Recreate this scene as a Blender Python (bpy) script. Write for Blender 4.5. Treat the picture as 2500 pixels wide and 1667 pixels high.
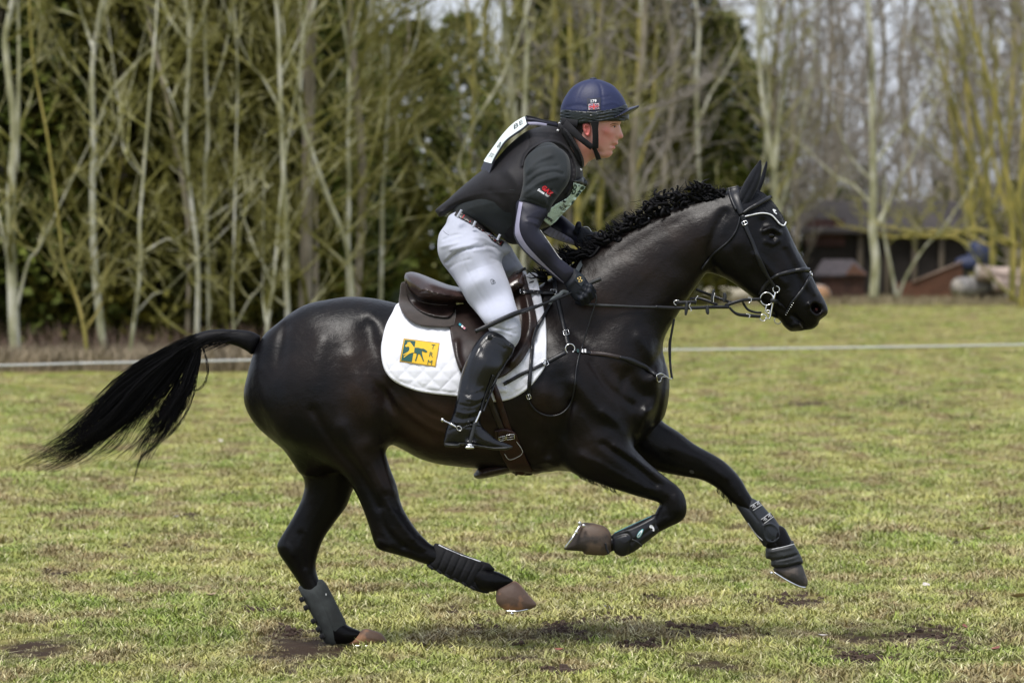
import bpy, math, random
import numpy as np
from mathutils import Vector, Matrix
from mathutils import noise as mnoise
R = math.radians
rng = random.Random(7)
nrg = np.random.RandomState(11)
for o in list(bpy.data.objects):
    bpy.data.objects.remove(o, do_unlink=True)
SC = bpy.context.scene
COL = SC.collection

# ------------------------------------------------------------------ camera
FPX, CAMH, D0 = 10417.0, 1.58, 16.8          # focal length in photo pixels, eye height, metres to the horse
cam_d = bpy.data.cameras.new('camera')
cam_d.lens = 150.0; cam_d.sensor_width = 36.0
cam_d.shift_y = -0.0932
cam_d.clip_start = 0.5; cam_d.clip_end = 900
cam_d.dof.use_dof = True
cam_d.dof.focus_distance = D0 - 0.1
cam_d.dof.aperture_fstop = 5.2
cam = bpy.data.objects.new('camera', cam_d); COL.objects.link(cam)
cam.location = (0, -D0, CAMH); cam.rotation_euler = (R(90), 0, 0)
SC.camera = cam

# ------------------------------------------------------------------ daylight, thin overcast
SUN_EL, SUN_AZ = R(48), R(205)               # azimuth measured like the sky's sun_rotation
world = bpy.data.worlds.new('World'); SC.world = world; world.use_nodes = True
wn = world.node_tree.nodes; wl = world.node_tree.links
wn.clear()
w_out = wn.new('ShaderNodeOutputWorld'); w_bg = wn.new('ShaderNodeBackground')
w_sky = wn.new('ShaderNodeTexSky'); w_sky.sky_type = 'NISHITA'; w_sky.sun_disc = False
w_sky.sun_elevation = SUN_EL; w_sky.sun_rotation = SUN_AZ; w_sky.dust_density = 3.0; w_sky.air_density = 1.0
w_mix = wn.new('ShaderNodeMixRGB'); w_mix.inputs[0].default_value = 0.66
w_mix.inputs[2].default_value = (7.2, 7.7, 8.8, 1)   # the even white of a cloud layer, in the sky texture's own units
wl.new(w_sky.outputs[0], w_mix.inputs[1]); wl.new(w_mix.outputs[0], w_bg.inputs[0])
w_bg.inputs[1].default_value = 0.105
wl.new(w_bg.outputs[0], w_out.inputs[0])
sun_d = bpy.data.lights.new('sun', 'SUN'); sun_d.energy = 2.7; sun_d.angle = R(20); sun_d.color = (1.0, 0.965, 0.92)
sun = bpy.data.objects.new('sun', sun_d); COL.objects.link(sun)
_sd = Vector((-0.30, -0.55, 1.25)).normalized()
sun.rotation_euler = _sd.to_track_quat('Z', 'Y').to_euler()
w_sky.sun_elevation = math.asin(_sd.z); w_sky.sun_rotation = math.atan2(_sd.x, _sd.y)
SC.view_settings.view_transform = 'Standard'; SC.view_settings.look = 'None'
SC.view_settings.gamma = 1.0; SC.view_settings.exposure = 0.40
SC.view_settings.use_curve_mapping = False
SC.cycles.use_denoising = True
SC.cycles.max_bounces = 6; SC.cycles.transparent_max_bounces = 12

# ------------------------------------------------------------------ helpers
def W(px, py, y=0.0):
    """the world point seen at photo pixel (px, py) at depth y behind the horse's centre plane"""
    d = D0 + y
    return Vector(((px - 1250.0) / FPX * d, y, CAMH + (600.0 - py) / FPX * d))

def tag(o, label=None, cat=None, group=None, kind=None):
    if label: o['label'] = label
    if cat: o['category'] = cat
    if group: o['group'] = group
    if kind: o['kind'] = kind
    return o

def empty(name, loc=(0, 0, 0), label=None, cat=None, group=None):
    o = bpy.data.objects.new(name, None); COL.objects.link(o)
    o.location = loc; o.empty_display_size = 0.1
    return tag(o, label, cat, group)

def link(name, me, mat=None, parent=None):
    o = bpy.data.objects.new(name, me); COL.objects.link(o)
    if mat is not None and len(me.materials) == 0: me.materials.append(mat)
    if parent is not None:
        o.parent = parent
        if parent.parent is not None:
            o.location = (0, 0, 0)
            o.matrix_parent_inverse = Matrix.Identity(4)
        # geometry is written in world coordinates: undo the parents' translation
        t = Vector((0, 0, 0)); p = parent
        while p is not None:
            t += Vector(p.location); p = p.parent
        o.location = -t
    return o

def mesh_from(name, v, f, smooth=True):
    me = bpy.data.meshes.new(name)
    v = np.asarray(v, dtype=np.float32)
    if isinstance(f, np.ndarray):
        k = f.shape[1]
        me.vertices.add(len(v)); me.vertices.foreach_set('co', v.ravel())
        me.loops.add(f.size); me.loops.foreach_set('vertex_index', f.ravel().astype(np.int32))
        me.polygons.add(len(f)); me.polygons.foreach_set('loop_start', np.arange(0, f.size, k, dtype=np.int32))
        me.polygons.foreach_set('loop_total', np.full(len(f), k, dtype=np.int32))
        me.update(calc_edges=True)
    else:
        me.from_pydata([tuple(p) for p in v], [], f)
    if smooth:
        me.polygons.foreach_set('use_smooth', np.ones(len(me.polygons), dtype=bool))
    me.validate(); me.update()
    return me

class MB:
    """collects simple shapes, links them as one mesh object"""
    def __init__(s): s.v = []; s.f = []
    def add(s, v, f):
        n = len(s.v); s.v += [tuple(p) for p in v]; s.f += [tuple(i + n for i in q) for q in f]
    def tube(s, pts, rad, n=8, cap=True, flat=1.0, up=None):
        """round or flattened tube along pts; rad one number or a list"""
        pts = [Vector(p) for p in pts]; m = len(pts)
        rads = rad if hasattr(rad, '__len__') else [rad] * m
        v = []; prev = None
        for i, p in enumerate(pts):
            t = (pts[min(i + 1, m - 1)] - pts[max(i - 1, 0)])
            if t.length < 1e-9: t = Vector((0, 0, 1))
            t.normalize()
            if up is not None:
                a = Vector(up) - t * t.dot(Vector(up))
            elif prev is None:
                a = t.orthogonal()
            else:
                a = prev - t * t.dot(prev)
            if a.length < 1e-6: a = t.orthogonal()
            a.normalize(); prev = a; b = t.cross(a)
            for k in range(n):
                th = 2 * math.pi * k / n
                v.append(p + a * (math.cos(th) * rads[i] * flat) + b * (math.sin(th) * rads[i]))
        f = []
        for i in range(m - 1):
            for k in range(n):
                k2 = (k + 1) % n
                f.append((i * n + k, i * n + k2, (i + 1) * n + k2, (i + 1) * n + k))
        if cap:
            f.append(tuple(range(n - 1, -1, -1))); f.append(tuple(range((m - 1) * n, m * n)))
        s.add(v, f)
    def box(s, c, d, rot=None, bev=0.0):
        c = Vector(c); x, y, z = d[0] / 2, d[1] / 2, d[2] / 2
        M = rot or Matrix.Identity(3)
        if bev <= 0:
            v = [c + M @ Vector((i * x, j * y, k * z)) for i in (-1, 1) for j in (-1, 1) for k in (-1, 1)]
            s.add(v, [(0, 1, 3, 2), (4, 6, 7, 5), (0, 4, 5, 1), (2, 3, 7, 6), (0, 2, 6, 4), (1, 5, 7, 3)])
        else:
            b = bev
            prof = [(-x + b, -z), (x - b, -z), (x, -z + b), (x, z - b), (x - b, z), (-x + b, z), (-x, z - b), (-x, -z + b)]
            v = []
            for yy, sc in ((-y, 1 - b / max(x, z)), (-y + b, 1), (y - b, 1), (y, 1 - b / max(x, z))):
                v += [c + M @ Vector((p[0] * sc, yy, p[1] * sc)) for p in prof]
            f = [tuple(range(8)), tuple(range(31, 23, -1))]
            for r in range(3):
                for k in range(8):
                    f.append((r * 8 + k, (r + 1) * 8 + k, (r + 1) * 8 + (k + 1) % 8, r * 8 + (k + 1) % 8))
            s.add(v, f)
    def ring(s, c, axis, r, t, n=20, m=6, a0=0.0, a1=2 * math.pi, sx=1.0):
        axis = Vector(axis).normalized(); a = axis.orthogonal().normalized(); b = axis.cross(a)
        pts = [Vector(c) + a * (math.cos(a0 + (a1 - a0) * i / n) * r * sx) + b * (math.sin(a0 + (a1 - a0) * i / n) * r) for i in range(n + 1)]
        s.tube(pts, t, m, cap=False)
    def ball(s, c, r, n=10, m=7, sc=(1, 1, 1), rot=None):
        M = rot or Matrix.Identity(3); v = []; f = []; c = Vector(c)
        for i in range(m + 1):
            ph = math.pi * i / m
            for k in range(n):
                th = 2 * math.pi * k / n
                v.append(c + M @ Vector((r * sc[0] * math.sin(ph) * math.cos(th), r * sc[1] * math.sin(ph) * math.sin(th), r * sc[2] * math.cos(ph))))
        for i in range(m):
            for k in range(n):
                f.append((i * n + k, (i + 1) * n + k, (i + 1) * n + (k + 1) % n, i * n + (k + 1) % n))
        s.add(v, f)
    def build(s, name, mat, parent=None, smooth=True):
        me = bpy.data.meshes.new(name); me.from_pydata(s.v, [], s.f)
        if smooth: me.polygons.foreach_set('use_smooth', np.ones(len(me.polygons), dtype=bool))
        me.update()
        return link(name, me, mat, parent)

def catmull(pts, per=6, closed=False):
    pts = np.asarray(pts, dtype=float); n = len(pts); out = []
    rngi = range(n) if closed else range(n - 1)
    for i in rngi:
        if closed:
            p0, p1, p2, p3 = pts[(i - 1) % n], pts[i], pts[(i + 1) % n], pts[(i + 2) % n]
        else:
            p0, p1, p2, p3 = pts[max(i - 1, 0)], pts[i], pts[i + 1], pts[min(i + 2, n - 1)]
        for k in range(per):
            t = k / per
            out.append(0.5 * ((2 * p1) + (-p0 + p2) * t + (2 * p0 - 5 * p1 + 4 * p2 - p3) * t * t + (-p0 + 3 * p1 - 3 * p2 + p3) * t ** 3))
    if not closed: out.append(pts[-1])
    return np.array(out)

def seg_dist(X, Z, P, closed):
    """distance of every grid point to a polyline, and inside test when closed"""
    A = P if closed else P[:-1]
    B = np.roll(P, -1, 0) if closed else P[1:]
    d2 = np.full(X.shape, 1e9); inside = np.zeros(X.shape, bool)
    for (ax, az), (bx, bz) in zip(A, B):
        ex, ez = bx - ax, bz - az; L = ex * ex + ez * ez + 1e-12
        t = np.clip(((X - ax) * ex + (Z - az) * ez) / L, 0, 1)
        q = (X - ax - t * ex) ** 2 + (Z - az - t * ez) ** 2
        np.minimum(d2, q, out=d2)
        if closed and abs(ez) > 1e-12:
            c = ((az > Z) != (bz > Z)) & (X < ex * (Z - az) / ez + ax)
            inside ^= c
    return np.sqrt(d2), inside

def poisson(mask, h, c=2.0, iters=260):
    """-lap u = c inside mask, u = 0 outside (conjugate gradients)"""
    m = mask.astype(float)
    def A(u):
        u = u * m; r = 4 * u
        r[1:, :] -= u[:-1, :]; r[:-1, :] -= u[1:, :]; r[:, 1:] -= u[:, :-1]; r[:, :-1] -= u[:, 1:]
        return r * m
    b = m * c * h * h; u = np.zeros_like(b); r = b.copy(); p = r.copy(); rs = (r * r).sum(); r0 = rs
    for _ in range(iters):
        Ap = A(p); al = rs / max((p * Ap).sum(), 1e-30)
        u += al * p; r -= al * Ap; rn = (r * r).sum()
        if rn < 1e-9 * r0: break
        p = r + (rn / rs) * p; rs = rn
    return u

def idw(X, Z, ctrl, pw=4.0):
    """a smooth field through control values"""
    if not hasattr(ctrl, '__len__'): return np.full(X.shape, float(ctrl))
    num = np.zeros(X.shape); den = np.zeros(X.shape)
    for px, py, v in ctrl:
        c = W(px, py)
        w = 1.0 / (((X - c.x) ** 2 + (Z - c.z) ** 2) + 0.0016) ** (pw / 2)
        num += w * v; den += w
    return num / den

class Grid:
    """implicit solid on a regular grid: parts joined smoothly, then meshed"""
    def __init__(s, lo, hi, h):
        s.h = h; s.lo = np.array(lo, float); s.n = np.ceil((np.array(hi) - s.lo) / h).astype(int) + 1
        s.F = np.full(s.n, 0.3, dtype=np.float32)
        s.x = s.lo[0] + h * np.arange(s.n[0]); s.y = s.lo[1] + h * np.arange(s.n[1]); s.z = s.lo[2] + h * np.arange(s.n[2])
    def win(s, lo, hi):
        a = np.clip(np.floor((np.array(lo) - s.lo) / s.h).astype(int), 0, s.n - 1)
        b = np.clip(np.ceil((np.array(hi) - s.lo) / s.h).astype(int) + 1, 1, s.n)
        return a, b
    def put(s, a, b, f, k, mode='union'):
        sl = (slice(a[0], b[0]), slice(a[1], b[1]), slice(a[2], b[2]))
        G = s.F[sl]
        if mode == 'union':
            if k > 0:
                hh = np.clip(k - np.abs(G - f), 0, None) / k
                s.F[sl] = np.minimum(G, f) - hh * hh * k * 0.25
            else: s.F[sl] = np.minimum(G, f)
        elif mode == 'cut':
            f = -f
            if k > 0:
                hh = np.clip(k - np.abs(G - f), 0, None) / k
                s.F[sl] = np.maximum(G, f) + hh * hh * k * 0.25
            else: s.F[sl] = np.maximum(G, f)
        elif mode == 'inter':
            s.F[sl] = np.maximum(G, f)
        elif mode == 'add': s.F[sl] = G + f
    def inflate(s, poly, y0=0.0, fac=1.0, k=0.03, relief=(), smooth=5, mode='union', c=2.0, exp=1.0, grow=0.0, near=None):
        """an outline in photo pixels, given a rounded depth of its own at depth y0"""
        yr = y0 if not hasattr(y0, '__len__') else float(np.mean([q[2] for q in y0]))
        P = []
        for q in (catmull(poly, smooth, True) if smooth > 1 else np.array(poly, float)):
            w = W(q[0], q[1], yr); P.append((w.x, w.z))
        P = np.array(P); pad = 0.10
        a, b = s.win((P[:, 0].min() - pad, -9, P[:, 1].min() - pad), (P[:, 0].max() + pad, 9, P[:, 1].max() + pad))
        X, Z = np.meshgrid(s.x[a[0]:b[0]], s.z[a[2]:b[2]], indexing='ij')
        D, ins = seg_dist(X, Z, P, True)
        D = np.where(ins, D, -D) + grow
        m = D > 0
        u = poisson(m, s.h, c)
        g = np.where(D > 1.6 * s.h, u / np.maximum(D, s.h), 0.0); w = (D > 1.6 * s.h).astype(float)
        for _ in range(int(pad / s.h) + 6):
            if (w > 0).all(): break
            gs = np.zeros_like(g); ws = np.zeros_like(w)
            for dx, dz in ((1, 0), (-1, 0), (0, 1), (0, -1), (1, 1), (-1, 1), (1, -1), (-1, -1)):
                gs += np.roll(np.roll(g * w, dx, 0), dz, 1); ws += np.roll(np.roll(w, dx, 0), dz, 1)
            new = (w == 0) & (ws > 0)
            g[new] = gs[new] / ws[new]; w[new] = 1
        U = D * g
        for _ in range(3):   # take the grid's stair-steps out of g only
            g2 = g.copy()
            g2[1:-1, 1:-1] = (g[1:-1, 1:-1] * 4 + g[:-2, 1:-1] + g[2:, 1:-1] + g[1:-1, :-2] + g[1:-1, 2:]) / 8
            g = g2
        U = D * g
        F = idw(X, Z, fac); Y0 = idw(X, Z, y0)
        gx, gz = np.gradient(U, s.h)
        RL = np.zeros_like(X)
        for pts, amp, sig in relief:
            Q = np.array([(W(q[0], q[1], yr).x, W(q[0], q[1], yr).z) for q in (catmull(pts, 5) if len(pts) > 2 else pts)])
            if len(Q) == 1: d = np.hypot(X - Q[0, 0], Z - Q[0, 1])
            else: d, _i = seg_dist(X, Z, Q, False)
            RL += amp * np.exp(-(d / sig) ** 2)
        yy = s.y[None, :, None]
        Yd = (yy - Y0[:, None, :]); F2 = (F ** 2)[:, None, :]
        num = Yd ** 2 / F2 - U[:, None, :]
        den = np.sqrt((2 * Yd / F2) ** 2 + (gx ** 2 + gz ** 2)[:, None, :]) + 0.02
        f = np.clip(num / den, -0.12, 0.3)
        f = np.maximum(f, (-D * 0.85)[:, None, :] - 0.004)
        side = 1.0 if near is None else np.clip(0.5 - Yd / 0.04, 0, 1)
        edge = np.clip(D / 0.02, 0, 1)[:, None, :]
        f = (f - RL[:, None, :] * edge * side).astype(np.float32)
        # a window edge must not cut: outside it stays empty
        s.put((a[0], 0, a[2]), (b[0], s.n[1], b[2]), f, k, mode)
        return s
    def ellipsoid(s, c, r, k=0.02, mode='union', rot=None):
        c = np.array(c, float); m = max(r) + 0.06
        a, b = s.win(c - m, c + m)
        X, Y, Z = np.meshgrid(s.x[a[0]:b[0]] - c[0], s.y[a[1]:b[1]] - c[1], s.z[a[2]:b[2]] - c[2], indexing='ij', sparse=rot is None)
        if rot is not None:
            Mi = np.array(rot.inverted())
            X, Y, Z = (Mi[i][0] * X + Mi[i][1] * Y + Mi[i][2] * Z for i in range(3))
        k0 = np.sqrt((X / r[0]) ** 2 + (Y / r[1]) ** 2 + (Z / r[2]) ** 2)
        k1 = np.sqrt((X / r[0] ** 2) ** 2 + (Y / r[1] ** 2) ** 2 + (Z / r[2] ** 2) ** 2)
        f = np.clip(k0 * (k0 - 1) / np.maximum(k1, 1e-6), -0.12, 0.3).astype(np.float32)
        s.put(a, b, f, k, mode)
        return s
    def capsule(s, p, q, r1, r2, k=0.01, mode='union', sy=1.0):
        p = np.array(p, float); q = np.array(q, float); m = max(r1, r2) * max(sy, 1) + 0.05
        a, b = s.win(np.minimum(p, q) - m, np.maximum(p, q) + m)
        X, Y, Z = np.meshgrid(s.x[a[0]:b[0]], s.y[a[1]:b[1]], s.z[a[2]:b[2]], indexing='ij')
        e = q - p; L = (e * e).sum() + 1e-12
        t = np.clip(((X - p[0]) * e[0] + (Y - p[1]) * e[1] + (Z - p[2]) * e[2]) / L, 0, 1)
        d = np.sqrt((X - p[0] - t * e[0]) ** 2 + ((Y - p[1] - t * e[1]) / sy) ** 2 + (Z - p[2] - t * e[2]) ** 2)
        f = np.clip(d - (r1 + (r2 - r1) * t), -0.1, 0.3).astype(np.float32)
        s.put(a, b, f, k, mode)
        return s
    def sheet(s, poly, S, t=0.004, off=0.0, smooth=5, rr=0.003, tfun=None, k=0, mode='union'):
        """a flap of real thickness lying on surface S, its outline in photo pixels"""
        P = []
        for q in (catmull(poly, smooth, True) if smooth > 1 else np.array(poly, float)):
            w = S.at(q[0], q[1], off); P.append((w.x, w.z))
        P = np.array(P); pad = 0.05
        a, b = s.win((P[:, 0].min() - pad, -9, P[:, 1].min() - pad), (P[:, 0].max() + pad, 9, P[:, 1].max() + pad))
        X, Z = np.meshgrid(s.x[a[0]:b[0]], s.z[a[2]:b[2]], indexing='ij')
        D, ins = seg_dist(X, Z, P, True); D = np.where(ins, D, -D)
        g = S.g
        i = np.clip((X - g.lo[0]) / g.h, 0, S.Y.shape[0] - 1.001); kk = np.clip((Z - g.lo[2]) / g.h, 0, S.Y.shape[1] - 1.001)
        i0 = i.astype(int); k0 = kk.astype(int); A = i - i0; B = kk - k0; Y = S.Y
        ys = (Y[i0, k0] * (1 - A) + Y[i0 + 1, k0] * A) * (1 - B) + (Y[i0, k0 + 1] * (1 - A) + Y[i0 + 1, k0 + 1] * A) * B - off
        gx, gz = np.gradient(ys, s.h); sl = np.sqrt(1 + np.clip(gx ** 2 + gz ** 2, 0, 16))
        T = np.full_like(X, t) if tfun is None else tfun(X, Z, D)
        q = np.abs(s.y[None, :, None] - ys[:, None, :]) / sl[:, None, :] - T[:, None, :] + rr
        d = (-D + rr)[:, None, :]
        f = np.hypot(np.maximum(q, 0), np.maximum(d, 0)) + np.minimum(np.maximum(q, d), 0) - rr
        s.put((a[0], 0, a[2]), (b[0], s.n[1], b[2]), np.clip(f, -0.1, 0.3).astype(np.float32), k, mode)
        return s
    def front(s):
        """depth of the nearest surface for every column of the grid, seen from the camera's side"""
        F = s.F; neg = F < 0
        first = neg.argmax(1); has = neg.any(1)
        i, j = np.indices(first.shape)
        f1 = F[i, first, j]; f0 = F[i, np.maximum(first - 1, 0), j]
        t = np.where(first > 0, f0 / np.maximum(f0 - f1, 1e-6), 0)
        Y = s.y[np.maximum(first - 1, 0)] + t * s.h
        Y = np.where(has, Y, np.nan)
        # continue past the outline so that straps may bridge gaps
        for _ in range(40):
            bad = np.isnan(Y)
            if not bad.any(): break
            acc = np.zeros_like(Y); cnt = np.zeros_like(Y)
            for dx, dz in ((1, 0), (-1, 0), (0, 1), (0, -1)):
                r = np.roll(np.roll(Y, dx, 0), dz, 1); ok = ~np.isnan(r)
                acc[ok] += r[ok]; cnt[ok] += 1
            fill = bad & (cnt > 0); Y[fill] = acc[fill] / cnt[fill] + 0.0
        return np.nan_to_num(Y, nan=0.0)
    def mesh(s, name, smooth_it=2):
        F = s.F.copy(); h = s.h
        for ax in range(3):
            sl = [slice(None)] * 3
            for e in (0, -1):
                sl[ax] = e; F[tuple(sl)] = np.maximum(F[tuple(sl)], 0.01)
        S = F < 0; n = np.array(F.shape)
        cnt = np.zeros(n - 1, np.int8)
        for dx in (0, 1):
            for dy in (0, 1):
                for dz in (0, 1):
                    cnt += S[dx:n[0] - 1 + dx, dy:n[1] - 1 + dy, dz:n[2] - 1 + dz]
        act = (cnt > 0) & (cnt < 8)
        cells = np.argwhere(act); idx = np.full(act.shape, -1, np.int64); idx[act] = np.arange(len(cells))
        acc = np.zeros((len(cells), 3)); num = np.zeros(len(cells))
        cor = [(i, j, k) for i in (0, 1) for j in (0, 1) for k in (0, 1)]
        V = {c: F[cells[:, 0] + c[0], cells[:, 1] + c[1], cells[:, 2] + c[2]].astype(float) for c in cor}
        for c in cor:
            for ax in range(3):
                if c[ax] == 0:
                    d = list(c); d[ax] = 1; d = tuple(d)
                    a, b = V[c], V[d]; x = (a < 0) != (b < 0)
                    t = np.where(x, a / np.where(x, a - b, 1), 0)
                    p = np.repeat(np.array(c, float)[None], len(cells), 0); p[:, ax] = t
                    acc[x] += p[x]; num[x] += 1
        v = s.lo + (cells + acc / num[:, None]) * h
        quads = []
        for ax in range(3):
            A = [slice(None)] * 3; B = [slice(None)] * 3; A[ax] = slice(0, -1); B[ax] = slice(1, None)
            x = S[tuple(A)] != S[tuple(B)]
            e = np.argwhere(x)
            o1, o2 = [a for a in range(3) if a != ax]
            e = e[(e[:, o1] > 0) & (e[:, o2] > 0) & (e[:, o1] < n[o1] - 1) & (e[:, o2] < n[o2] - 1)]
            flip = S[e[:, 0], e[:, 1], e[:, 2]]
            def cell(a1, a2):
                q = e.copy(); q[:, o1] -= a1; q[:, o2] -= a2
                return idx[q[:, 0], q[:, 1], q[:, 2]]
            q = np.stack([cell(1, 1), cell(0, 1), cell(0, 0), cell(1, 0)], 1)
            if ax == 1: q = q[:, ::-1]
            q[~flip] = q[~flip][:, ::-1]
            quads.append(q)
        q = np.concatenate(quads)
        q = q[(q >= 0).all(1)]
        if smooth_it:
            E = np.concatenate([q[:, [0, 1]], q[:, [1, 2]], q[:, [2, 3]], q[:, [3, 0]]])
            for it in range(smooth_it * 2):
                lam = 0.5 if it % 2 == 0 else -0.52
                sv = np.zeros_like(v); sc = np.zeros(len(v))
                for ax in range(3):
                    sv[:, ax] = np.bincount(E[:, 0], v[E[:, 1], ax], len(v)) + np.bincount(E[:, 1], v[E[:, 0], ax], len(v))
                sc = np.bincount(E[:, 0], minlength=len(v)) + np.bincount(E[:, 1], minlength=len(v))
                v = v + lam * (sv / np.maximum(sc, 1)[:, None] - v)
        return mesh_from(name, v, q.astype(np.int32))

def hull(g, poly, smooth=4):
    """keep only what lies inside an outline"""
    X, Z = np.meshgrid(g.x, g.z, indexing='ij'); P = np.array([(W(*q).x, W(*q).z) for q in catmull(poly, smooth, True)]); D, ins = seg_dist(X, Z, P, True)
    g.F = np.maximum(g.F, np.where(ins, -D, D)[:, None, :].astype(np.float32))

class Surf:
    """the camera-side surface of a solid, for laying tack and clothes details on it"""
    def __init__(s, grid, Y=None): s.g = grid; s.Y = grid.front() if Y is None else Y
    def yw(s, x, z):
        i = (x - s.g.lo[0]) / s.g.h; k = (z - s.g.lo[2]) / s.g.h
        i = min(max(i, 0), s.Y.shape[0] - 1.001); k = min(max(k, 0), s.Y.shape[1] - 1.001)
        i0, k0 = int(i), int(k); a, b = i - i0, k - k0
        Y = s.Y
        return (Y[i0, k0] * (1 - a) + Y[i0 + 1, k0] * a) * (1 - b) + (Y[i0, k0 + 1] * (1 - a) + Y[i0 + 1, k0 + 1] * a) * b
    def soft(s, n):
        """the same surface with its small unevenness taken out"""
        Y = s.Y.copy()
        for _ in range(n): Y[1:-1, 1:-1] = (Y[1:-1, 1:-1] * 2 + Y[:-2, 1:-1] + Y[2:, 1:-1] + Y[1:-1, :-2] + Y[1:-1, 2:]) / 6
        return Surf(s.g, Y)
    def at(s, px, py, off=0.0):
        y = -0.2
        for _ in range(3):
            w = W(px, py, y); y = s.yw(w.x, w.z) - off
        return W(px, py, y)

def gridfor(poly, y, h=0.005, pad=0.03):
    """a grid just large enough for an outline between two depths"""
    A = [W(p[0], p[1], y[0]) for p in poly] + [W(p[0], p[1], y[1]) for p in poly]
    return Grid((min(a.x for a in A) - pad, y[0], min(a.z for a in A) - pad), (max(a.x for a in A) + pad, y[1], max(a.z for a in A) + pad), h)

def strap(mb, path, w, surf=None, off=0.004, t=0.0025, per=5, ys=None, taper=None):
    """a leather strap: path and width in photo pixels, laid on surf (or at given depths), with thickness"""
    path = np.asarray(path, float)
    C = catmull(path, per) if len(path) > 2 else np.linspace(path[0], path[-1], 9)
    n = len(C)
    if ys is not None:
        ys = np.interp(np.linspace(0, 1, n), np.linspace(0, 1, len(ys)), ys)
    v = []
    for i, c in enumerate(C):
        d = C[min(i + 1, n - 1)] - C[max(i - 1, 0)]; d = d / (np.hypot(*d) + 1e-9); nn = np.array([-d[1], d[0]])
        ww = w if taper is None else np.interp(i / (n - 1), np.linspace(0, 1, len(taper)), taper)
        yc = None
        for sgn in (-1, 1):
            q = c + nn * sgn * ww / 2
            if surf is not None:
                p = surf.at(q[0], q[1], off)
                if ys is not None and p.y > ys[i]: p = W(q[0], q[1], ys[i])
            else: p = W(q[0], q[1], ys[i])
            v.append(p)
        a, b = v[-2], v[-1]
        bev = 0.12
        a2 = a.lerp(b, bev) + Vector((0, -t, 0)); b2 = b.lerp(a, bev) + Vector((0, -t, 0))
        v[-2:] = [a, a2, b2, b, b + Vector((0, t, 0)), a + Vector((0, t, 0))]
    f = []
    for i in range(n - 1):
        for k in range(6):
            k2 = (k + 1) % 6
            f.append((i * 6 + k, (i + 1) * 6 + k, (i + 1) * 6 + k2, i * 6 + k2))
    f.append(tuple(range(6))); f.append(tuple(range(6 * n - 1, 6 * n - 7, -1)))
    mb.add(v, f)

def cord(mb, path, r, surf=None, off=0.004, ys=None, per=6, n=6, taper=None):
    path = np.asarray(path, float); C = catmull(path, per) if len(path) > 2 else np.linspace(path[0], path[-1], 7)
    m = len(C)
    if ys is not None: ys = np.interp(np.linspace(0, 1, m), np.linspace(0, 1, len(ys)), ys)
    P = []
    for i, c in enumerate(C):
        if surf is not None:
            p = surf.at(c[0], c[1], off)
            if ys is not None and p.y > ys[i]: p = W(c[0], c[1], ys[i])
        else: p = W(c[0], c[1], ys[i])
        P.append(p)
    mb.tube(P, r if taper is None else list(np.interp(np.linspace(0, 1, m), np.linspace(0, 1, len(taper)), taper)), n)

def buckle(mb, px, py, ang, w, h, surf, off, t=0.0016, y=None):
    """rectangular wire buckle lying on a strap"""
    c, s_ = math.cos(ang), math.sin(ang); P = []
    for u, v in ((-1, -1), (0, -1.08), (1, -1), (1.06, 0), (1, 1), (0, 1.08), (-1, 1), (-1.06, 0), (-1, -1)):
        x = px + (u * w / 2) * c - (v * h / 2) * s_; yy = py + (u * w / 2) * s_ + (v * h / 2) * c
        P.append(surf.at(x, yy, off) if y is None else W(x, yy, y))
    mb.tube(P, t, 6, cap=False)
    a = surf.at(px, py, off) if y is None else W(px, py, y)
    mb.tube([P[7], a + Vector((0, -0.001, 0)), P[3]], t * 0.8, 5)

def decal(name, polys, fn, mat, parent, thick=0.0006):
    """flat print or embroidery: 2-D polygons carried onto a surface by fn(u, v) -> world point"""
    from mathutils.geometry import tessellate_polygon
    mb = MB()
    for poly in polys:
        v = [fn(*p) for p in poly]
        tri = tessellate_polygon([[Vector((p[0], p[1], 0)) for p in poly]])
        v2 = [p + Vector((0, -thick, 0)) for p in v]; n = len(v)
        f = []
        for t in tri:
            a, b, c = (v2[i] for i in t)
            if (b - a).cross(c - a).y > 0: t = (t[0], t[2], t[1])
            f.append(tuple(t))
        mb.add(v2, f)
    return mb.build(name, mat, parent, smooth=False)

def text_print(name, body, fn, mat, parent, size=1.0, shear=0.0, bold=0.0, res=3, align='CENTER'):
    """lettering: glyph outlines in em units carried onto a surface by fn(u, v)"""
    cu = bpy.data.curves.new('lettering', 'FONT'); cu.body = body; cu.size = size; cu.align_x = align; cu.align_y = 'CENTER'
    cu.resolution_u = res; cu.shear = shear; cu.offset = bold; cu.space_character = 1.05
    ob = bpy.data.objects.new('lettering', cu); COL.objects.link(ob)
    dg = bpy.context.evaluated_depsgraph_get(); me0 = ob.evaluated_get(dg).to_mesh()
    v = [fn(p.co.x, p.co.y) for p in me0.vertices]; f = []
    for p in me0.polygons:
        t = tuple(p.vertices)
        a, b, c = v[t[0]], v[t[1]], v[t[2]]
        if (b - a).cross(c - a).y > 0: t = t[::-1]
        f.append(t)
    bpy.data.objects.remove(ob, do_unlink=True)
    me = bpy.data.meshes.new(name); me.from_pydata(v, [], f); me.update()
    bpy.data.curves.remove(cu)
    return link(name, me, mat, parent)

# ------------------------------------------------------------------ materials
def mat_new(name):
    m = bpy.data.materials.new(name); m.use_nodes = True; n = m.node_tree.nodes; l = m.node_tree.links
    return m, n, l, n['Principled BSDF']

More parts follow.
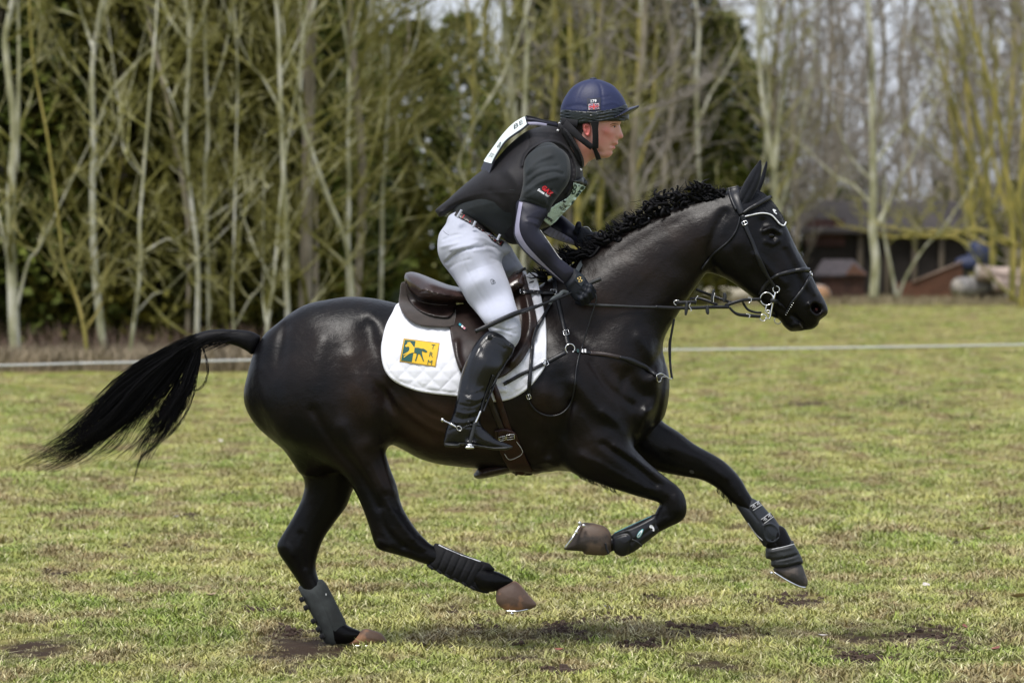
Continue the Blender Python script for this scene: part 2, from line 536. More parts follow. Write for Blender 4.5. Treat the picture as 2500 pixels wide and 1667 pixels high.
def mat(name, col, rough=0.5, metal=0.0, spec=0.5, var=0.15, vscale=30.0, bump=0.0, bscale=300.0, sheen=0.0, col2=None, stretch=(1, 1, 1), coat=0.0):
    """colour with soft noise variation and a fine grain bump"""
    m, n, l, b = mat_new(name)
    tc = n.new('ShaderNodeTexCoord'); mp = n.new('ShaderNodeMapping'); mp.inputs['Scale'].default_value = stretch
    l.new(tc.outputs['Object'], mp.inputs[0])
    nz = n.new('ShaderNodeTexNoise'); nz.inputs['Scale'].default_value = vscale; nz.inputs['Detail'].default_value = 4
    l.new(mp.outputs[0], nz.inputs['Vector'])
    r = n.new('ShaderNodeValToRGB'); c = col; c2 = col2 or tuple(x * (1 - var) for x in col)
    r.color_ramp.elements[0].position = 0.35; r.color_ramp.elements[1].position = 0.65
    r.color_ramp.elements[0].color = (*c2, 1); r.color_ramp.elements[1].color = (*(tuple(min(1, x * (1 + var)) for x in c)), 1)
    l.new(nz.outputs[0], r.inputs[0]); l.new(r.outputs[0], b.inputs['Base Color'])
    b.inputs['Roughness'].default_value = rough; b.inputs['Metallic'].default_value = metal
    b.inputs['Specular IOR Level'].default_value = spec
    if sheen: b.inputs['Sheen Weight'].default_value = sheen; b.inputs['Sheen Roughness'].default_value = 0.5
    if coat: b.inputs['Coat Weight'].default_value = coat; b.inputs['Coat Roughness'].default_value = 0.2
    if bump:
        n2 = n.new('ShaderNodeTexNoise'); n2.inputs['Scale'].default_value = bscale; n2.inputs['Detail'].default_value = 3
        l.new(mp.outputs[0], n2.inputs['Vector'])
        bp = n.new('ShaderNodeBump'); bp.inputs['Strength'].default_value = bump; bp.inputs['Distance'].default_value = 0.002
        l.new(n2.outputs[0], bp.inputs['Height']); l.new(bp.outputs[0], b.inputs['Normal'])
    return m
M = {}
M['black_leather'] = mat('black_leather', (0.006, 0.0065, 0.009), 0.36, spec=.4, bump=0.25, bscale=500)
M['boot_leather'] = mat('boot_leather', (0.0022, 0.0026, 0.0045), 0.22, spec=.5, bump=0.3, bscale=260)
M['brown_leather'] = mat('brown_leather', (0.021, 0.0125, 0.0105), 0.36, spec=.45, bump=0.3, bscale=420, var=0.3)
M['red_brown_leather'] = mat('red_brown_leather', (0.026, 0.008, 0.006), 0.38, spec=.4, bump=0.3, bscale=420, var=0.3)
M['seat_leather'] = mat('seat_leather', (0.034, 0.018, 0.015), 0.27, spec=.6, bump=0.12, bscale=420, var=0.2)
M['dark_suede'] = mat('dark_suede', (0.030, 0.021, 0.017), 0.85, bump=0.4, bscale=600, sheen=0.3)
M['steel'] = mat('steel', (0.75, 0.75, 0.76), 0.18, metal=1.0, var=0.05)
M['white_quilt'] = mat('white_quilt', (0.72, 0.73, 0.78), 0.8, spec=.2, bump=0.15, bscale=700, var=0.03, sheen=0.2)
M['breech_white'] = mat('breech_white', (0.42, 0.44, 0.52), 0.85, spec=.2, bump=0.15, bscale=600, var=0.03, sheen=0.15)
M['white_thread'] = mat('white_thread', (0.75, 0.76, 0.78), 0.7, var=0.05)
M['black_cloth'] = mat('black_cloth', (0.006, 0.006, 0.008), 0.75, spec=.25, bump=0.35, bscale=500, sheen=0.08, var=0.2)
M['vest_cloth'] = mat('vest_cloth', (0.0065, 0.0055, 0.0075), 0.6, spec=.28, bump=0.3, bscale=700, sheen=0.05, var=0.25)
M['shirt_cloth'] = mat('shirt_cloth', (0.010, 0.014, 0.017), 0.7, spec=.3, bump=0.3, bscale=600, sheen=0.15, var=0.15)
M['navy_sleeve'] = mat('navy_sleeve', (0.010, 0.010, 0.022), 0.5, spec=.35, bump=0.2, bscale=500, var=0.1)
M['lilac_cloth'] = mat('lilac_cloth', (0.28, 0.27, 0.38), 0.6, bump=0.2, bscale=500, var=0.06)
M['navy_silk'] = mat('navy_silk', (0.011, 0.0165, 0.062), 0.52, spec=.4, bump=0.25, bscale=120, var=0.12, vscale=14)
M['navy_dark'] = mat('navy_dark', (0.010, 0.013, 0.035), 0.45, bump=0.2, bscale=300)
M['green_black'] = mat('green_black', (0.008, 0.0125, 0.014), 0.36, bump=0.3, bscale=200)
M['glove'] = mat('glove', (0.0045, 0.0065, 0.012), 0.55, spec=.3, bump=0.35, bscale=450, var=0.25)
M['bib_white'] = mat('bib_white', (0.72, 0.80, 0.78), 0.5, var=0.04)
M['bib_mint'] = mat('bib_mint', (0.64, 0.80, 0.71), 0.5, var=0.12, vscale=12)
M['teal_print'] = mat('teal_print', (0.006, 0.040, 0.038), 0.5)
M['black_print'] = mat('black_print', (0.01, 0.012, 0.012), 0.6)
M['red_print'] = mat('red_print', (0.55, 0.010, 0.022), 0.6)
M['yellow_print'] = mat('yellow_print', (0.66, 0.42, 0.010), 0.7, var=0.05)
M['green_print'] = mat('green_print', (0.0, 0.058, 0.048), 0.7, var=0.05)
M['gold_border'] = mat('gold_border', (0.35, 0.21, 0.03), 0.6)
M['gold_thread'] = mat('gold_thread', (0.80, 0.60, 0.22), 0.5)
M['grey_suede'] = mat('grey_suede', (0.035, 0.040, 0.040), 0.85, bump=0.5, bscale=300, var=0.35, vscale=18)
M['webbing'] = mat('webbing', (0.055, 0.065, 0.070), 0.7, bump=0.6, bscale=900)
M['rubber'] = mat('rubber', (0.016, 0.018, 0.020), 0.55, bump=0.2)
M['eye_dark'] = mat('eye_dark', (0.004, 0.003, 0.0025), 0.10, spec=.35)
M['eye_white'] = mat('eye_white', (0.55, 0.50, 0.48), 0.2)
M['pink_flesh'] = mat('pink_flesh', (0.24, 0.045, 0.055), 0.5)
M['catchlight_grey'] = mat('catchlight_grey', (0.05, 0.045, 0.045), 0.35)
# ------------------------------------------------------------------ the field
def gheight(x, y):
    """gentle unevenness of the turf"""
    d = y + D0
    a = 0.010 * math.sin(x * 2.1 + y * .7) * math.sin(y * 1.7 + 1) + .008 * mnoise.noise(Vector((x * 3, y * 3, 0)))
    if d < 40: a += .010 * mnoise.noise(Vector((x * 11, y * 11, 3.3)))
    # shallow swell far off to the right, where the vehicles' track crosses the field
    return a * (1 if d < 80 else .3) + (0.10 * math.exp(-((d - 92) / 9) ** 2) if x > 4 else 0)
SOILS = ((1164,1534,38,12),(1112,1499,30,8),(1371,1547,60,14),(1494,1511,75,13),(1559,1511,30,9),(1255,1570,22,5),(1572,1580,50,8),(1721,1544,110,13),(1598,1460,30,7),(1494,1418,16,4),(2369,1473,20,7),(2272,1548,120,20),(2103,1609,70,9),(1915,1473,90,10),(1365,1644,60,7),
         (887,1429,14,5),(1026,1457,13,4),(621,1495,20,6),(667,1495,18,6),(716,1541,40,5),(150,1400,50,6),(90,1290,20,4),(465,1265,12,6),(330,1340,40,5),(1750,1385,20,4),(2290,1265,14,4),(2340,1580,60,8),(1860,1320,12,4),(1060,1585,50,6),(1190,1150,30,4),(560,1205,30,4),(2200,985,60,5),(1980,985,60,5),(2330,1325,14,4),(1010,1380,40,5))
_sp = []
for _cx, _cy, _sx, _sy in SOILS:
    _d = CAMH * FPX / (_cy - 600.0); _sp.append(((_cx - 1250) / FPX * _d, _d - D0, _sx / FPX * _d, max(_sy * _d * _d / (CAMH * FPX) * 1.2, .05)))
def soil(x, y):
    """how torn the turf is at a spot: 0 grass, 1 bare earth"""
    s_ = 0.0
    for cx, cy, sx, sy in _sp:
        a = ((x - cx) / sx) ** 2 + ((y - cy) / sy) ** 2
        if a < 6: s_ = max(s_, math.exp(-a * .8))
    n_ = mnoise.noise(Vector((x * 9, y * 6, 1.7))) + .6 * mnoise.noise(Vector((x * 22, y * 15, 4.0)))
    trk = .9 * math.exp(-((y + .3) / 1.2) ** 2)
    n2 = mnoise.noise(Vector((x * 1.9 + 3, y * 1.1, 9)))
    return min(1, max(0, s_ * (1.75 + 1.3 * n_) + n_ * 1.15 - .34 + max(0, n2) * trk * 2.6 + .50 * trk))
xs = np.unique(np.concatenate([np.linspace(-400, -14, 14), np.linspace(-14, -4, 34), np.linspace(-4, 4, 150), np.linspace(4, 24, 50), np.linspace(24, 400, 14)]))
ys = np.unique(np.concatenate([np.linspace(-60, -6, 14), np.linspace(-6, 8, 190), np.linspace(8, 40, 110), np.linspace(40, 130, 50), np.linspace(130, 600, 10)]))
gv = [(x, y, gheight(x, y)) for x in xs for y in ys]; ny_ = len(ys)
gi = np.arange(len(xs) * ny_).reshape(len(xs), ny_)
gf = np.stack([gi[:-1, :-1].ravel(), gi[1:, :-1].ravel(), gi[1:, 1:].ravel(), gi[:-1, 1:].ravel()], 1)

def patch_nodes(n, l, pos, green, straw, soil, soil_from='GEOMETRY', soil_k=1.0):
    """colour patches shared by the turf and its blades, from world position"""
    def noise(scale, detail, x, seed):
        mp = n.new('ShaderNodeMapping'); mp.inputs['Scale'].default_value = scale; mp.inputs['Location'].default_value = seed
        l.new(pos, mp.inputs[0]); z = n.new('ShaderNodeTexNoise'); z.inputs['Scale'].default_value = 1; z.inputs['Detail'].default_value = detail; z.inputs['Roughness'].default_value = .6
        l.new(mp.outputs[0], z.inputs['Vector']); r = n.new('ShaderNodeMapRange'); r.inputs[1].default_value, r.inputs[2].default_value = x
        l.new(z.outputs[0], r.inputs[0]); return r.outputs[0]
    a = noise((.9, .38, 1), 6, (.43, .58), (3, 7, 0)); b = noise((9, 4, 3), 5, (.42, .62), (1, 2, 0)); c = noise((2.2, 1.5, 1), 6, (.585, .66), (11.3, 4.1, 0)); d = noise((.35, .10, 1), 3, (.35, .7), (5, 1, 0))
    m1 = n.new('ShaderNodeMixRGB'); m1.inputs[1].default_value = (*green, 1); m1.inputs[2].default_value = (*straw, 1)
    s_ = n.new('ShaderNodeMath'); s_.operation = 'ADD'; s_.use_clamp = True
    k = n.new('ShaderNodeMath'); k.operation = 'MULTIPLY'; k.inputs[1].default_value = .45; l.new(b, k.inputs[0])
    k2 = n.new('ShaderNodeMath'); k2.operation = 'MULTIPLY'; k2.inputs[1].default_value = .50; l.new(a, k2.inputs[0])
    l.new(k.outputs[0], s_.inputs[0]); l.new(k2.outputs[0], s_.inputs[1]); l.new(s_.outputs[0], m1.inputs[0])
    e_ = noise((2.6, 1.3, 1), 6, (.47, .60), (31, 8, 0)); mb_ = n.new('ShaderNodeMixRGB'); mb_.inputs[2].default_value = (0.24, 0.165, 0.085, 1); ke = n.new('ShaderNodeMath'); ke.operation = 'MULTIPLY'; ke.inputs[1].default_value = .85
    l.new(e_, ke.inputs[0]); l.new(ke.outputs[0], mb_.inputs[0]); l.new(m1.outputs[0], mb_.inputs[1])
    m2 = n.new('ShaderNodeMixRGB'); m2.inputs[2].default_value = (*soil, 1); l.new(mb_.outputs[0], m2.inputs[1])
    # torn ground mostly where the track of the course runs
    so = n.new('ShaderNodeAttribute'); so.attribute_name = 'soil'; so.attribute_type = soil_from
    q = n.new('ShaderNodeMath'); q.operation = 'MULTIPLY'; q.inputs[1].default_value = soil_k; l.new(so.outputs['Fac'], q.inputs[0]); l.new(q.outputs[0], m2.inputs[0])
    return m2.outputs[0], c, d
def turf_material():
    m, n, l, b = mat_new('turf')
    g = n.new('ShaderNodeNewGeometry')
    col, c, d = patch_nodes(n, l, g.outputs['Position'], GREEN, STRAW, SOIL)
    l.new(col, b.inputs['Base Color']); b.inputs['Roughness'].default_value = .95; b.inputs['Specular IOR Level'].default_value = .15
    z = n.new('ShaderNodeTexNoise'); z.inputs['Scale'].default_value = 45; z.inputs['Detail'].default_value = 9; z.inputs['Roughness'].default_value = .7; l.new(g.outputs['Position'], z.inputs['Vector'])
    bp = n.new('ShaderNodeBump'); bp.inputs['Strength'].default_value = .9; bp.inputs['Distance'].default_value = .03; l.new(z.outputs[0], bp.inputs['Height']); l.new(bp.outputs[0], b.inputs['Normal'])
    return m
GREEN, STRAW, SOIL = (0.155, 0.200, 0.022), (0.37, 0.33, 0.115), (0.055, 0.035, 0.022)
M['turf'] = turf_material()
ground = link('ground', mesh_from('ground', np.array(gv), gf.astype(np.int32)), M['turf'])
_a = ground.data.attributes.new('soil', 'FLOAT', 'POINT'); _a.data.foreach_set('value', [soil(p[0], p[1]) if -14 < p[0] < 14 and p[1] < 45 else .1 for p in gv]); tag(ground, kind='structure')

# grass: short matted tufts, placed as one mass
def blade_material():
    m, n, l, b = mat_new('grass_blades')
    g = n.new('ShaderNodeNewGeometry'); oi = n.new('ShaderNodeObjectInfo')
    col, c, d = patch_nodes(n, l, g.outputs['Position'], (0.155, 0.235, 0.016), (0.42, 0.385, 0.12), (0.15, 0.11, 0.06), 'INSTANCER', .9)
    at = n.new('ShaderNodeAttribute'); at.attribute_name = 'tone'
    mx = n.new('ShaderNodeMixRGB'); mx.inputs[2].default_value = (0.56, 0.52, 0.30, 1); l.new(at.outputs['Fac'], mx.inputs[0]); l.new(col, mx.inputs[1])
    hs = n.new('ShaderNodeHueSaturation'); v = n.new('ShaderNodeMapRange'); v.inputs[3].default_value = .72; v.inputs[4].default_value = 1.30
    l.new(oi.outputs['Random'], v.inputs[0]); l.new(v.outputs[0], hs.inputs['Value']); l.new(mx.outputs[0], hs.inputs['Color']); l.new(hs.outputs[0], b.inputs['Base Color'])
    b.inputs['Roughness'].default_value = .6; b.inputs['Specular IOR Level'].default_value = .25
    b.inputs['Transmission Weight'].default_value = 0
    return m
M['blades'] = blade_material()
tufts = bpy.data.collections.new('tufts')
def tuft(i, n, rad, hh, lie):
    q = random.Random(100 + i); v = []; f = []; tone = []
    for k in range(n):
        a = q.uniform(0, 6.283); r = rad * math.sqrt(q.random()); x, y = r * math.cos(a), r * math.sin(a)
        h = hh * q.uniform(.45, 1.25); d = q.uniform(0, 6.283); ln = h * lie * q.uniform(.3, 1.6); w = q.uniform(.0015, .0034)
        dx, dy = math.cos(d), math.sin(d); px, py = -dy * w, dx * w; t = 1.0 if q.random() < .09 else q.uniform(0, .25)
        if q.random() < .14: h *= .25; ln *= 2.2; t = q.uniform(.35, 1)
        b0 = len(v)
        for s_, ww in ((0, 1), (.45, .9), (.8, .6)):
            z = h * (s_ ** .8) * (1 - .25 * s_); o = ln * s_ * s_
            v += [(x + dx * o + px * ww, y + dy * o + py * ww, z - .004), (x + dx * o - px * ww, y + dy * o - py * ww, z - .004)]; tone += [t, t]
        v.append((x + dx * ln, y + dy * ln, h * .72)); tone.append(t)
        f += [(b0, b0 + 1, b0 + 3, b0 + 2), (b0 + 2, b0 + 3, b0 + 5, b0 + 4), (b0 + 4, b0 + 5, b0 + 6)]
    me = bpy.data.meshes.new('grass_tuft'); me.from_pydata(v, [], f); me.materials.append(M['blades'])
    a = me.attributes.new('tone', 'FLOAT', 'POINT'); a.data.foreach_set('value', tone)
    o = bpy.data.objects.new('grass_tuft_%02d' % i, me); tufts.objects.link(o)
for i in range(8): tuft(i, 60, .085, (.019, .026, .033, .022, .042, .027, .020, .034)[i], (1.3, .9, 1.0, 1.7, .8, 1.2, 2.0, 1.1)[i])
gp_v = []; gp_s = []; gp_i = []; gp_r = []; gp_so = []
def scatter(n, d0, d1, s0, s1, pw=1.0, left=2.2, right=2.2):
    for k in range(n):
        d = d0 + (d1 - d0) * rng.random() ** pw; w = .12 * d
        x = rng.uniform(-w - left, w + right); y = d - D0
        if x < -1.5 and d > 52 + .0 * x: continue
        t = mnoise.noise(Vector((x * 2.2 + 11.3, y * 1.5 + 4.1, 0)))
        gp_v.append((x, y, gheight(x, y))); gp_i.append(rng.randrange(8)); gp_r.append((rng.uniform(-.12, .12), rng.uniform(-.12, .12), rng.uniform(0, 6.28)))
        s_ = rng.uniform(s0, s1); so = soil(x, y) if y < 45 else 0
        if so > .75 and rng.random() < .30: gp_v.pop(); gp_i.pop(); gp_r.pop(); continue
        gp_so.append(so); s_ *= (1 - .62 * so) * (1 + .35 * mnoise.noise(Vector((x * 1.2, y * .6, 20))))
        gp_s.append(s_)
scatter(15500, 14.0, 22.0, .75, 1.25)
scatter(14000, 22.0, 36.0, .85, 1.35, 1.15)
scatter(12000, 36.0, 62.0, 1.0, 1.6, 1.15, 4, 4)
scatter(4000, 62.0, 118.0, 1.2, 2.0, 1.0, -4, 6)
pm = bpy.data.meshes.new('grass'); pm.from_pydata(gp_v, [], [])
a = pm.attributes.new('scl', 'FLOAT', 'POINT'); a.data.foreach_set('value', gp_s)
a = pm.attributes.new('soil', 'FLOAT', 'POINT'); a.data.foreach_set('value', gp_so)
a = pm.attributes.new('idx', 'INT', 'POINT'); a.data.foreach_set('value', gp_i)
a = pm.attributes.new('rot', 'FLOAT_VECTOR', 'POINT'); a.data.foreach_set('vector', np.array(gp_r, dtype=np.float32).ravel())
grass = link('grass', pm); tag(grass, 'short matted grass with dead straw and torn patches covering the field', 'grass', kind='stuff')
ng = bpy.data.node_groups.new('grass_scatter', 'GeometryNodeTree')
ng.interface.new_socket('Geometry', in_out='INPUT', socket_type='NodeSocketGeometry'); ng.interface.new_socket('Geometry', in_out='OUTPUT', socket_type='NodeSocketGeometry')
N = ng.nodes; Lk = ng.links
gi_ = N.new('NodeGroupInput'); go_ = N.new('NodeGroupOutput'); ip = N.new('GeometryNodeInstanceOnPoints'); ci = N.new('GeometryNodeCollectionInfo')
ci.inputs[0].default_value = tufts; ci.inputs[1].default_value = True; ci.inputs[2].default_value = True
mp_ = N.new('GeometryNodeMeshToPoints')
def named(nm, ty):
    q = N.new('GeometryNodeInputNamedAttribute'); q.data_type = ty; q.inputs[0].default_value = nm; return q.outputs[0]
Lk.new(gi_.outputs[0], mp_.inputs[0]); Lk.new(mp_.outputs[0], ip.inputs['Points']); Lk.new(ci.outputs[0], ip.inputs['Instance']); ip.inputs['Pick Instance'].default_value = True
Lk.new(named('idx', 'INT'), ip.inputs['Instance Index']); Lk.new(named('scl', 'FLOAT'), ip.inputs['Scale'])
Lk.new(named('rot', 'FLOAT_VECTOR'), ip.inputs['Rotation']); Lk.new(ip.outputs[0], go_.inputs[0])
md = grass.modifiers.new('scatter', 'NODES'); md.node_group = ng

def gpx(px, py, lift=0.0):
    """ground point under a photo pixel"""
    d = (CAMH - lift) * FPX / (py - 600.0); return Vector(((px - 1250) / FPX * d, d - D0, lift))
# clods of earth kicked up along the track
cm = MB()
for cx, cy, sx, sy in SOILS:
    n = int(min(220, sx * sy / 4 + 20))
    for k in range(n):
        p = gpx(cx + rng.gauss(0, sx * .6), cy + rng.gauss(0, sy)); r = rng.uniform(.0035, .0105) * (1.8 if rng.random() < .10 else 1)
        M3 = Matrix.Rotation(rng.uniform(0, 3), 3, 'X') @ Matrix.Rotation(rng.uniform(0, 3), 3, 'Z'); cm.ball(p + Vector((0, 0, gheight(p.x, p.y) + r * .35)), r, 5, 4, sc=(rng.uniform(.8, 1.6), rng.uniform(.7, 1.3), rng.uniform(.5, .9)), rot=M3)
clods = cm.build('dirt', mat('soil', (.050, .030, .020), .95, var=.4, vscale=60, bump=.6, bscale=120), smooth=False); tag(clods, 'dark crumbs of earth kicked up along the galloping track', 'dirt', kind='stuff')
# fallen leaves and scraps lying about, each its own
leafm = [mat('leaf_red', (.22, .075, .050), .6, var=.3), mat('leaf_tan', (.38, .27, .17), .6, var=.3), mat('leaf_pale', (.55, .50, .46), .6, var=.2), mat('leaf_grey', (.16, .14, .13), .7, var=.3)]
def leaf(px, py, r, k, label, seed):
    q = random.Random(seed); p = gpx(px, py, .012); v = []; n = 9
    rows = []
    for i in range(n):
        t = i / (n - 1); w = r * .42 * math.sin(math.pi * min(t * 1.02, 1)) ** .8 + .0006
        curl = r * .5 * (t - .5) ** 2 * 2.2
        rows.append([(r * (t - .5) * 2, -w, curl + .35 * w), (r * (t - .5) * 2, 0, curl), (r * (t - .5) * 2, w, curl + .45 * w)])
    v = [c for rw in rows for c in rw]; v += [(a_, b_2, c_ - .0012) for a_, b_2, c_ in v]; m_n = n * 3; f = []
    for i in range(n - 1):
        for j in range(2):
            a_, b_2, c_, d_ = i * 3 + j, (i + 1) * 3 + j, (i + 1) * 3 + j + 1, i * 3 + j + 1
            f += [(a_, b_2, c_, d_), (m_n + a_, m_n + d_, m_n + c_, m_n + b_2)]
    b = MB(); b.add(v, f); o = b.build('fallen_leaf', leafm[k]); o.location = p + Vector((0, 0, gheight(p.x, p.y) + .008)); o.rotation_euler = (q.uniform(-.5, .5), q.uniform(-.3, .3), q.uniform(0, 6.28)); tag(o, label, 'leaf', 'fallen leaves on the grass')
for i, q in enumerate((((2490, 1465), .050, 1, 'big tan dead leaf at the right edge of the turf'), ((2355, 1530), .026, 0, 'small reddish leaf on the grass below the big tan leaf'), ((1486, 1482), .030, 3, 'grey curled leaf behind the torn earth under the horse'),
    ((1366, 1590), .026, 0, 'dark red leaf on the grass at the bottom middle of the field'), ((540, 1078), .034, 2, 'white scrap on the grass below the horse\'s tail'), ((2262, 1432), .034, 2, 'pale curled leaf right of the far front hoof'),
    ((2405, 1295), .034, 0, 'reddish leaf on the grass near the right edge'), ((2065, 1105), .040, 2, 'whitish scrap on the grass beyond the outstretched foreleg'), ((2315, 1210), .034, 3, 'grey leaf on the grass right of the horse\'s folded knee'), ((516, 1462), .030, 1, 'tan leaf on the grass left of the grey leg boot'),
    ((1870, 1280), .026, 0, 'red brown leaf just behind the outstretched foreleg'), ((334, 1402), .028, 1, 'tan leaf on the left part of the turf'), ((2430, 1587), .034, 0, 'brown leaf lying flat near the bottom right corner'), ((2208, 1418), .026, 1, 'small tan leaf beside the pale curled leaf'),
    ((430, 1268), .022, 3, 'dark leaf standing up left of the grazing track'), ((1740, 1030), .040, 0, 'reddish leaf on the grass above the outstretched foreleg'), ((2010, 1560), .022, 2, 'tiny white fleck on the grass at the bottom right'))):
    leaf(q[0][0], q[0][1], q[1], q[2], q[3], i)

# ------------------------------------------------------------------ bare trees
def bark(name, c1, c2, c3):
    m, n, l, b = mat_new(name)
    g = n.new('ShaderNodeNewGeometry'); mp = n.new('ShaderNodeMapping'); mp.inputs['Scale'].default_value = (3, 3, 1.1); l.new(g.outputs['Position'], mp.inputs[0])
    z = n.new('ShaderNodeTexNoise'); z.inputs['Scale'].default_value = 1.6; z.inputs['Detail'].default_value = 5; l.new(mp.outputs[0], z.inputs['Vector'])
    r = n.new('ShaderNodeValToRGB'); e = r.color_ramp.elements; e[0].position = .36; e[0].color = (*c1, 1); e[1].position = .66; e[1].color = (*c3, 1); k = e.new(.5); k.color = (*c2, 1)
    l.new(z.outputs[0], r.inputs[0]); l.new(r.outputs[0], b.inputs['Base Color']); b.inputs['Roughness'].default_value = .85; b.inputs['Specular IOR Level'].default_value = .2
    return m
M['bark_pale'] = bark('bark_pale', (.20, .20, .10), (.36, .355, .23), (.56, .55, .46))
M['bark_mustard'] = bark('bark_mustard', (.16, .15, .05), (.27, .235, .06), (.40, .33, .11))
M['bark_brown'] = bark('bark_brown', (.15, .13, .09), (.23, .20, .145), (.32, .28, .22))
M['twig_olive'] = bark('twig_olive', (.11, .105, .018), (.21, .20, .055), (.42, .405, .24))
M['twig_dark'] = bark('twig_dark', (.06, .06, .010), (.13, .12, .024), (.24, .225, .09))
M['twig_mustard'] = bark('twig_mustard', (.12, .115, .03), (.20, .185, .055), (.30, .28, .12))
M['twig_grey'] = bark('twig_grey', (.14, .125, .10), (.22, .195, .165), (.32, .29, .26))
class Tree:
    def __init__(s, seed): s.q = random.Random(seed); s.tr = MB(); s.cr = MB()
    def trunk(s, pts, r0, r1, sides=8):
        P = [Vector(p) for p in catmull(np.array([tuple(p) for p in pts]), 5)]; n = len(P)
        s.tr.tube(P, [r0 + (r1 - r0) * i / (n - 1) for i in range(n)], sides); return P
    def limb(s, p, d, L, r, lvl, mb, gnarl=.25):
        q = s.q; n = 6 if lvl < 2 else 4; pts = [p]; dd = d.normalized(); nodes = []
        for i in range(n):
            dd = (dd + Vector((q.gauss(0, gnarl * .6), q.gauss(0, gnarl * .6), q.gauss(.06, gnarl * .5)))).normalized(); p = p + dd * L / n; pts.append(p); nodes.append((p, dd.copy(), (i + 1) / n))
        mb.tube(pts, [r * (1 - .75 * i / n) for i in range(n + 1)], 5 if lvl == 0 else 3, cap=False)
        return nodes
    def branchy(s, P, r_at, n1, L1, spread=(.45, 1.25), up=.9, n2=5, n3=1, z0=.10, z1=1.0, twl=.40, tw=.0070, bt=.0165):
        """branches > shoots > twigs all round a stem P"""
        q = s.q; m = len(P)
        for k in range(n1):
            t = z0 + (z1 - z0) * (k + q.random()) / n1; j = min(int(t * (m - 1)), m - 2); p = P[j].lerp(P[j + 1], t * (m - 1) - j)
            a = q.uniform(0, 6.283); el = q.uniform(*spread); L = L1 * (1.05 - .6 * t) * q.uniform(.6, 1.3)
            d = Vector((math.cos(a), math.sin(a), 0)) * math.sin(el) + Vector((0, 0, math.cos(el)))
            for (p2, d2, t2) in s.limb(p, d, L, max(r_at * (1 - .6 * t) * q.uniform(.26, .50), bt), 0, s.cr, .20)[1:]:
                for c in range(1 if t2 < .3 else n2 // 3 + (q.random() < .5)):
                    d3 = (d2 + Vector((q.gauss(0, .55), q.gauss(0, .55), q.gauss(.15, .35)))).normalized()
                    for (p3, d4, t3) in s.limb(p2, d3, L * .60 * q.uniform(.4, 1.4), bt * .55, 1, s.cr, .24)[0::2]:
                        for e in range(n3 // 4 + (q.random() < .20)):
                            d5 = (d4 + Vector((q.gauss(0, .5), q.gauss(0, .5), q.gauss(.1, .4)))).normalized(); L5 = twl * q.uniform(.4, 1.2)
                            pe = p3 + d5 * L5; pm_ = p3.lerp(pe, .5) + Vector((q.gauss(0, .05), q.gauss(0, .05), q.gauss(0, .05))); w = tw * q.uniform(.7, 1.4)
                            s_ = d5.orthogonal().normalized() * w; s2 = d5.cross(s_).normalized() * w
                            s.cr.add([p3 + s_, p3 - s_ * .5 + s2, p3 - s_ * .5 - s2, pm_ + s_ * .8, pm_ - s_ * .4 + s2 * .8, pm_ - s_ * .4 - s2 * .8, pe], [(0, 1, 4, 3), (1, 2, 5, 4), (2, 0, 3, 5), (3, 4, 6), (4, 5, 6), (5, 3, 6)])
def put_tree(name, label, tree, bark_m, twig_m, loc, group, cat='tree'):
    root = empty(name, loc, label, cat, group)
    for nm, mb, mt in (('trunk', tree.tr, bark_m), ('crown', tree.cr, twig_m)):
        if not mb.f: continue
        me = bpy.data.meshes.new(nm); me.from_pydata(mb.v, [], mb.f); me.polygons.foreach_set('use_smooth', np.ones(len(me.polygons), dtype=bool)); me.materials.append(mt)
        o = bpy.data.objects.new(nm, me); COL.objects.link(o); o.parent = root
    return root
def copy_tree(root, loc, rz, sc, label, mats=None):
    c = root.copy(); COL.objects.link(c); c.location = loc; c.rotation_euler = (0, 0, rz); c.scale = (sc, sc, sc); c['label'] = label
    for ch in root.children:
        d = ch.copy(); COL.objects.link(d); d.parent = c
        if mats:
            d.material_slots[0].link = 'OBJECT'; d.material_slots[0].material = mats[0] if ch.name.startswith('trunk') else mats[1]
    return c
def edge_d(px):
    """distance of the wood's edge for a photo column"""
    return 57.0 if px < 900 else (57 + (px - 900) / 740 * 62 if px < 1640 else 119.0)
def traced(px_path, d, w0, w1, forks, seed, bark_m, twig_m, label, group, n1=15, L1=1.5, name='bare_tree', base=None, **kw):
    """a tree whose stem follows the photograph, standing at distance d with its foot on the ground"""
    t = Tree(seed); b = px_path[0]; k = d / FPX; foot = Vector(((b[0] - 1250) * k, d - D0, 0))
    zb = CAMH + (600 - b[1]) * k
    def L(p, yo=0.0): return Vector(((p[0] - b[0]) * k, yo, CAMH + (600 - p[1]) * k))
    stem = ([Vector((0, 0, -.1))] if zb > .15 else []) + [L(p) for p in px_path]
    top = stem[-1]; dr = (stem[-1] - stem[-2]).normalized(); q = t.q
    for i in range(3): top = top + (dr + Vector((q.gauss(0, .15), q.gauss(0, .1), .5))).normalized() * 1.3; stem.append(top)
    P = t.trunk(stem, w0 * k / 2 * .86, w1 * k / 2 * .42)
    t.branchy(P, w0 * k / 2, n1, L1, **kw)
    for fp, fw in forks:
        S = [L(p, q.uniform(-.2, .2) * i) for i, p in enumerate(fp)]; e = S[-1]; dd = (S[-1] - S[-2]).normalized()
        for i in range(2): e = e + (dd + Vector((0, q.gauss(0, .2), .4))).normalized() * 1.0; S.append(e)
        PF = t.trunk(S, fw * k / 2, fw * k * .12, 6); t.branchy(PF, fw * k / 2, max(4, n1 // 3), L1 * .6, **dict(kw, z0=.2))
    return put_tree(name, label, t, bark_m, twig_m, foot, group)
GF = 'pale front trees of the left wood'
bp_, bm_, bb_ = M['bark_pale'], M['bark_mustard'], M['bark_brown']; to, tm, tg_ = M['twig_olive'], M['twig_mustard'], M['twig_grey']
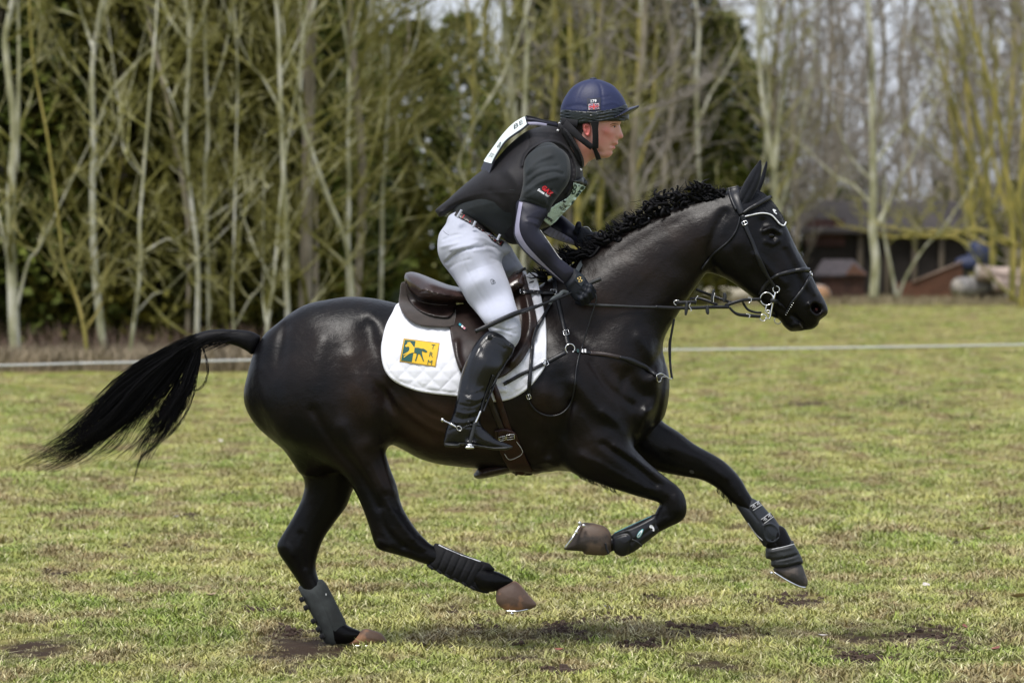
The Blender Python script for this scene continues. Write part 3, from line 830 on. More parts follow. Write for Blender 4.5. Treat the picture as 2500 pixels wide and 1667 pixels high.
traced([(38,885),(30,700),(26,560),(28,440),(34,300),(14,120),(24,30)], 56.5, 34, 14, [([(40,760),(70,640),(100,600)], 9), ([(40,420),(50,200),(42,20)], 12), ([(30,690),(8,560),(-20,470)], 8)], 1, bp_, to, 'pale trunked bare tree at the left edge of the wood, thickest of the row', GF)
traced([(255,872),(244,780),(230,640),(226,520),(227,330),(229,120)], 57, 25, 14, [([(229,122),(205,60),(190,0)], 10), ([(229,122),(243,40),(252,-20)], 9), ([(232,330),(270,230),(345,145),(400,100)], 9), ([(232,420),(275,350),(300,280)], 6), ([(228,260),(205,200),(160,140)], 5)], 2, bp_, to, 'tall pale bare tree that forks into a V near the top of the picture', GF)
traced([(316,872),(328,780),(344,640),(340,560),(346,480),(358,330),(368,210)], 55.5, 13, 8, [([(344,620),(400,585),(440,580)], 5), ([(330,770),(370,720),(410,700)], 4), ([(350,430),(310,380),(290,300)], 4)], 3, M['bark_pale'], to, 'slim whitish bare tree with a kink halfway up', GF, n1=10, L1=1.2)
traced([(214,880),(205,800),(188,730),(160,650),(150,600)], 55.5, 14, 8, [([(206,810),(250,740),(262,700)], 7), ([(200,770),(170,700),(150,690)], 4)], 4, bm_, tm, 'small mustard coloured bare tree between two pale trunks', GF, n1=12, L1=1.0)
traced([(480,830),(484,700),(480,600),(470,520),(456,400),(452,300),(462,100)], 58, 17, 13, [([(460,110),(425,60),(398,20)], 10), ([(462,100),(470,30),(476,-10)], 11), ([(456,110),(490,60),(500,20)], 6), ([(452,330),(420,240),(400,190)], 5)], 5, bp_, to, 'pale bare tree that spreads into three limbs near the top', GF)
traced([(512,830),(506,620),(500,420),(508,330),(502,160),(500,60)], 58.5, 13, 9, [([(505,260),(545,150),(565,20)], 6), ([(500,540),(560,500),(640,430)], 6)], 6, bp_, to, 'slender pale bare tree right beside the three limbed tree', GF)
traced([(572,830),(568,760),(566,700),(570,640)], 57.5, 10, 6, [([(574,800),(610,730),(640,690)], 5)], 7, bp_, to, 'thin young bare tree above the horse\'s tail', GF, n1=8, L1=.9)
traced([(650,830),(655,780),(668,700),(672,640)], 57, 14, 7, [([(650,790),(640,720),(645,650)], 7), ([(666,700),(640,640),(620,610)], 5)], 8, bp_, to, 'young bare tree dividing low in a narrow Y above the croup', GF, n1=8, L1=.9)
traced([(705,850),(700,700),(698,540),(690,380),(684,200),(678,40)], 58, 19, 14, [([(686,270),(640,190),(610,150)], 7), ([(688,180),(720,110),(745,60)], 8)], 9, bp_, to, 'straight pale bare tree above the horse\'s croup', GF)
traced([(868,860),(850,620),(800,480),(762,370),(733,270),(738,120),(732,0)], 59, 15, 13, [([(740,120),(758,60),(770,10)], 8), ([(735,180),(700,120),(690,60)], 5)], 10, bp_, to, 'pale bare tree leaning left high up, with a long sloping stem', GF)
traced([(852,880),(850,620),(852,480),(850,330),(852,210),(848,120)], 59.5, 14, 10, [([(850,160),(870,60),(880,0)], 5)], 11, bp_, to, 'pale patchy bare tree behind the sloping stem', GF)
traced([(925,880),(932,620),(934,460),(942,330),(948,200),(940,60)], 61, 14, 10, [([(944,220),(990,160),(1010,110)], 6), ([(942,60),(965,20),(980,-10)], 6)], 12, bp_, to, 'pale bare tree left of the rider\'s back', GF)
traced([(1140,880),(1150,620),(1148,480),(1120,400),(1160,300),(1230,180)], 66, 12, 6, [([(1148,500),(1200,400),(1228,330)], 6)], 13, bp_, to, 'bare tree with a bowed stem behind the rider\'s back', 'trees behind the rider')
traced([(1275,780),(1276,500),(1280,280),(1287,120),(1284,20)], 82, 18, 15, [], 14, bp_, tg_, 'pale straight trunk rising above the rider\'s shoulder', 'trees behind the rider')
traced([(1470,760),(1462,560),(1470,400),(1464,250),(1462,100)], 95, 17, 11, [([(1466,420),(1500,300),(1515,150)], 8), ([(1464,350),(1430,200),(1420,60)], 8)], 15, bm_, tm, 'mustard stemmed bare tree just right of the rider\'s head', 'trees behind the rider', L1=2.4)
traced([(1555,760),(1552,600),(1548,400),(1556,200),(1560,60)], 100, 16, 10, [([(1550,430),(1590,300),(1600,150)], 8)], 16, bm_, to, 'mustard stemmed bare tree above the horse\'s neck', 'trees behind the rider', L1=2.4)
traced([(1702,740),(1706,560),(1704,400),(1700,200),(1706,60)], 112, 17, 12, [([(1704,300),(1740,220),(1770,180)], 7)], 17, bp_, to, 'pale trunk over the plaited mane', 'trees behind the rider', L1=2.6)
traced([(1898,735),(1896,560),(1888,420),(1870,300),(1858,200),(1852,60)], 116, 24, 11, [([(1890,420),(1902,300),(1915,200),(1920,100)], 16), ([(1892,560),(1935,400),(1960,300)], 9)], 18, M['bark_pale'], tm, 'forked bare tree with yellow lichen behind the horse\'s ears', 'trees over the portable jumps', L1=2.6)
traced([(2132,730),(2138,640),(2130,560),(2132,460),(2130,300),(2126,100),(2118,0)], 115, 28, 17, [([(2134,560),(2170,500),(2200,430),(2220,400)], 13), ([(2128,500),(2080,450),(2040,430)], 9), ([(2128,440),(2080,390),(2060,350)], 7), ([(2132,400),(2190,330),(2240,260)], 7)], 19, bp_, tg_, 'tall pale trunk standing free in front of the portable jumps', 'trees over the portable jumps', L1=2.6, z0=.3)
traced([(2190,728),(2172,640),(2158,560)], 117, 12, 5, [], 20, bp_, to, 'thin leaning stem left of the ramp shaped jump', 'trees over the portable jumps', n1=4, L1=1.0)
traced([(2192,728),(2215,670),(2260,600),(2300,560)], 117.5, 9, 4, [], 21, bp_, to, 'thin stem sloping right across the dark shed', 'trees over the portable jumps', n1=4, L1=1.0)
for i, (bx, tops, dd) in enumerate(((2470, [(2440, 300), (2400, 150)], 112), (2420, [(2395, 330), (2360, 200)], 118), (2495, [(2500, 300), (2510, 100)], 108), (2375, [(2370, 400), (2330, 260)], 124))):
    traced([(bx, 735), (bx + 4, 600), (bx - 4, 500)] + tops, dd, 22, 10, [([(bx, 560), (bx - 40, 400), (bx - 60, 250)], 11), ([(bx, 520), (bx + 40, 380), (bx + 50, 240)], 11), ([(bx - 4, 600), (bx - 100, 560), (bx - 190, 580)], 8)], 30 + i, bm_, tm,
           ('mustard coloured bare tree at the right edge, thickest stem', 'mustard coloured bare tree left of the thickest one at the right edge', 'mustard coloured bare tree cut by the right edge of the picture', 'mustard coloured bare tree over the blue tarpaulin')[i], 'mustard trees at the right edge', L1=2.4, n1=9, tw=.012, bt=.026)
# fillers behind: a few kinds, copied and each set on its own spot
kinds = []
for i in range(4):
    t = Tree(60 + i); H = 9 + i; q = t.q
    P = t.trunk([Vector((0, 0, -.1)), Vector((q.gauss(0, .1), 0, H * .25)), Vector((q.gauss(0, .3), q.gauss(0, .3), H * .5)), Vector((q.gauss(0, .4), 0, H * .75)), Vector((q.gauss(0, .5), 0, H))], .055 + .012 * i, .018)
    t.branchy(P, .10, 26, 2.0, z0=.05, tw=.009, n2=6, n3=3, bt=.020)
    kinds.append(put_tree('bare_tree', 'bare tree', t, bp_, to, (0, 0, 0), 'bare trees deeper in the wood'))
spots = []
for k in range(7): spots.append((rng.uniform(-40, 960), rng.uniform(60, 66), 'left'))
for k in range(14): spots.append((rng.uniform(-60, 1000), rng.uniform(68, 78), 'left'))
for k in range(12): spots.append((rng.uniform(980, 1650), rng.uniform(84, 108), 'mid'))
for k in range(14): spots.append((rng.uniform(1350, 1980), rng.uniform(118, 132), 'mid'))
for k in range(34): spots.append((rng.uniform(1940, 2560), rng.uniform(128, 175), 'right'))
for k in range(12): spots.append((rng.uniform(-950, -80), rng.uniform(57, 74), 'left'))
for k in range(8): spots.append((rng.uniform(2560, 3100), rng.uniform(112, 145), 'right'))
words = ['slim', 'crooked', 'grey', 'mossy', 'leaning', 'straight', 'twiggy', 'pale', 'lichened', 'young']
seen_ = {}
def unique(lab, zone, px):
    """same-looking trees are told apart by their order from the left"""
    n_ = seen_.get(lab, 0); seen_[lab] = n_ + 1
    return lab if n_ == 0 else lab + (', second such', ', third such', ', fourth such', ', fifth such', ', sixth such', ', seventh such', ', eighth such', ', ninth such', ', tenth such', ', eleventh such')[min(n_ - 1, 9)]
spots.sort(key=lambda q: (q[2], q[0]))
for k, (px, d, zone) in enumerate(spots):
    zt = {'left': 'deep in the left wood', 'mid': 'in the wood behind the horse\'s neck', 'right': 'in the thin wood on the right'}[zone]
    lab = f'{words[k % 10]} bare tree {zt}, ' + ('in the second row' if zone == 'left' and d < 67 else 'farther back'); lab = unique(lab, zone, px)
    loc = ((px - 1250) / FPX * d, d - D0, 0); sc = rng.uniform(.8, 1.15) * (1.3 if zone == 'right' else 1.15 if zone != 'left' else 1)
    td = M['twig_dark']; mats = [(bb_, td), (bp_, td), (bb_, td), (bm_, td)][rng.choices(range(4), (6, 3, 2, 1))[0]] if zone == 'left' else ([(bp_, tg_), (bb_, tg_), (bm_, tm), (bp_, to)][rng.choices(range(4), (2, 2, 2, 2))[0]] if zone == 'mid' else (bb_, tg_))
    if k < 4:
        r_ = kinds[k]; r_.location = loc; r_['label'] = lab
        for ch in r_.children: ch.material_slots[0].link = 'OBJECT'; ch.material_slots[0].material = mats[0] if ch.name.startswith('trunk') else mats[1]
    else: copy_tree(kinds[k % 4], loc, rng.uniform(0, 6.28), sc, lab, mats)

# evergreens closing the wood
def evergreen_material(name, a, b_c):
    m, n, l, b = mat_new(name); oi = n.new('ShaderNodeNewGeometry'); z = n.new('ShaderNodeTexNoise'); z.inputs['Scale'].default_value = 1.3; z.inputs['Detail'].default_value = 4
    l.new(oi.outputs['Position'], z.inputs['Vector']); r = n.new('ShaderNodeValToRGB'); e = r.color_ramp.elements; e[0].position = .35; e[0].color = (*a, 1); e[1].position = .68; e[1].color = (*b_c, 1)
    l.new(z.outputs[0], r.inputs[0]); l.new(r.outputs[0], b.inputs['Base Color']); b.inputs['Roughness'].default_value = .7; b.inputs['Specular IOR Level'].default_value = .25; return m
M['ever'] = evergreen_material('evergreen', (.010, .017, .003), (.11, .135, .014))
M['ever2'] = evergreen_material('evergreen_olive', (.05, .055, .012), (.17, .155, .03))
def evergreen(seed, H, Rr, n):
    q = random.Random(seed); t = Tree(seed); t.trunk([Vector((0, 0, -.1)), Vector((0, 0, H * .5)), Vector((0, 0, H))], .12, .02, 6)
    v = []; f = []
    for k in range(n):
        z = H * (.01 + .97 * q.random() ** 1.1); rr = Rr * (1 - z / H) ** .6 * q.uniform(.35, 1.08); a = q.uniform(0, 6.283)
        c = Vector((rr * math.cos(a), rr * math.sin(a), z)) + Vector((q.gauss(0, .08), q.gauss(0, .08), q.gauss(0, .08)))
        out = Vector((math.cos(a), math.sin(a), q.uniform(-.5, .5)))
        for j in range(3):
            d = (out + Vector((q.gauss(0, .5), q.gauss(0, .5), q.gauss(0, .5)))).normalized() * q.uniform(.10, .26); s_ = d.orthogonal().normalized() * q.uniform(.03, .075)
            b0 = len(v); v += [c, c + d * .55 + s_, c + d, c + d * .5 - s_]; f.append((b0, b0 + 1, b0 + 2, b0 + 3))
    t.cr.v = v; t.cr.f = f; return t
evs = [put_tree('evergreen_tree', 'evergreen', evergreen(80 + i, (7.5, 9, 6)[i], (2.0, 2.3, 1.8)[i], 4200), bb_, M['ever'], (0, 0, 0), 'evergreens closing the back of the wood') for i in range(3)]
epos = [(0, 63), (110, 64), (215, 65), (300, 63), (425, 65), (545, 63), (660, 65), (780, 66), (-60, 70), (60, 72), (170, 69), (290, 73), (400, 70), (520, 74), (640, 71), (770, 73), (900, 76), (120, 80), (350, 82), (600, 82), (850, 84), (1010, 84), (1120, 90), (1420, 118), (1530, 112), (1640, 122), (1760, 128), (1330, 100), (1230, 96), (30, 64), (330, 66), (560, 66), (700, 80), (1590, 134), (1700, 136), (1860, 140), (2010, 150), (2060, 146), (2240, 148), (2360, 146), (2470, 148), (2540, 150), (2300, 152), (2120, 156), (2420, 150)]
epos += [(-900, 66), (-780, 70), (-660, 65), (-540, 69), (-430, 66), (-320, 70), (-220, 65), (-140, 72), (2660, 148), (2800, 146), (2950, 150)]
epos.sort()
for k, (px, d) in enumerate(epos):
    lab = ('dark bushy evergreen', 'tall ragged evergreen', 'low olive evergreen')[k % 3] + (' at the back of the left wood' if px < 950 else (' behind the rider and the horse\'s neck' if px < 1950 else ' behind the portable jumps')) + (', in the front rank' if d < 74 or 96 < d < 120 else ', in the rear rank'); lab = unique(lab, '', px)
    sc = rng.uniform(.85, 1.15) * (1.0 if px < 1950 else .5) * (.72 if 760 < px < 1260 else 1) * (1.25 if 1400 < px < 1800 else 1)
    loc = ((px - 1250) / FPX * d, d - D0, 0)
    if k < 3: r_ = evs[k]; r_.location = loc; r_.scale = (sc,) * 3; r_['label'] = lab
    else: copy_tree(evs[k % 3], loc, rng.uniform(0, 6), sc, lab, (bb_, M['ever2'] if k % 3 == 2 else M['ever']))

# undergrowth and rough dead grass along the wood's foot
def rough(n, zone, mt, h0, h1, nm, label):
    v = []; f = []
    for k in range(n):
        px, d = zone(); x = (px - 1250) / FPX * d; y = d - D0; h = rng.uniform(h0, h1); a = rng.uniform(0, 6.28); ln = h * rng.uniform(.1, .8); w = rng.uniform(.004, .010)
        dx, dy = math.cos(a), math.sin(a); b0 = len(v)
        v += [(x - dy * w, y + dx * w, -.02), (x + dy * w, y - dx * w, -.02), (x + dx * ln * .4 + dy * w, y + dy * ln * .4 - dx * w, h * .6), (x + dx * ln * .4 - dy * w, y + dy * ln * .4 + dx * w, h * .6), (x + dx * ln, y + dy * ln, h)]
        f += [(b0, b0 + 1, b0 + 2, b0 + 3), (b0 + 3, b0 + 2, b0 + 4)]
    b = MB(); b.v = v; b.f = f; o = b.build(nm, mt, smooth=False); tag(o, label, nm.replace('_', ' '), kind='stuff')
rough(22000, lambda: (rng.uniform(-900, 1150), 53.5 + 5 * rng.random() ** 1.4), mat('dead_grass', (.23, .185, .12), .9, var=.35, vscale=2), .08, .34, 'rough_grass', 'dry rough grass along the foot of the left wood')
rough(5500, lambda: (rng.uniform(-900, 1150), rng.uniform(56, 62)), mat('bramble', (.115, .075, .052), .9, var=.3, vscale=2), .15, .55, 'bramble', 'reddish brown brambles between the trunks of the left wood')
rough(9000, lambda: (rng.uniform(1500, 2560), rng.uniform(112, 122)), mat('dead_grass_far', (.24, .20, .12), .9, var=.3, vscale=2), .06, .30, 'rough_grass', 'dry rough grass along the far edge of the field')

# ------------------------------------------------------------------ tape fence
def ribbon(p, q, h, sag, n=24):
    b = MB(); pts = [Vector(p).lerp(Vector(q), i / n) - Vector((0, 0, sag * 4 * (i / n) * (1 - i / n))) for i in range(n + 1)]
    b.tube(pts, h / 2, 6, flat=.12, up=(0, 1, 0)); return b
tape = thing_f = empty('tape_fence', ((0 - 1250) / FPX * 41, 41 - D0, 0), 'white plastic tape fence stretched low across the field', 'fence')
TA = [W(-300, 892, 41 - D0 - .4), W(193, 886, 42 - D0), W(1460, 855, 45.5 - D0), W(2900, 832, 49.5 - D0)]
tpm = mat('white_tape', (.62, .63, .62), .5, var=.04)
for i in range(3): ribbon(TA[i], TA[i + 1], .023, .012).build('tape', tpm, tape)
for i in (2,):
    b = MB(); p = TA[i]; b.tube([Vector((p.x, p.y + .02, -.1)), Vector((p.x, p.y + .02, p.z + .06))], .010, 6); b.tube([Vector((p.x, p.y + .02, p.z + .06)), Vector((p.x + .02, p.y - .02, p.z + .08))], .006, 5); b.build('post', mat('grey_plastic', (.45, .45, .43), .5), tape)

# ------------------------------------------------------------------ portable jumps, log pile and shed at the far edge
def planks(name, parent, x0, x1, y, z0f, z1f, n, th, mt, gap=.006):
    w = (x1 - x0) / n
    for i in range(n):
        a, c = x0 + i * w + gap, x0 + (i + 1) * w - gap; b = MB(); yy = y + rng.uniform(-.004, .004)
        v = [(a, yy, z0f(a)), (c, yy, z0f(c)), (c, yy, z1f(c)), (a, yy, z1f(a))]; v += [(p[0], p[1] + th, p[2]) for p in v]
        b.add(v, [(0, 1, 2, 3), (7, 6, 5, 4), (0, 4, 5, 1), (1, 5, 6, 2), (2, 6, 7, 3), (3, 7, 4, 0)]); b.build(name, mt, parent, smooth=False)
def X(px, d): return (px - 1250) / FPX * d
def Zp(py, d): return CAMH + (600 - py) * d / FPX
wbrown = mat('stained_board', (.075, .035, .024), .8, var=.35, vscale=5); worange = mat('orange_board', (.12, .052, .028), .8, var=.25, vscale=4); roofm = mat('felt_roof', (.060, .050, .054), .85, var=.2, vscale=6); darkm = mat('dark_timber', (.016, .012, .011), .9, var=.3, vscale=3)
d = 118.0
hj = empty('house_jump', (X(2050, d), d - D0, 0), 'small brown slatted house shaped jump with a grey roof', 'jump')
planks('plank', hj, X(2008, d), X(2112, d), d - D0, lambda x: 0.0, lambda x: Zp(670, d), 11, .03, wbrown, .012)
planks('plank', hj, X(2008, d), X(2112, d), d - D0 + .9, lambda x: 0.0, lambda x: Zp(670, d), 5, .03, wbrown, .012)
b = MB(); x0, x1, yb = X(1990, d), X(2118, d), d - D0; zt, ze = Zp(633, d), Zp(670, d)
b.add([(x0, yb - .12, ze), (x1, yb - .12, ze), (x1 - .35, yb + .45, zt), (x0 + .25, yb + .45, zt), (x1, yb + 1.05, ze), (x0, yb + 1.05, ze), (x0, yb - .12, ze - .05), (x1, yb - .12, ze - .05)], [(0, 1, 2, 3), (3, 2, 4, 5), (1, 4, 2), (0, 3, 5), (6, 7, 1, 0)]); b.build('roof', roofm, hj, smooth=False)
b = MB(); b.add([(x1 - .62, yb - .16, ze), (x1 - .02, yb - .16, ze), (x1 - .40, yb - .10, zt - .10), (x1 - .62, yb - .13, ze), (x1 - .02, yb - .13, ze), (x1 - .40, yb - .07, zt - .10)], [(0, 1, 2), (3, 5, 4), (0, 3, 4, 1), (1, 4, 5, 2), (2, 5, 3, 0)]); b.build('gable', worange, hj, smooth=False)
d = 119.0
rj = empty('ramp_jump', (X(2280, d), d - D0, 0), 'orange brown boarded ramp jump rising to the right', 'jump')
def rtop(x): px = x * FPX / d + 1250; return Zp(np.interp(px, [2198, 2228, 2345, 2352], [690, 690, 642, 645]), d)
planks('plank', rj, X(2198, d), X(2350, d), d - D0, lambda x: 0.0, rtop, 12, .04, worange)
planks('plank', rj, X(2198, d), X(2350, d), d - D0 + 1.2, lambda x: 0.0, rtop, 6, .04, worange)
b = MB(); b.tube([(X(2226, d), d - D0 - .03, Zp(689, d)), (X(2348, d), d - D0 - .03, Zp(639, d))], .035, 6); b.build('rail', mat('weathered_rail', (.24, .17, .13), .8), rj)
d = 128.0
sh = empty('shed', (X(2180, d), d - D0, 0), 'long low dark shed with a rusty red end behind the portable jumps', 'shed')
planks('wall_board', sh, X(1960, d), X(2362, d), d - D0, lambda x: 0.0, lambda x: Zp(560, d), 26, .05, darkm, .01)
b = MB(); b.box((X(2160, d), d - D0 + .35, Zp(560, d) / 2), (X(2362, d) - X(1960, d), .05, Zp(560, d))); b.build('inner_wall', darkm, sh)
b = MB(); yb = d - D0; z0_, z1_ = Zp(562, d), Zp(548, d); xa, xb = X(1940, d), X(2380, d)
b.add([(xa, yb - .4, z0_), (xb, yb - .4, z0_), (xb, yb + 2.2, z1_ + .75), (xa, yb + 2.2, z1_ + .75), (xa, yb - .4, z0_ - .1), (xb, yb - .4, z0_ - .1), (xb, yb + 2.2, z1_ + .6), (xa, yb + 2.2, z1_ + .6)], [(0, 1, 2, 3), (4, 7, 6, 5), (0, 4, 5, 1), (1, 5, 6, 2), (2, 6, 7, 3), (3, 7, 4, 0)]); b.build('roof', mat('shed_roof', (.040, .033, .031), .85, var=.25, vscale=2), sh, smooth=False)
planks('red_panel', sh, X(1965, d), X(2062, d), d - D0 - .1, lambda x: Zp(600, d), lambda x: Zp(535, d), 5, .05, mat('rusty_red', (.050, .018, .017), .8, var=.3, vscale=3))
for i in range(4):
    b = MB(); b.box((X(2100 + i * 66, d), d - D0 - .08, Zp(560, d) / 2), (.16, .12, Zp(560, d)), bev=.01); b.build('post', mat('post_timber', (.10, .08, .06), .85), sh)
tp = empty('tarpaulin', (X(2392, 121), 121 - D0, 0), 'blue tarpaulin over a stack behind the log pile', 'tarpaulin')
g2 = Grid((X(2340, 121) - .1, 121 - D0 - .5, 0), (X(2425, 121) + .1, 121 - D0 + .7, Zp(580, 121) + .2), .04)
g2.ellipsoid((X(2392, 121), 121 - D0 + .1, Zp(622, 121)), (.34, .36, .46), k=0); g2.ellipsoid((X(2362, 121), 121 - D0, Zp(645, 121)), (.40, .30, .24), k=.1); link('sheet', g2.mesh('tarpaulin', 1), mat('blue_tarp', (.016, .024, .065), .6, var=.4, vscale=6, bump=.6, bscale=14), tp)
logm = mat('log_bark', (.30, .235, .20), .85, var=.45, vscale=4, bump=.5, bscale=20); endm = mat('log_end', (.36, .33, .29), .8, var=.2, vscale=10); orm = mat('fresh_log_end', (.34, .19, .10), .8, var=.15, vscale=10)
def log(p, q, r, label, em, mt=logm):
    p, q = Vector(p), Vector(q); root = empty('log', p, label, 'log', 'logs lying at the far edge'); pts = [p.lerp(q, t) + Vector((0, rng.gauss(0, .02), rng.gauss(0, .02))) for t in (0, .2, .4, .6, .8, 1)]
    b = MB(); b.tube(pts, [r * rng.uniform(.92, 1.08) for _ in pts], 12); b.build('bark', mt, root)
    dr = (q - p).normalized(); b = MB(); b.tube([p - dr * .02, p + dr * .03], r * .93, 14); b.build('cut_end', em, root)
d = 117.0; yb = d - D0
log((X(2335, d), yb - .1, .42), (X(2415, d), yb + .5, .50), .27, 'pale thick log end beside the ramp jump', endm, mat('birch_bark', (.22, .21, .20), .8, var=.3, vscale=5))
log((X(2385, d), yb, .84), (X(2600, d), yb + .3, .66), .24,
    'big pale brown log lying on top of the pile', endm)
log((X(2425, d), yb - .25, .52), (X(2640, d), yb, .40), .20, 'mid brown log lying under the topmost log', endm)
if 0: log((0, 0, 0), (1, 0, 0), .32, 'big pale brown log lying on top of the pile', endm)
log((X(2450, d), yb - .2, .28), (X(2570, d), yb + .2, .26), .28, 'log at the bottom right of the pile', endm)
log((X(2340, d), yb + .1, .22), (X(2440, d), yb + .5, .20), .22, 'dark log at the foot of the pile beside the ramp jump', endm, mat('dark_bark', (.06, .045, .035), .9, var=.3))
log((X(2002, d), yb - .5, .24), (X(2004, d), yb + 1.6, .24), .25, 'log with a fresh orange cut end behind the horse\'s nose', orm)
log((X(905, d), yb, .20), (X(985, d), yb + .3, .24), .20, 'pale log seen between the horse\'s croup and the saddle', endm)
log((X(1660, d), yb, .22), (X(1835, d), yb + .3, .25), .20, 'long pale log lying behind the horse\'s throat', endm, mat('pale_log', (.40, .36, .27), .85, var=.2, vscale=3))
sk = empty('hut', (X(1770, 121), 121 - D0, 0), 'low dark hut seen under the horse\'s throat', 'hut')
planks('board', sk, X(1690, 121), X(1840, 121), 121 - D0, lambda x: 0.0, lambda x: Zp(672, 121), 9, .04, darkm, .01)
b = MB(); b.box((X(1765, 121), 121 - D0 + .3, Zp(672, 121) / 2), (X(1840, 121) - X(1690, 121), .05, Zp(672, 121))); b.build('inner_wall', darkm, sk)
b = MB(); b.box((X(1765, 121), 121 - D0 + .5, Zp(668, 121)), (2.0, 1.3, .08), bev=.01); b.build('roof', roofm, sk)
# ------------------------------------------------------------------ the horse
HG = Grid((-1.12, -0.46, -0.02), (1.30, 0.42, 2.02), 0.0068)
TORSO = [(638,826),(650,811),(673,792),(708,765),(750,742),(800,731),(850,724),(905,727),(960,738),(1020,752),(1100,760),(1190,750),(1260,728),(1320,695),
 (1375,658),(1435,620),(1480,590),(1540,553),(1610,518),(1680,491),(1735,474),(1772,466),(1805,460),(1845,466),(1872,478),(1897,507),(1919,550),(1947,610),
 (1975,659),(1997,704),(2013,733),(2021,753),(2020,766),(2010,775),(2001,782),(1997,793),(1985,802),(1967,806),(1948,808),(1930,808),(1914,796),(1904,782),(1884,766),
 (1856,741),(1821,713),(1786,688),(1758,674),(1728,666),(1714,680),(1700,699),(1679,729),(1652,771),(1631,806),(1621,830),(1619,855),(1625,883),(1634,922),(1633,963),(1624,1010),
 (1606,1036),(1570,1070),(1520,1110),(1460,1140),(1405,1150),(1355,1148),(1300,1154),(1230,1149),(1172,1143),(1126,1139),(1066,1131),(1021,1117),(986,1098),(951,1083),
 (915,1090),(870,1130),(810,1150),(744,1162),(715,1129),(693,1098),(666,1075),(627,1040),(601,998),(595,960),(604,914),(619,861)]
HIND_N = [(690,900),(760,845),(850,835),(915,890),(945,970),(940,1040),(938,1089),(951,1138),(968,1183),(982,1236),(1012,1286),(1042,1319),(1062,1333),(1120,1358),(1180,1384),(1207,1392),
 (1232,1402),(1254,1420),(1216,1440),(1190,1444),(1165,1438),(1143,1418),(1100,1396),(1042,1377),(986,1358),(939,1345),(921,1337),(912,1320),(898,1274),(881,1229),(861,1190),(828,1150),(775,1108),(700,1065),(665,980)]
HIND_F = [(690,950),(800,930),(900,1000),(910,1100),(880,1160),(861,1197),(845,1236),(817,1274),(789,1316),(774,1359),(771,1387),(779,1415),(796,1450),(820,1495),(846,1523),(872,1536),(890,1546),
 (862,1566),(832,1572),(806,1566),(790,1548),(776,1520),(754,1478),(737,1435),(706,1387),(682,1352),(677,1328),(691,1302),(716,1260),(739,1210),(742,1169),(715,1129),(680,1050)]
FORE_N = [(1390,960),(1450,925),(1520,950),(1545,1010),(1540,1075),(1567,1113),(1603,1146),(1635,1171),(1655,1187),(1669,1205),(1676,1230),(1675,1254),(1663,1271),(1635,1285),(1609,1298),(1573,1318),(1547,1338),
 (1522,1346),(1500,1343),(1480,1350),(1462,1340),(1466,1304),(1491,1306),(1510,1300),(1552,1286),(1592,1262),(1605,1240),(1608,1226),(1555,1210),(1504,1194),(1459,1178),(1405,1157),(1372,1120),(1365,1040)]
FORE_F = [(1520,1000),(1580,990),(1619,1029),(1657,1054),(1695,1083),(1740,1108),(1766,1124),(1791,1147),(1811,1172),(1823,1194),(1842,1224),(1866,1255),(1888,1281),(1904,1306),(1914,1325),(1930,1352),
 (1905,1366),(1885,1356),(1864,1326),(1848,1302),(1827,1268),(1804,1238),(1785,1224),(1766,1204),(1746,1188),(1711,1170),(1651,1159),(1603,1148),(1550,1120),(1515,1060)]
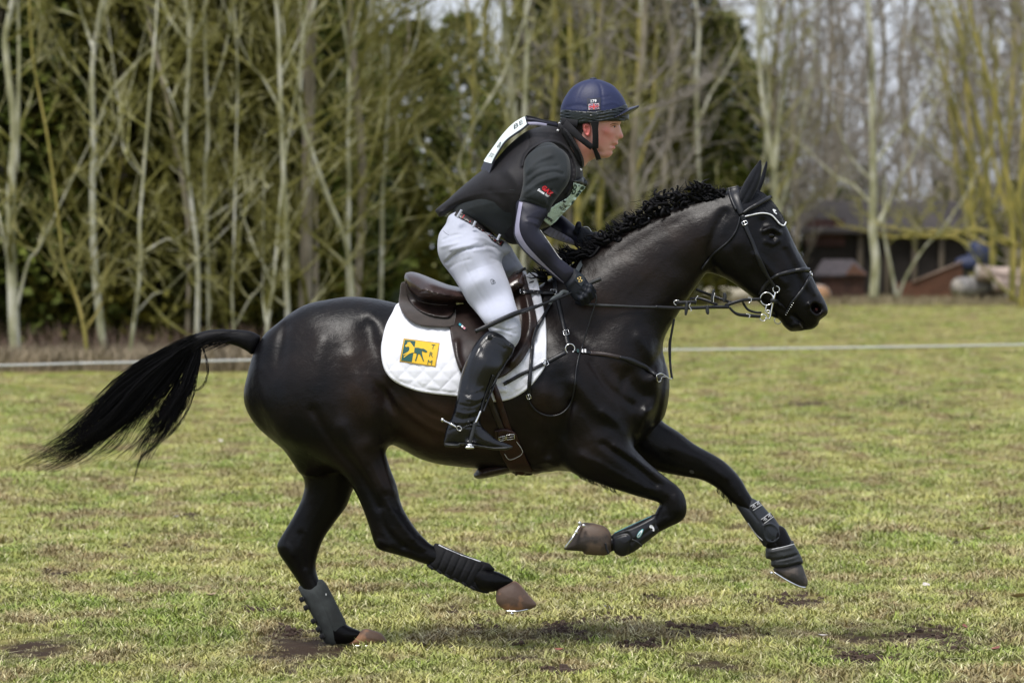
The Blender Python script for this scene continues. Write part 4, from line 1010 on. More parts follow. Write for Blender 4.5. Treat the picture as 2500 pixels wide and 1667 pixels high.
HG.inflate(TORSO, 0.0, fac=[(650,900,.78),(800,880,.80),(780,1080,.8),(950,950,.92),(1100,950,.95),(1250,930,.86),(1400,950,.74),(1450,1080,.74),(1560,930,.72),(1300,760,.50),(1440,740,.52),(1560,660,.50),(1660,600,.50),(1750,560,.55),
   (1820,560,.60),(1800,650,.56),(1870,620,.64),(1920,680,.66),(1960,740,.74),(1990,780,.78),(1930,800,.62)], k=0, relief=[
   # neck: crest edge, jugular groove, throat line
   ([(1440,660),(1560,590),(1680,525),(1760,490)], -0.004, 0.028),
   ([(1722,690),(1690,760),(1640,830),(1585,900)], -0.014, 0.024),
   ([(1440,720),(1530,680),(1640,620),(1710,570)], 0.008, 0.070),
   ([(1500,810),(1570,760),(1640,690)], 0.010, 0.055),
   # shoulder blade and point of shoulder
   ([(1345,740),(1420,830),(1500,910),(1575,960)], -0.009, 0.035),
   ([(1320,800),(1400,900),(1480,980)], 0.018, 0.065),
   ([(1590,930),(1600,970),(1570,1010)], 0.022, 0.045),
   ([(1528,905),(1512,960),(1520,1030)], -0.012, 0.018),
   # triceps, elbow, girth groove
   ([(1340,960),(1400,1010),(1440,1060)], 0.024, 0.060),
   ([(1330,1100),(1370,1050),(1385,980)], -0.010, 0.022),
   ([(1350,1128),(1310,1090)], 0.012, 0.028),
   # haunch: hip point, long muscles, hollow behind the saddle; forehand: deltoid line, pectoral
   ([(905,765),(925,790),(935,820)], 0.0060, 0.026), ([(700,800),(690,880),(705,960),(740,1040)], -0.0116, 0.026), ([(790,830),(775,920),(790,1010)], 0.0145, 0.045), ([(640,900),(650,980),(690,1060)], 0.0087, 0.03),
   ([(860,870),(880,950),(900,1010)], 0.0174, 0.040), ([(1440,880),(1480,940),(1540,985)], -0.0145, 0.016), ([(1400,930),(1450,990),(1500,1020)], 0.0174, 0.03), ([(1560,820),(1590,870),(1600,910)], 0.0145, 0.03),
   ([(1620,880),(1612,960),(1596,1030)], -0.0116, 0.014), ([(1575,1000),(1560,1050)], 0.0174, 0.022), ([(1300,1130),(1340,1120)], 0.0087, 0.014), ([(960,950),(1000,1000),(1060,1040),(1130,1060)], 0.0058, 0.012), ([(975,930),(1030,985),(1100,1020)], -0.0058, 0.012),
   ([(905,905),(935,925),(960,955),(985,1000)], .004, .006), ([(915,930),(945,955),(965,1000)], -.004, .006), ([(925,960),(950,990),(965,1040)], .004, .006), ([(1395,975),(1380,1030),(1390,1080)], -.009, .014), ([(1470,1000),(1510,1040),(1530,1080)], .012, .018), ([(1340,905),(1330,980),(1345,1060)], .006, .02), ([(1290,1000),(1350,1050),(1400,1100)], .003, .005), ([(1420,1010),(1450,1060),(1500,1090),(1550,1120)], .0035, .005),
   # flank hollow, ribs, stifle fold
   ([(905,800),(925,880),(940,960)], -0.018, 0.045),
   ([(960,900),(1020,960),(1080,1010)], 0.006, 0.030),
   ([(930,950),(990,1010),(1060,1060)], -0.007, 0.022),
   ([(900,1080),(935,1020),(950,950)], -0.012, 0.026),
   ([(780,790),(850,800),(900,790)], 0.006, 0.060),
   # head: cheek plate, jaw edge, facial crest, hollow over the eye, brow, nose bone, chin groove
   ([(1775,620),(1810,660),(1800,600)], 0.010, 0.045),
   ([(1748,668),(1728,620),(1745,560),(1768,520)], -0.012, 0.016),
   ([(1842,622),(1880,660),(1912,690)], 0.007, 0.014),
   ([(1838,665),(1880,712),(1905,745)], -0.007, 0.020),
   ([(1858,542)], -0.012, 0.020),
   ([(1862,563),(1882,556),(1900,566)], 0.013, 0.0095),
   ([(1866,588),(1884,594),(1900,585)], 0.007, 0.008),
   ([(1882,576)], -0.013, 0.012),
   ([(1925,600),(1955,660),(1985,715)], 0.006, 0.014),
   ([(1912,612),(1940,668),(1965,716)], -0.007, 0.014),
   # nostril: raised rim round a deep hollow; lips
   ([(1972,742),(1976,757),(1988,768),(2002,762)], 0.009, 0.0085),
   ([(1972,742),(1984,734),(2000,740)], 0.006, 0.008),
   ([(1986,749),(1994,757)], -0.042, 0.0115),
   ([(1940,768),(1922,756),(1900,750)], -0.005, 0.008),
   ([(1966,806),(1955,786),(1930,768)], -0.012, 0.007),
   ([(1945,792),(1932,798)], 0.010, 0.016)])
HG.inflate(HIND_F, 0.13, fac=[(800,1000,.75),(800,1150,.8),(720,1330,.75),(800,1500,.8)], k=0.03, relief=[([(735,1300),(745,1380)], -0.005, 0.012),([(700,1330),(712,1350)], .006, .015)])
HG.inflate(FORE_F, 0.13, fac=[(1580,1050,.8),(1700,1120,.75),(1800,1190,.9),(1880,1300,.85)], k=0.03, relief=[([(1640,1090),(1720,1120),(1770,1160)], .006, .02)])
HG.inflate(HIND_N, -0.125, fac=[(800,950,.80),(850,1080,.85),(930,1200,.8),(960,1320,.75),(1150,1400,.8)], k=0.07, relief=[
   ([(905,930),(925,1010),(905,1080)], 0.012, 0.035),
   ([(770,1000),(820,1080),(880,1150),(925,1230)], -0.013, 0.018), ([(900,1130),(930,1190),(965,1240)], -0.004, 0.008), ([(935,1100),(945,1150),(962,1200)], 0.005, 0.010), ([(872,1190),(892,1250),(912,1300)], 0.006, 0.008), ([(1000,1310),(1040,1338)], 0.004, 0.006),
   ([(840,1040),(880,1110),(935,1190)], 0.010, 0.030),
   ([(930,1240),(945,1290),(985,1330)], -0.008, 0.014),
   ([(945,1215),(975,1270),(1010,1310)], 0.006, 0.012),
   ([(925,1320),(950,1330)], 0.006, 0.014),
   ([(985,1330),(1030,1348)], -0.005, 0.010)])
HG.inflate(FORE_N, -0.135, fac=[(1450,1000,.72),(1480,1100,.85),(1600,1190,.85),(1640,1240,.85),(1550,1310,.85)], k=0.055, relief=[
   ([(1470,1080),(1540,1130),(1600,1180)], -0.010, 0.012),
   ([(1500,1085),(1560,1125),(1620,1168)], 0.009, 0.014),
   ([(1420,1110),(1500,1155),(1580,1195)], 0.010, 0.020),
   ([(1445,1125),(1520,1170),(1590,1205)], -0.005, 0.008),
   ([(1650,1210),(1655,1245)], 0.006, 0.014),
   ([(1625,1215),(1630,1255)], -0.006, 0.010)])
# crest fill where the mane roots sit
HSURF = Surf(HG)
horse_body_me = HG.mesh('horse_body', 3)
# ------------------------------------------------------------------ horse: coat, hooves, ears, mane, tail
def coat_material():
    m, n, l, b = mat_new('horse_coat')
    tc = n.new('ShaderNodeTexCoord')
    at = n.new('ShaderNodeAttribute'); at.attribute_name = 'brown'
    nz = n.new('ShaderNodeTexNoise'); nz.inputs['Scale'].default_value = 9; nz.inputs['Detail'].default_value = 5
    l.new(tc.outputs['Object'], nz.inputs['Vector'])
    ad = n.new('ShaderNodeMath'); ad.operation = 'MULTIPLY_ADD'; ad.inputs[1].default_value = 0.7; ad.inputs[2].default_value = -0.35
    l.new(nz.outputs[0], ad.inputs[0])
    a2 = n.new('ShaderNodeMath'); a2.operation = 'ADD'; a2.use_clamp = True
    l.new(ad.outputs[0], a2.inputs[0]); l.new(at.outputs['Fac'], a2.inputs[1])
    r = n.new('ShaderNodeValToRGB'); e = r.color_ramp.elements
    e[0].position = 0.0; e[0].color = (0.0028, 0.0026, 0.0034, 1); e[1].position = 1.0; e[1].color = (0.040, 0.0235, 0.0155, 1)
    k = r.color_ramp.elements.new(0.5); k.color = (0.0125, 0.0085, 0.0072, 1)
    l.new(a2.outputs[0], r.inputs[0]); l.new(r.outputs[0], b.inputs['Base Color'])
    b.inputs['Specular IOR Level'].default_value = 0.15
    b.inputs['Sheen Weight'].default_value = 0.0
    b.inputs['Coat Weight'].default_value = 0.05; b.inputs['Coat Roughness'].default_value = 0.22; b.inputs['Sheen Roughness'].default_value = 0.4
    # lie of the hair: fine streaks, plus sweat-darkened tufts
    mp = n.new('ShaderNodeMapping'); mp.inputs['Scale'].default_value = (60, 150, 260); mp.inputs['Rotation'].default_value = (0, 0.5, 0)
    l.new(tc.outputs['Object'], mp.inputs[0])
    h = n.new('ShaderNodeTexNoise'); h.inputs['Scale'].default_value = 1.0; h.inputs['Detail'].default_value = 6; h.inputs['Roughness'].default_value = 0.65
    l.new(mp.outputs[0], h.inputs['Vector'])
    h2 = n.new('ShaderNodeTexNoise'); h2.inputs['Scale'].default_value = 38; h2.inputs['Detail'].default_value = 4; h2.inputs['Distortion'].default_value = 1.2
    l.new(tc.outputs['Object'], h2.inputs['Vector'])
    h3 = n.new('ShaderNodeTexNoise'); h3.inputs['Scale'].default_value = 7; h3.inputs['Detail'].default_value = 3
    l.new(tc.outputs['Object'], h3.inputs['Vector'])
    b1 = n.new('ShaderNodeBump'); b1.inputs['Strength'].default_value = 0.4; b1.inputs['Distance'].default_value = 0.002
    b2 = n.new('ShaderNodeBump'); b2.inputs['Strength'].default_value = 0.30; b2.inputs['Distance'].default_value = 0.004
    b3 = n.new('ShaderNodeBump'); b3.inputs['Strength'].default_value = 0.4; b3.inputs['Distance'].default_value = 0.02
    l.new(h.outputs[0], b1.inputs['Height']); l.new(h2.outputs[0], b2.inputs['Height']); l.new(h3.outputs[0], b3.inputs['Height'])
    l.new(b3.outputs[0], b2.inputs['Normal']); l.new(b2.outputs[0], b1.inputs['Normal']); l.new(b1.outputs[0], b.inputs['Normal'])
    wv = n.new('ShaderNodeTexNoise'); wv.inputs['Scale'].default_value = 14; wv.inputs['Detail'].default_value = 2; wv.inputs['Distortion'].default_value = 2.0; l.new(tc.outputs['Object'], wv.inputs['Vector'])
    vm = n.new('ShaderNodeMapRange'); vm.interpolation_type = 'SMOOTHSTEP'; sb = n.new('ShaderNodeMath'); sb.operation = 'SUBTRACT'; sb.inputs[1].default_value = .5; l.new(wv.outputs[0], sb.inputs[0])
    ab = n.new('ShaderNodeMath'); ab.operation = 'ABSOLUTE'; l.new(sb.outputs[0], ab.inputs[0]); l.new(ab.outputs[0], vm.inputs[0]); vm.inputs[1].default_value = 0; vm.inputs[2].default_value = .018; vm.inputs[3].default_value = 1; vm.inputs[4].default_value = 0
    b4 = n.new('ShaderNodeBump'); b4.inputs['Strength'].default_value = .10; b4.inputs['Distance'].default_value = .003; l.new(vm.outputs[0], b4.inputs['Height']); l.new(b4.outputs[0], b3.inputs['Normal'])
    rr = n.new('ShaderNodeMapRange'); rr.inputs[3].default_value = 0.24; rr.inputs[4].default_value = 0.44
    l.new(h2.outputs[0], rr.inputs[0]); l.new(rr.outputs[0], b.inputs['Roughness'])
    return m
M['coat'] = coat_material()
M['hair'] = mat('hair', (0.0035, 0.0033, 0.0045), 0.58, var=0.3, vscale=60, spec=0.15)
horse = link('horse', horse_body_me, M['coat'])
tag(horse, 'black brown horse cantering over the grass with plaited mane and flying tail', 'horse')
_n = len(horse_body_me.vertices); _co = np.empty(_n * 3, np.float32); horse_body_me.vertices.foreach_get('co', _co); _co = _co.reshape(-1, 3)
_b = np.zeros(_n)
for px, py, s_, v in ((1560, 640, 110, .55), (1450, 740, 110, .6), (1660, 560, 80, .55), (1690, 600, 50, .3), (1480, 900, 90, .35), (1060, 1030, 130, .95), (1180, 1040, 110, .8), (900, 960, 90, .7), (980, 900, 80, .6), (1320, 1000, 60, .6),
                      (760, 860, 90, .35), (880, 880, 90, .5), (900, 1090, 50, .5), (930, 1160, 40, .4), (1300, 1090, 70, .4), (1440, 1090, 60, .3), (820, 1130, 60, .35), (1350, 800, 70, .4)):
    c = W(px, py, -0.2); _b = np.maximum(_b, v * np.exp(-((_co[:, 0] - c.x) ** 2 + (_co[:, 2] - c.z) ** 2) / (s_ * 0.0016) ** 2))
at_ = horse_body_me.attributes.new('brown', 'FLOAT', 'POINT'); at_.data.foreach_set('value', _b.astype(np.float32))

def hoof(poly, y0, fac, cols, shoe, parent, cut_rel=()):
    """hoof wall with growth rings, and its steel shoe"""
    g = gridfor(poly, (y0 - 0.11, y0 + 0.11), 0.0035)
    g.inflate(poly, y0, fac=fac, k=0, smooth=3, relief=cut_rel)
    me = g.mesh('hoof', 1)
    m = mat('hoof_horn', cols[0], 0.6, col2=cols[1], vscale=11, bump=0.5, bscale=70, var=.25)
    for nd in m.node_tree.nodes:
        if nd.type == 'VALTORGB': nd.color_ramp.elements[0].position = .45; nd.color_ramp.elements[1].position = .56
    o = link('hoof', me, m, parent)
    mb = MB(); cord(mb, shoe, 0.0042, ys=[y0 - 0.052, y0 - 0.058, y0 - 0.03], n=5)
    mb.build('horseshoe', M['steel'], o)
    return o
TAN, DHORN = (0.27, 0.135, 0.07), (0.050, 0.040, 0.034)
def mixhorn(): return
hoof([(1214,1436),(1232,1426),(1256,1417),(1272,1428),(1290,1450),(1309,1472),(1306,1480),(1291,1487),(1262,1490),(1236,1489),(1213,1472),(1211,1452)], -0.125, 0.95, (TAN, (0.12, 0.075, 0.055)), [(1236,1490),(1262,1491),(1288,1486)], horse)
hoof([(888,1534),(910,1537),(930,1545),(940,1556),(947,1569),(935,1574),(900,1574),(860,1573),(852,1570),(866,1553)], 0.13, 1.0, (TAN, (0.11, 0.065, 0.042)), [(865,1575),(900,1576),(940,1574)], horse)
hoof([(1491,1302),(1484,1290),(1472,1282),(1452,1277),(1437,1275),(1420,1276),(1412,1288),(1396,1315),(1377,1337),(1385,1342),(1421,1345),(1426,1351),(1450,1354),(1479,1354),(1490,1347),(1494,1325)], -0.15, 0.85,
     ((0.075, 0.050, 0.035), (0.030, 0.022, 0.018)), [(1380,1336),(1396,1314),(1418,1278)], horse)
hoof([(1888,1386),(1915,1378),(1945,1372),(1958,1378),(1965,1398),(1972,1416),(1969,1431),(1955,1431),(1920,1413),(1893,1396)], 0.13, 0.95, ((0.075, 0.060, 0.050), (0.035, 0.032, 0.032)), [(1890,1396),(1920,1415),(1950,1430),(1966,1433)], horse)
# studs in the shoes
for px, py, y in ((1415, 1276, -.19), (1425, 1282, -.20), (1407, 1298, -.20), (1250, 1497, -.15), (1884, 1398, .09)):
    mb = MB(); mb.box(W(px, py, y), (0.012, 0.012, 0.014), bev=0.003); mb.build('shoe_stud', M['steel'], horse)
# a little white patch inside the foreleg (chestnut)
_fs = HSURF
decal('leg_chestnut', [[(1689 + 6 * math.cos(t), 1151 + 4.5 * math.sin(t) + 1.5 * math.cos(t)) for t in np.linspace(0, 5.9, 12)]], lambda u, v: _fs.at(u, v, 0.004), mat('chestnut_grey', (0.05, 0.047, 0.043), 0.8), horse)

# eyes, nostril lining, lip
eb = MB(); p = HSURF.at(1881, 575, -0.001); eb.ball(p + Vector((0, 0.004, 0)), 0.0165, 18, 12, sc=(1.15, 0.75, 0.8)); eb.build('eye', M['eye_dark'], horse)
p2 = p.copy(); p2.y = -p2.y - 0.004
eb = MB(); eb.ball(p2, 0.0165, 18, 12, sc=(1.15, 0.75, 0.8)); eb.build('eye', M['eye_dark'], horse)
nb = MB(); nb.ball(HSURF.at(1991, 753, -0.006), 0.011, 12, 8, sc=(1.0, 0.5, 0.75)); nb.build('nostril_lining', M['pink_flesh'], horse)

# ears under the bonnet's cloth ear covers
def ear(poly, y0, name='ear'):
    g = gridfor(poly, (y0 - 0.05, y0 + 0.05), 0.0035)
    g.inflate(poly, y0, fac=0.9, k=0, smooth=4, relief=[([(1812,492),(1840,440),(1857,398)], -0.004, 0.006)])
    return link(name, g.mesh(name, 1), M['bonnet'], horse)
M['bonnet'] = mat('bonnet', (0.007, 0.008, 0.012), 0.85, bump=0.8, bscale=420, sheen=0.1, spec=.2)
ear([(1805,505),(1802,484),(1813,453),(1834,418),(1848,400),(1857,389),(1860,402),(1859,418),(1856,438),(1846,466),(1833,492),(1820,508)], -0.055)
ear([(1846,470),(1850,450),(1858,430),(1866,404),(1872,391),(1874,402),(1871,420),(1866,441),(1856,466),(1850,478)], 0.055)

# mane: a crest fringe and a row of loosened curling plaits
def curl_tuft(c, d, L, r, turns, seed):
    """one plait: thick flattened locks twisted together, their ends curling"""
    q = random.Random(seed); mb = MB()
    d = Vector(d).normalized(); side = d.cross(Vector((0, 1, 0))).normalized()
    for s_ in range(q.choice((6, 7, 8, 9))):
        pts = []; rad = []; n = 14; cr = r * q.uniform(0.3, 1.0); ph = q.uniform(0, 6.28); bend = q.uniform(0.5, 2.7) * q.choice((-1, 1, 1))
        Ls = L * q.uniform(.45, 1.25) * (.75 if s_ else 1.1)
        p = Vector(c) + side * q.gauss(0, .009) + Vector((0, q.uniform(-.022, .010), 0)) + d * q.uniform(-.012, .010); ang = q.gauss(0, .7)
        for i in range(n):
            t = i / (n - 1); ang += bend * (0.02 + 0.20 * t * t)
            v = d * math.cos(ang) + side * math.sin(ang) + Vector((0, .25 * math.sin(ph + 3 * t), 0)); p = p + v * (Ls / n)
            tw = Vector((0, math.sin(ph + t * turns), 0)) * cr * .6 + side * math.cos(ph + t * turns) * cr * .5
            pts.append(p + tw); rad.append(r * (.62 - .40 * t) * (1 + .10 * math.sin(t * 9 + ph)) * (0.3 if i == n - 1 else 1))
        mb.tube(pts, rad, 6, flat=.55)
    for s_ in range(5):      # loose hairs
        p = Vector(c) + d * L * q.uniform(.2, .8); e = (d + side * q.gauss(0, 1) + Vector((0, q.gauss(0, .4), 0))).normalized(); l_ = q.uniform(.015, .045)
        mb.tube([p, p + e * l_ * .5 + side * .003, p + e * l_], [.0012, .0011, .0004], 3)
    return mb
CREST = catmull([(1330,672),(1375,640),(1405,622),(1440,612),(1480,588),(1540,551),(1610,516),(1680,489),(1735,472),(1772,464)], 10)
plaits = [(1345,645,-.6,.5),(1372,622,-.5,.6),(1398,612,-.9,.35),(1428,600,-.5,.3),(1455,588,-.8,.55),(1474,572,-.9,.8),(1492,560,-.35,.9),(1512,545,-.8,.6),(1532,528,-.6,.8),(1552,514,-.9,.6),(1574,500,-.7,.7),(1594,490,-.95,.4),
          (1614,478,-.75,.7),(1634,470,-.5,1.0),(1654,462,-.3,1.0),(1676,452,-.6,.9),(1694,450,-.2,1),(1714,456,-.3,.9),(1730,458,.1,.6),(1500,575,-1,.15),(1560,535,-1,.2),(1620,500,-1,.2),(1668,478,-.9,.3)]
for i, (px, py, dx, dz) in enumerate(plaits):
    y = -0.02 - 0.03 * rng.random()
    a = W(px + 8, py + 14, y)
    mb = curl_tuft(a, (dx, -0.25 * rng.random(), dz), rng.choice((.035, .045, .06, .085)) * rng.uniform(.85, 1.1), rng.uniform(.0125, .0185), rng.uniform(3, 7), i)
    mb.build('mane_plait', M['hair'], horse)
mb = MB()
for i in range(380):        # fringe at the roots of the plaits
    t = rng.random(); c = CREST[int(t * (len(CREST) - 1))]
    y = rng.uniform(-.045, .02); p = W(c[0] + rng.uniform(-4, 4), c[1] + rng.uniform(2, 16), y); L = rng.uniform(.03, .075)
    d = Vector((-rng.uniform(.2, 1), -.15, rng.uniform(-.1, .9))).normalized()
    if t > .88: L *= .4
    pts = [p + d * L * u + Vector((-.02 * u * u * rng.random(), 0, .012 * math.sin(u * 5 + i) * u)) for u in (0, .25, .5, .75, 1)]
    mb.tube(pts, [.0050, .0058, .0050, .0034, .0008], 4)
tag(mb.build('mane', M['hair'], horse), kind='stuff')

# tail: a haired dock and a fall of strands streaming back
TAILP = [(636,826),(622,812),(600,806),(570,804),(535,803),(505,806),(480,814),(455,826),(430,838),(445,852),(478,862),(492,850),(505,840),(525,836),(550,837),(580,845),(602,856),(618,864)]
tg = gridfor(TAILP, (-0.09, 0.09), 0.005); tg.inflate(TAILP, 0, fac=0.95, k=0)
tail = link('tail', tg.mesh('tail', 2), M['hair'], horse)
def flow(t, lane):
    """centre line of the falling hair: lane 0 = upper edge, 1 = lower edge"""
    A = [(480,815),(420,842),(350,880),(290,925),(235,975),(170,1035),(105,1082),(22,1122)]
    Bm = [(500,832),(440,880),(370,950),(310,1010),(260,1060),(205,1104),(145,1136),(80,1146)]
    Cc = [(488,836),(470,880),(440,950),(400,1010),(370,1060),(345,1100),(330,1130),(318,1160)]
    Dd = [(490,838),(488,880),(478,930),(462,985),(440,1030),(415,1060),(385,1100),(330,1170)]
    L = [np.array(q, float) for q in (A, Bm, Cc, Dd)]
    k = lane * 3; i = min(int(k), 2); f = k - i
    u = t * 7; j = min(int(u), 6); g = u - j
    pa = L[i][j] * (1 - g) + L[i][j + 1] * g; pb = L[i + 1][j] * (1 - g) + L[i + 1][j + 1] * g
    return pa * (1 - f) + pb * f
tv = []; tf = []
locks = []
for i in range(78):
    r_ = rng.random()
    lane = rng.uniform(0.0, 0.36) if r_ < .62 else (rng.uniform(0.34, 0.7) if r_ < .72 else rng.uniform(.66, 1))
    locks.append((lane, rng.uniform(.55, 1.0) if lane < .4 else rng.uniform(.45, .98), rng.uniform(-.05, .05), rng.uniform(0, 6.3), rng.uniform(.6, 1.6)))
def hair_strip(pts, w):
    global tv, tf
    n0 = len(tv); m = len(pts)
    for i, p in enumerate(pts):
        ww = w * (1 - (i / (m - 1)) ** 2 * .85)
        d = pts[min(i + 1, m - 1)] - pts[max(i - 1, 0)]; d.normalize()
        s_ = d.cross(Vector((0, 1, 0)));
        if s_.length < 1e-4: s_ = Vector((0, 0, 1))
        s_.normalize()
        tv += [p + s_ * ww, p - s_ * ww * .5 + Vector((0, ww, 0)), p - s_ * ww * .5 - Vector((0, ww, 0))]
    for i in range(m - 1):
        for k in range(3):
            k2 = (k + 1) % 3
            tf.append((n0 + i * 3 + k, n0 + i * 3 + k2, n0 + i * 3 + 3 + k2, n0 + i * 3 + 3 + k))
for li, (lane, L, yo, ph, fr) in enumerate(locks):
    for s_ in range(44 if lane < .4 else 24):
        dl = rng.gauss(0, .030); t0 = rng.uniform(0, .12) if rng.random() < .7 else rng.uniform(.1, .35); t1 = L * rng.uniform(.72, 1.02)
        sp = rng.gauss(0, 1); pts = []
        for k in range(15):
            t = t0 + (t1 - t0) * k / 14
            conv = 0.8 + 0.35 * (k / 14) ** 2
            q = flow(min(t, 1), min(max(lane + dl * conv + .018 * math.sin(ph + t * 5 * fr), 0), 1))
            dx = 12 * t * math.sin(t * 9 + ph) + 3 * sp * t; dy = 16 * math.sin(t * 8.5 * fr + ph + sp * .5) * t ** 1.3 + sp * 2.4 * (1 - .5 * t)
            pts.append(W(q[0] + dx, q[1] + dy, yo * (0.4 + t) + .008 * sp))
        hair_strip(pts, .0009 if s_ % 5 else .0015)
for i in range(260):       # short hair lifting off the dock
    t = rng.random(); px = 600 - 150 * t; py = 806 + 8 * t * t * 3
    p = W(px, py + rng.uniform(0, 28), rng.uniform(-.035, .035)); L = rng.uniform(.05, .12)
    pts = [p + Vector((-L * u, 0, L * (-.10 * u - .25 * u * u) * (1 + t))) for u in np.linspace(0, 1, 6)]
    hair_strip(pts, .0012)
for px0, py0, path in ((0, 0, [(490,838),(500,870),(505,905),(496,935),(478,950),(452,948)]), (0, 0, [(488,850),(480,900),(470,960),(450,1010),(420,1050),(395,1072),(350,1110),(318,1140)]), (0, 0, [(470,900),(440,990),(380,1080),(345,1110),(330,1150),(325,1175)])):
    for s_ in range(7):
        C = catmull(path, 4); pts = [W(c[0] + rng.uniform(-1.4, 1.4) + s_ * .7, c[1] + s_ * .5, -.03 + s_ * .004) for c in C]
        hair_strip(pts, .0012)
tag(link('tail_hair', mesh_from('tail_hair', np.array(tv), np.array(tf, dtype=np.int32)), M['hair'], tail), kind='stuff')
# feathering at the elbow and behind the knee
mb = MB()
for i in range(90):
    t = rng.random(); px = 1408 + t * 95; py = 1156 + t * 38
    p = W(px, py, -.15 + rng.uniform(-.03, .03)); L = rng.uniform(.010, .030)
    mb.tube([p + Vector((0, 0, .006)), p + Vector((L * .3, 0, -L * .5)), p + Vector((L * rng.uniform(.5, 1.2), 0, -L))], [.0009, .0008, .0003], 3)
for i in range(50):
    t = rng.random(); px = 1750 + t * 38; py = 1192 + t * 34
    p = W(px, py, .13 + rng.uniform(-.02, .02)); L = rng.uniform(.008, .022)
    mb.tube([p + Vector((0, 0, .006)), p + Vector((-L * .1, 0, -L * .5)), p + Vector((L * .1, 0, -L))], [.0012, .001, .0003], 3)
tag(mb.build('leg_hair', M['hair'], horse), kind='stuff')
# ------------------------------------------------------------------ saddle pad
def thing(name, label, cat, loc, group=None): return empty(name, loc, label, cat, group)
PADP = [(973,739),(957,764),(943,791),(934,824),(930,854),(934,888),(945,913),(968,934),(1012,952),(1058,961),(1115,967),(1165,975),(1198,980),(1223,979),(1253,971),(1287,950),(1310,925),(1331,893),(1334,858),(1334,812),(1331,773),(1322,727),
        (1314,690),(1312,668),(1283,672),(1240,735),(1180,748),(1080,752),(1010,748)]
pad_g = gridfor(PADP, (-0.40, 0.02), 0.0045)
def quilt(X, Z, D):
    s = 0.0485; u = ((X + Z) / 1.41421) / s; v = ((X - Z) / 1.41421) / s
    du = np.abs(u - np.round(u)) * s; dv = np.abs(v - np.round(v)) * s
    puff = np.sqrt(np.clip(np.minimum(du, dv) / 0.024, 0, 1))
    pipe = np.exp(-((D - 0.006) / 0.0042) ** 2); inner = np.clip((D - 0.012) / 0.008, 0, 1)
    return 0.0075 + 0.0050 * puff * inner + 0.004 * pipe
pad_g.sheet(PADP, HSURF, off=0.006, tfun=quilt)
saddle_pad = link('saddle_pad', pad_g.mesh('saddle_pad', 0), M['white_quilt'])
tag(saddle_pad, 'white quilted saddle pad with a yellow and green badge under the saddle', 'saddle pad')
PSURF = Surf(pad_g)
_po = Surf(HG)   # combined surface: pad where there is one, else coat
def combine(base, grids):
    Y = base.Y.copy(); g = base.g
    X, Z = np.meshgrid(g.x, g.z, indexing='ij')
    for gg in grids:
        neg = gg.F < 0; has = neg.any(1); fr = gg.front()
        i = np.round((X - gg.lo[0]) / gg.h).astype(int); k = np.round((Z - gg.lo[2]) / gg.h).astype(int)
        ok = (i >= 0) & (k >= 0) & (i < has.shape[0]) & (k < has.shape[1])
        ii, kk = i[ok], k[ok]; hh = has[ii, kk]; yv = fr[ii, kk]
        cur = Y[ok]; cur = np.where(hh, np.minimum(cur, yv), cur); Y[ok] = cur
    return Surf(g, Y)
SURF1 = combine(HSURF, [pad_g])
# badge: u, v in 0..1 of its own rectangle
BC = [(985.4, 825), (1074, 836.5), (1063.5, 895), (975, 882)]
SBAD = SURF1.soft(60)
def badge(u, v, off=0.0):
    a = np.array(BC[0]) * (1 - u) + np.array(BC[1]) * u; b = np.array(BC[3]) * (1 - u) + np.array(BC[2]) * u
    q = a * (1 - v) + b * v
    p = SBAD.at(q[0], q[1], 0.0045 + off)
    return p
def rectgrid(u0, v0, u1, v1, n=5):
    return [[(u0 + (u1 - u0) * i / n, v0 + (v1 - v0) * j / n), (u0 + (u1 - u0) * (i + 1) / n, v0 + (v1 - v0) * j / n), (u0 + (u1 - u0) * (i + 1) / n, v0 + (v1 - v0) * (j + 1) / n), (u0 + (u1 - u0) * i / n, v0 + (v1 - v0) * (j + 1) / n)] for i in range(n) for j in range(n)]
bdg = decal('badge', rectgrid(0, 0, 1, 1), lambda u, v: badge(u, v, 0.0), M['gold_border'], saddle_pad)
decal('badge_field', rectgrid(.025, .035, .975, .965), lambda u, v: badge(u, v, 0.0012), M['yellow_print'], bdg)
decal('badge_field', rectgrid(.04, .055, .335, .945), lambda u, v: badge(u, v, 0.0024), M['green_print'], bdg)
def zuv(p):   # from badge close-up coordinates to u, v
    x, y = p; e1 = np.array([387., 50.]); e2 = np.array([-45., 250.]); d = np.array([x - 285., y - 805.])
    det = e1[0] * e2[1] - e1[1] * e2[0]
    return ((d[0] * e2[1] - d[1] * e2[0]) / det, (e1[0] * d[1] - e1[1] * d[0]) / det)
HF = [(300,885),(325,862),(330,840),(340,850),(352,842),(375,870),(392,895),(402,905),(397,957),(380,958),(350,968),(320,988),(290,1012),(284,1005),(315,975),(335,962),(285,987),(281,978),(330,950),(345,935),(348,905),(335,893),(318,899),(305,895)]
HR = [(402,905),(440,905),(475,915),(500,915),(530,935),(540,945),(525,954),(500,947),(480,935),(480,960),(488,1000),(502,1042),(494,1048),(473,1000),(455,970),(440,970),(432,1000),(416,1046),(406,1042),(420,1000),(425,965),(397,957)]
decal('badge_horse', [[zuv(p) for p in HF]], lambda u, v: badge(u, v, 0.0036), M['yellow_print'], bdg)
decal('badge_horse', [[zuv(p) for p in HR]], lambda u, v: badge(u, v, 0.0036), M['green_print'], bdg)
for ch, (cx, cy) in (('T', (599, 897)), ('R', (577, 977)), ('M', (565, 1060))):
    cu, cv = zuv((cx, cy))
    text_print('badge_letter', ch, (lambda x, y, cu=cu, cv=cv: badge(cu + x * .19, cv - y * .27, 0.0040)), M['green_print'], bdg, size=1.0, bold=0.0)
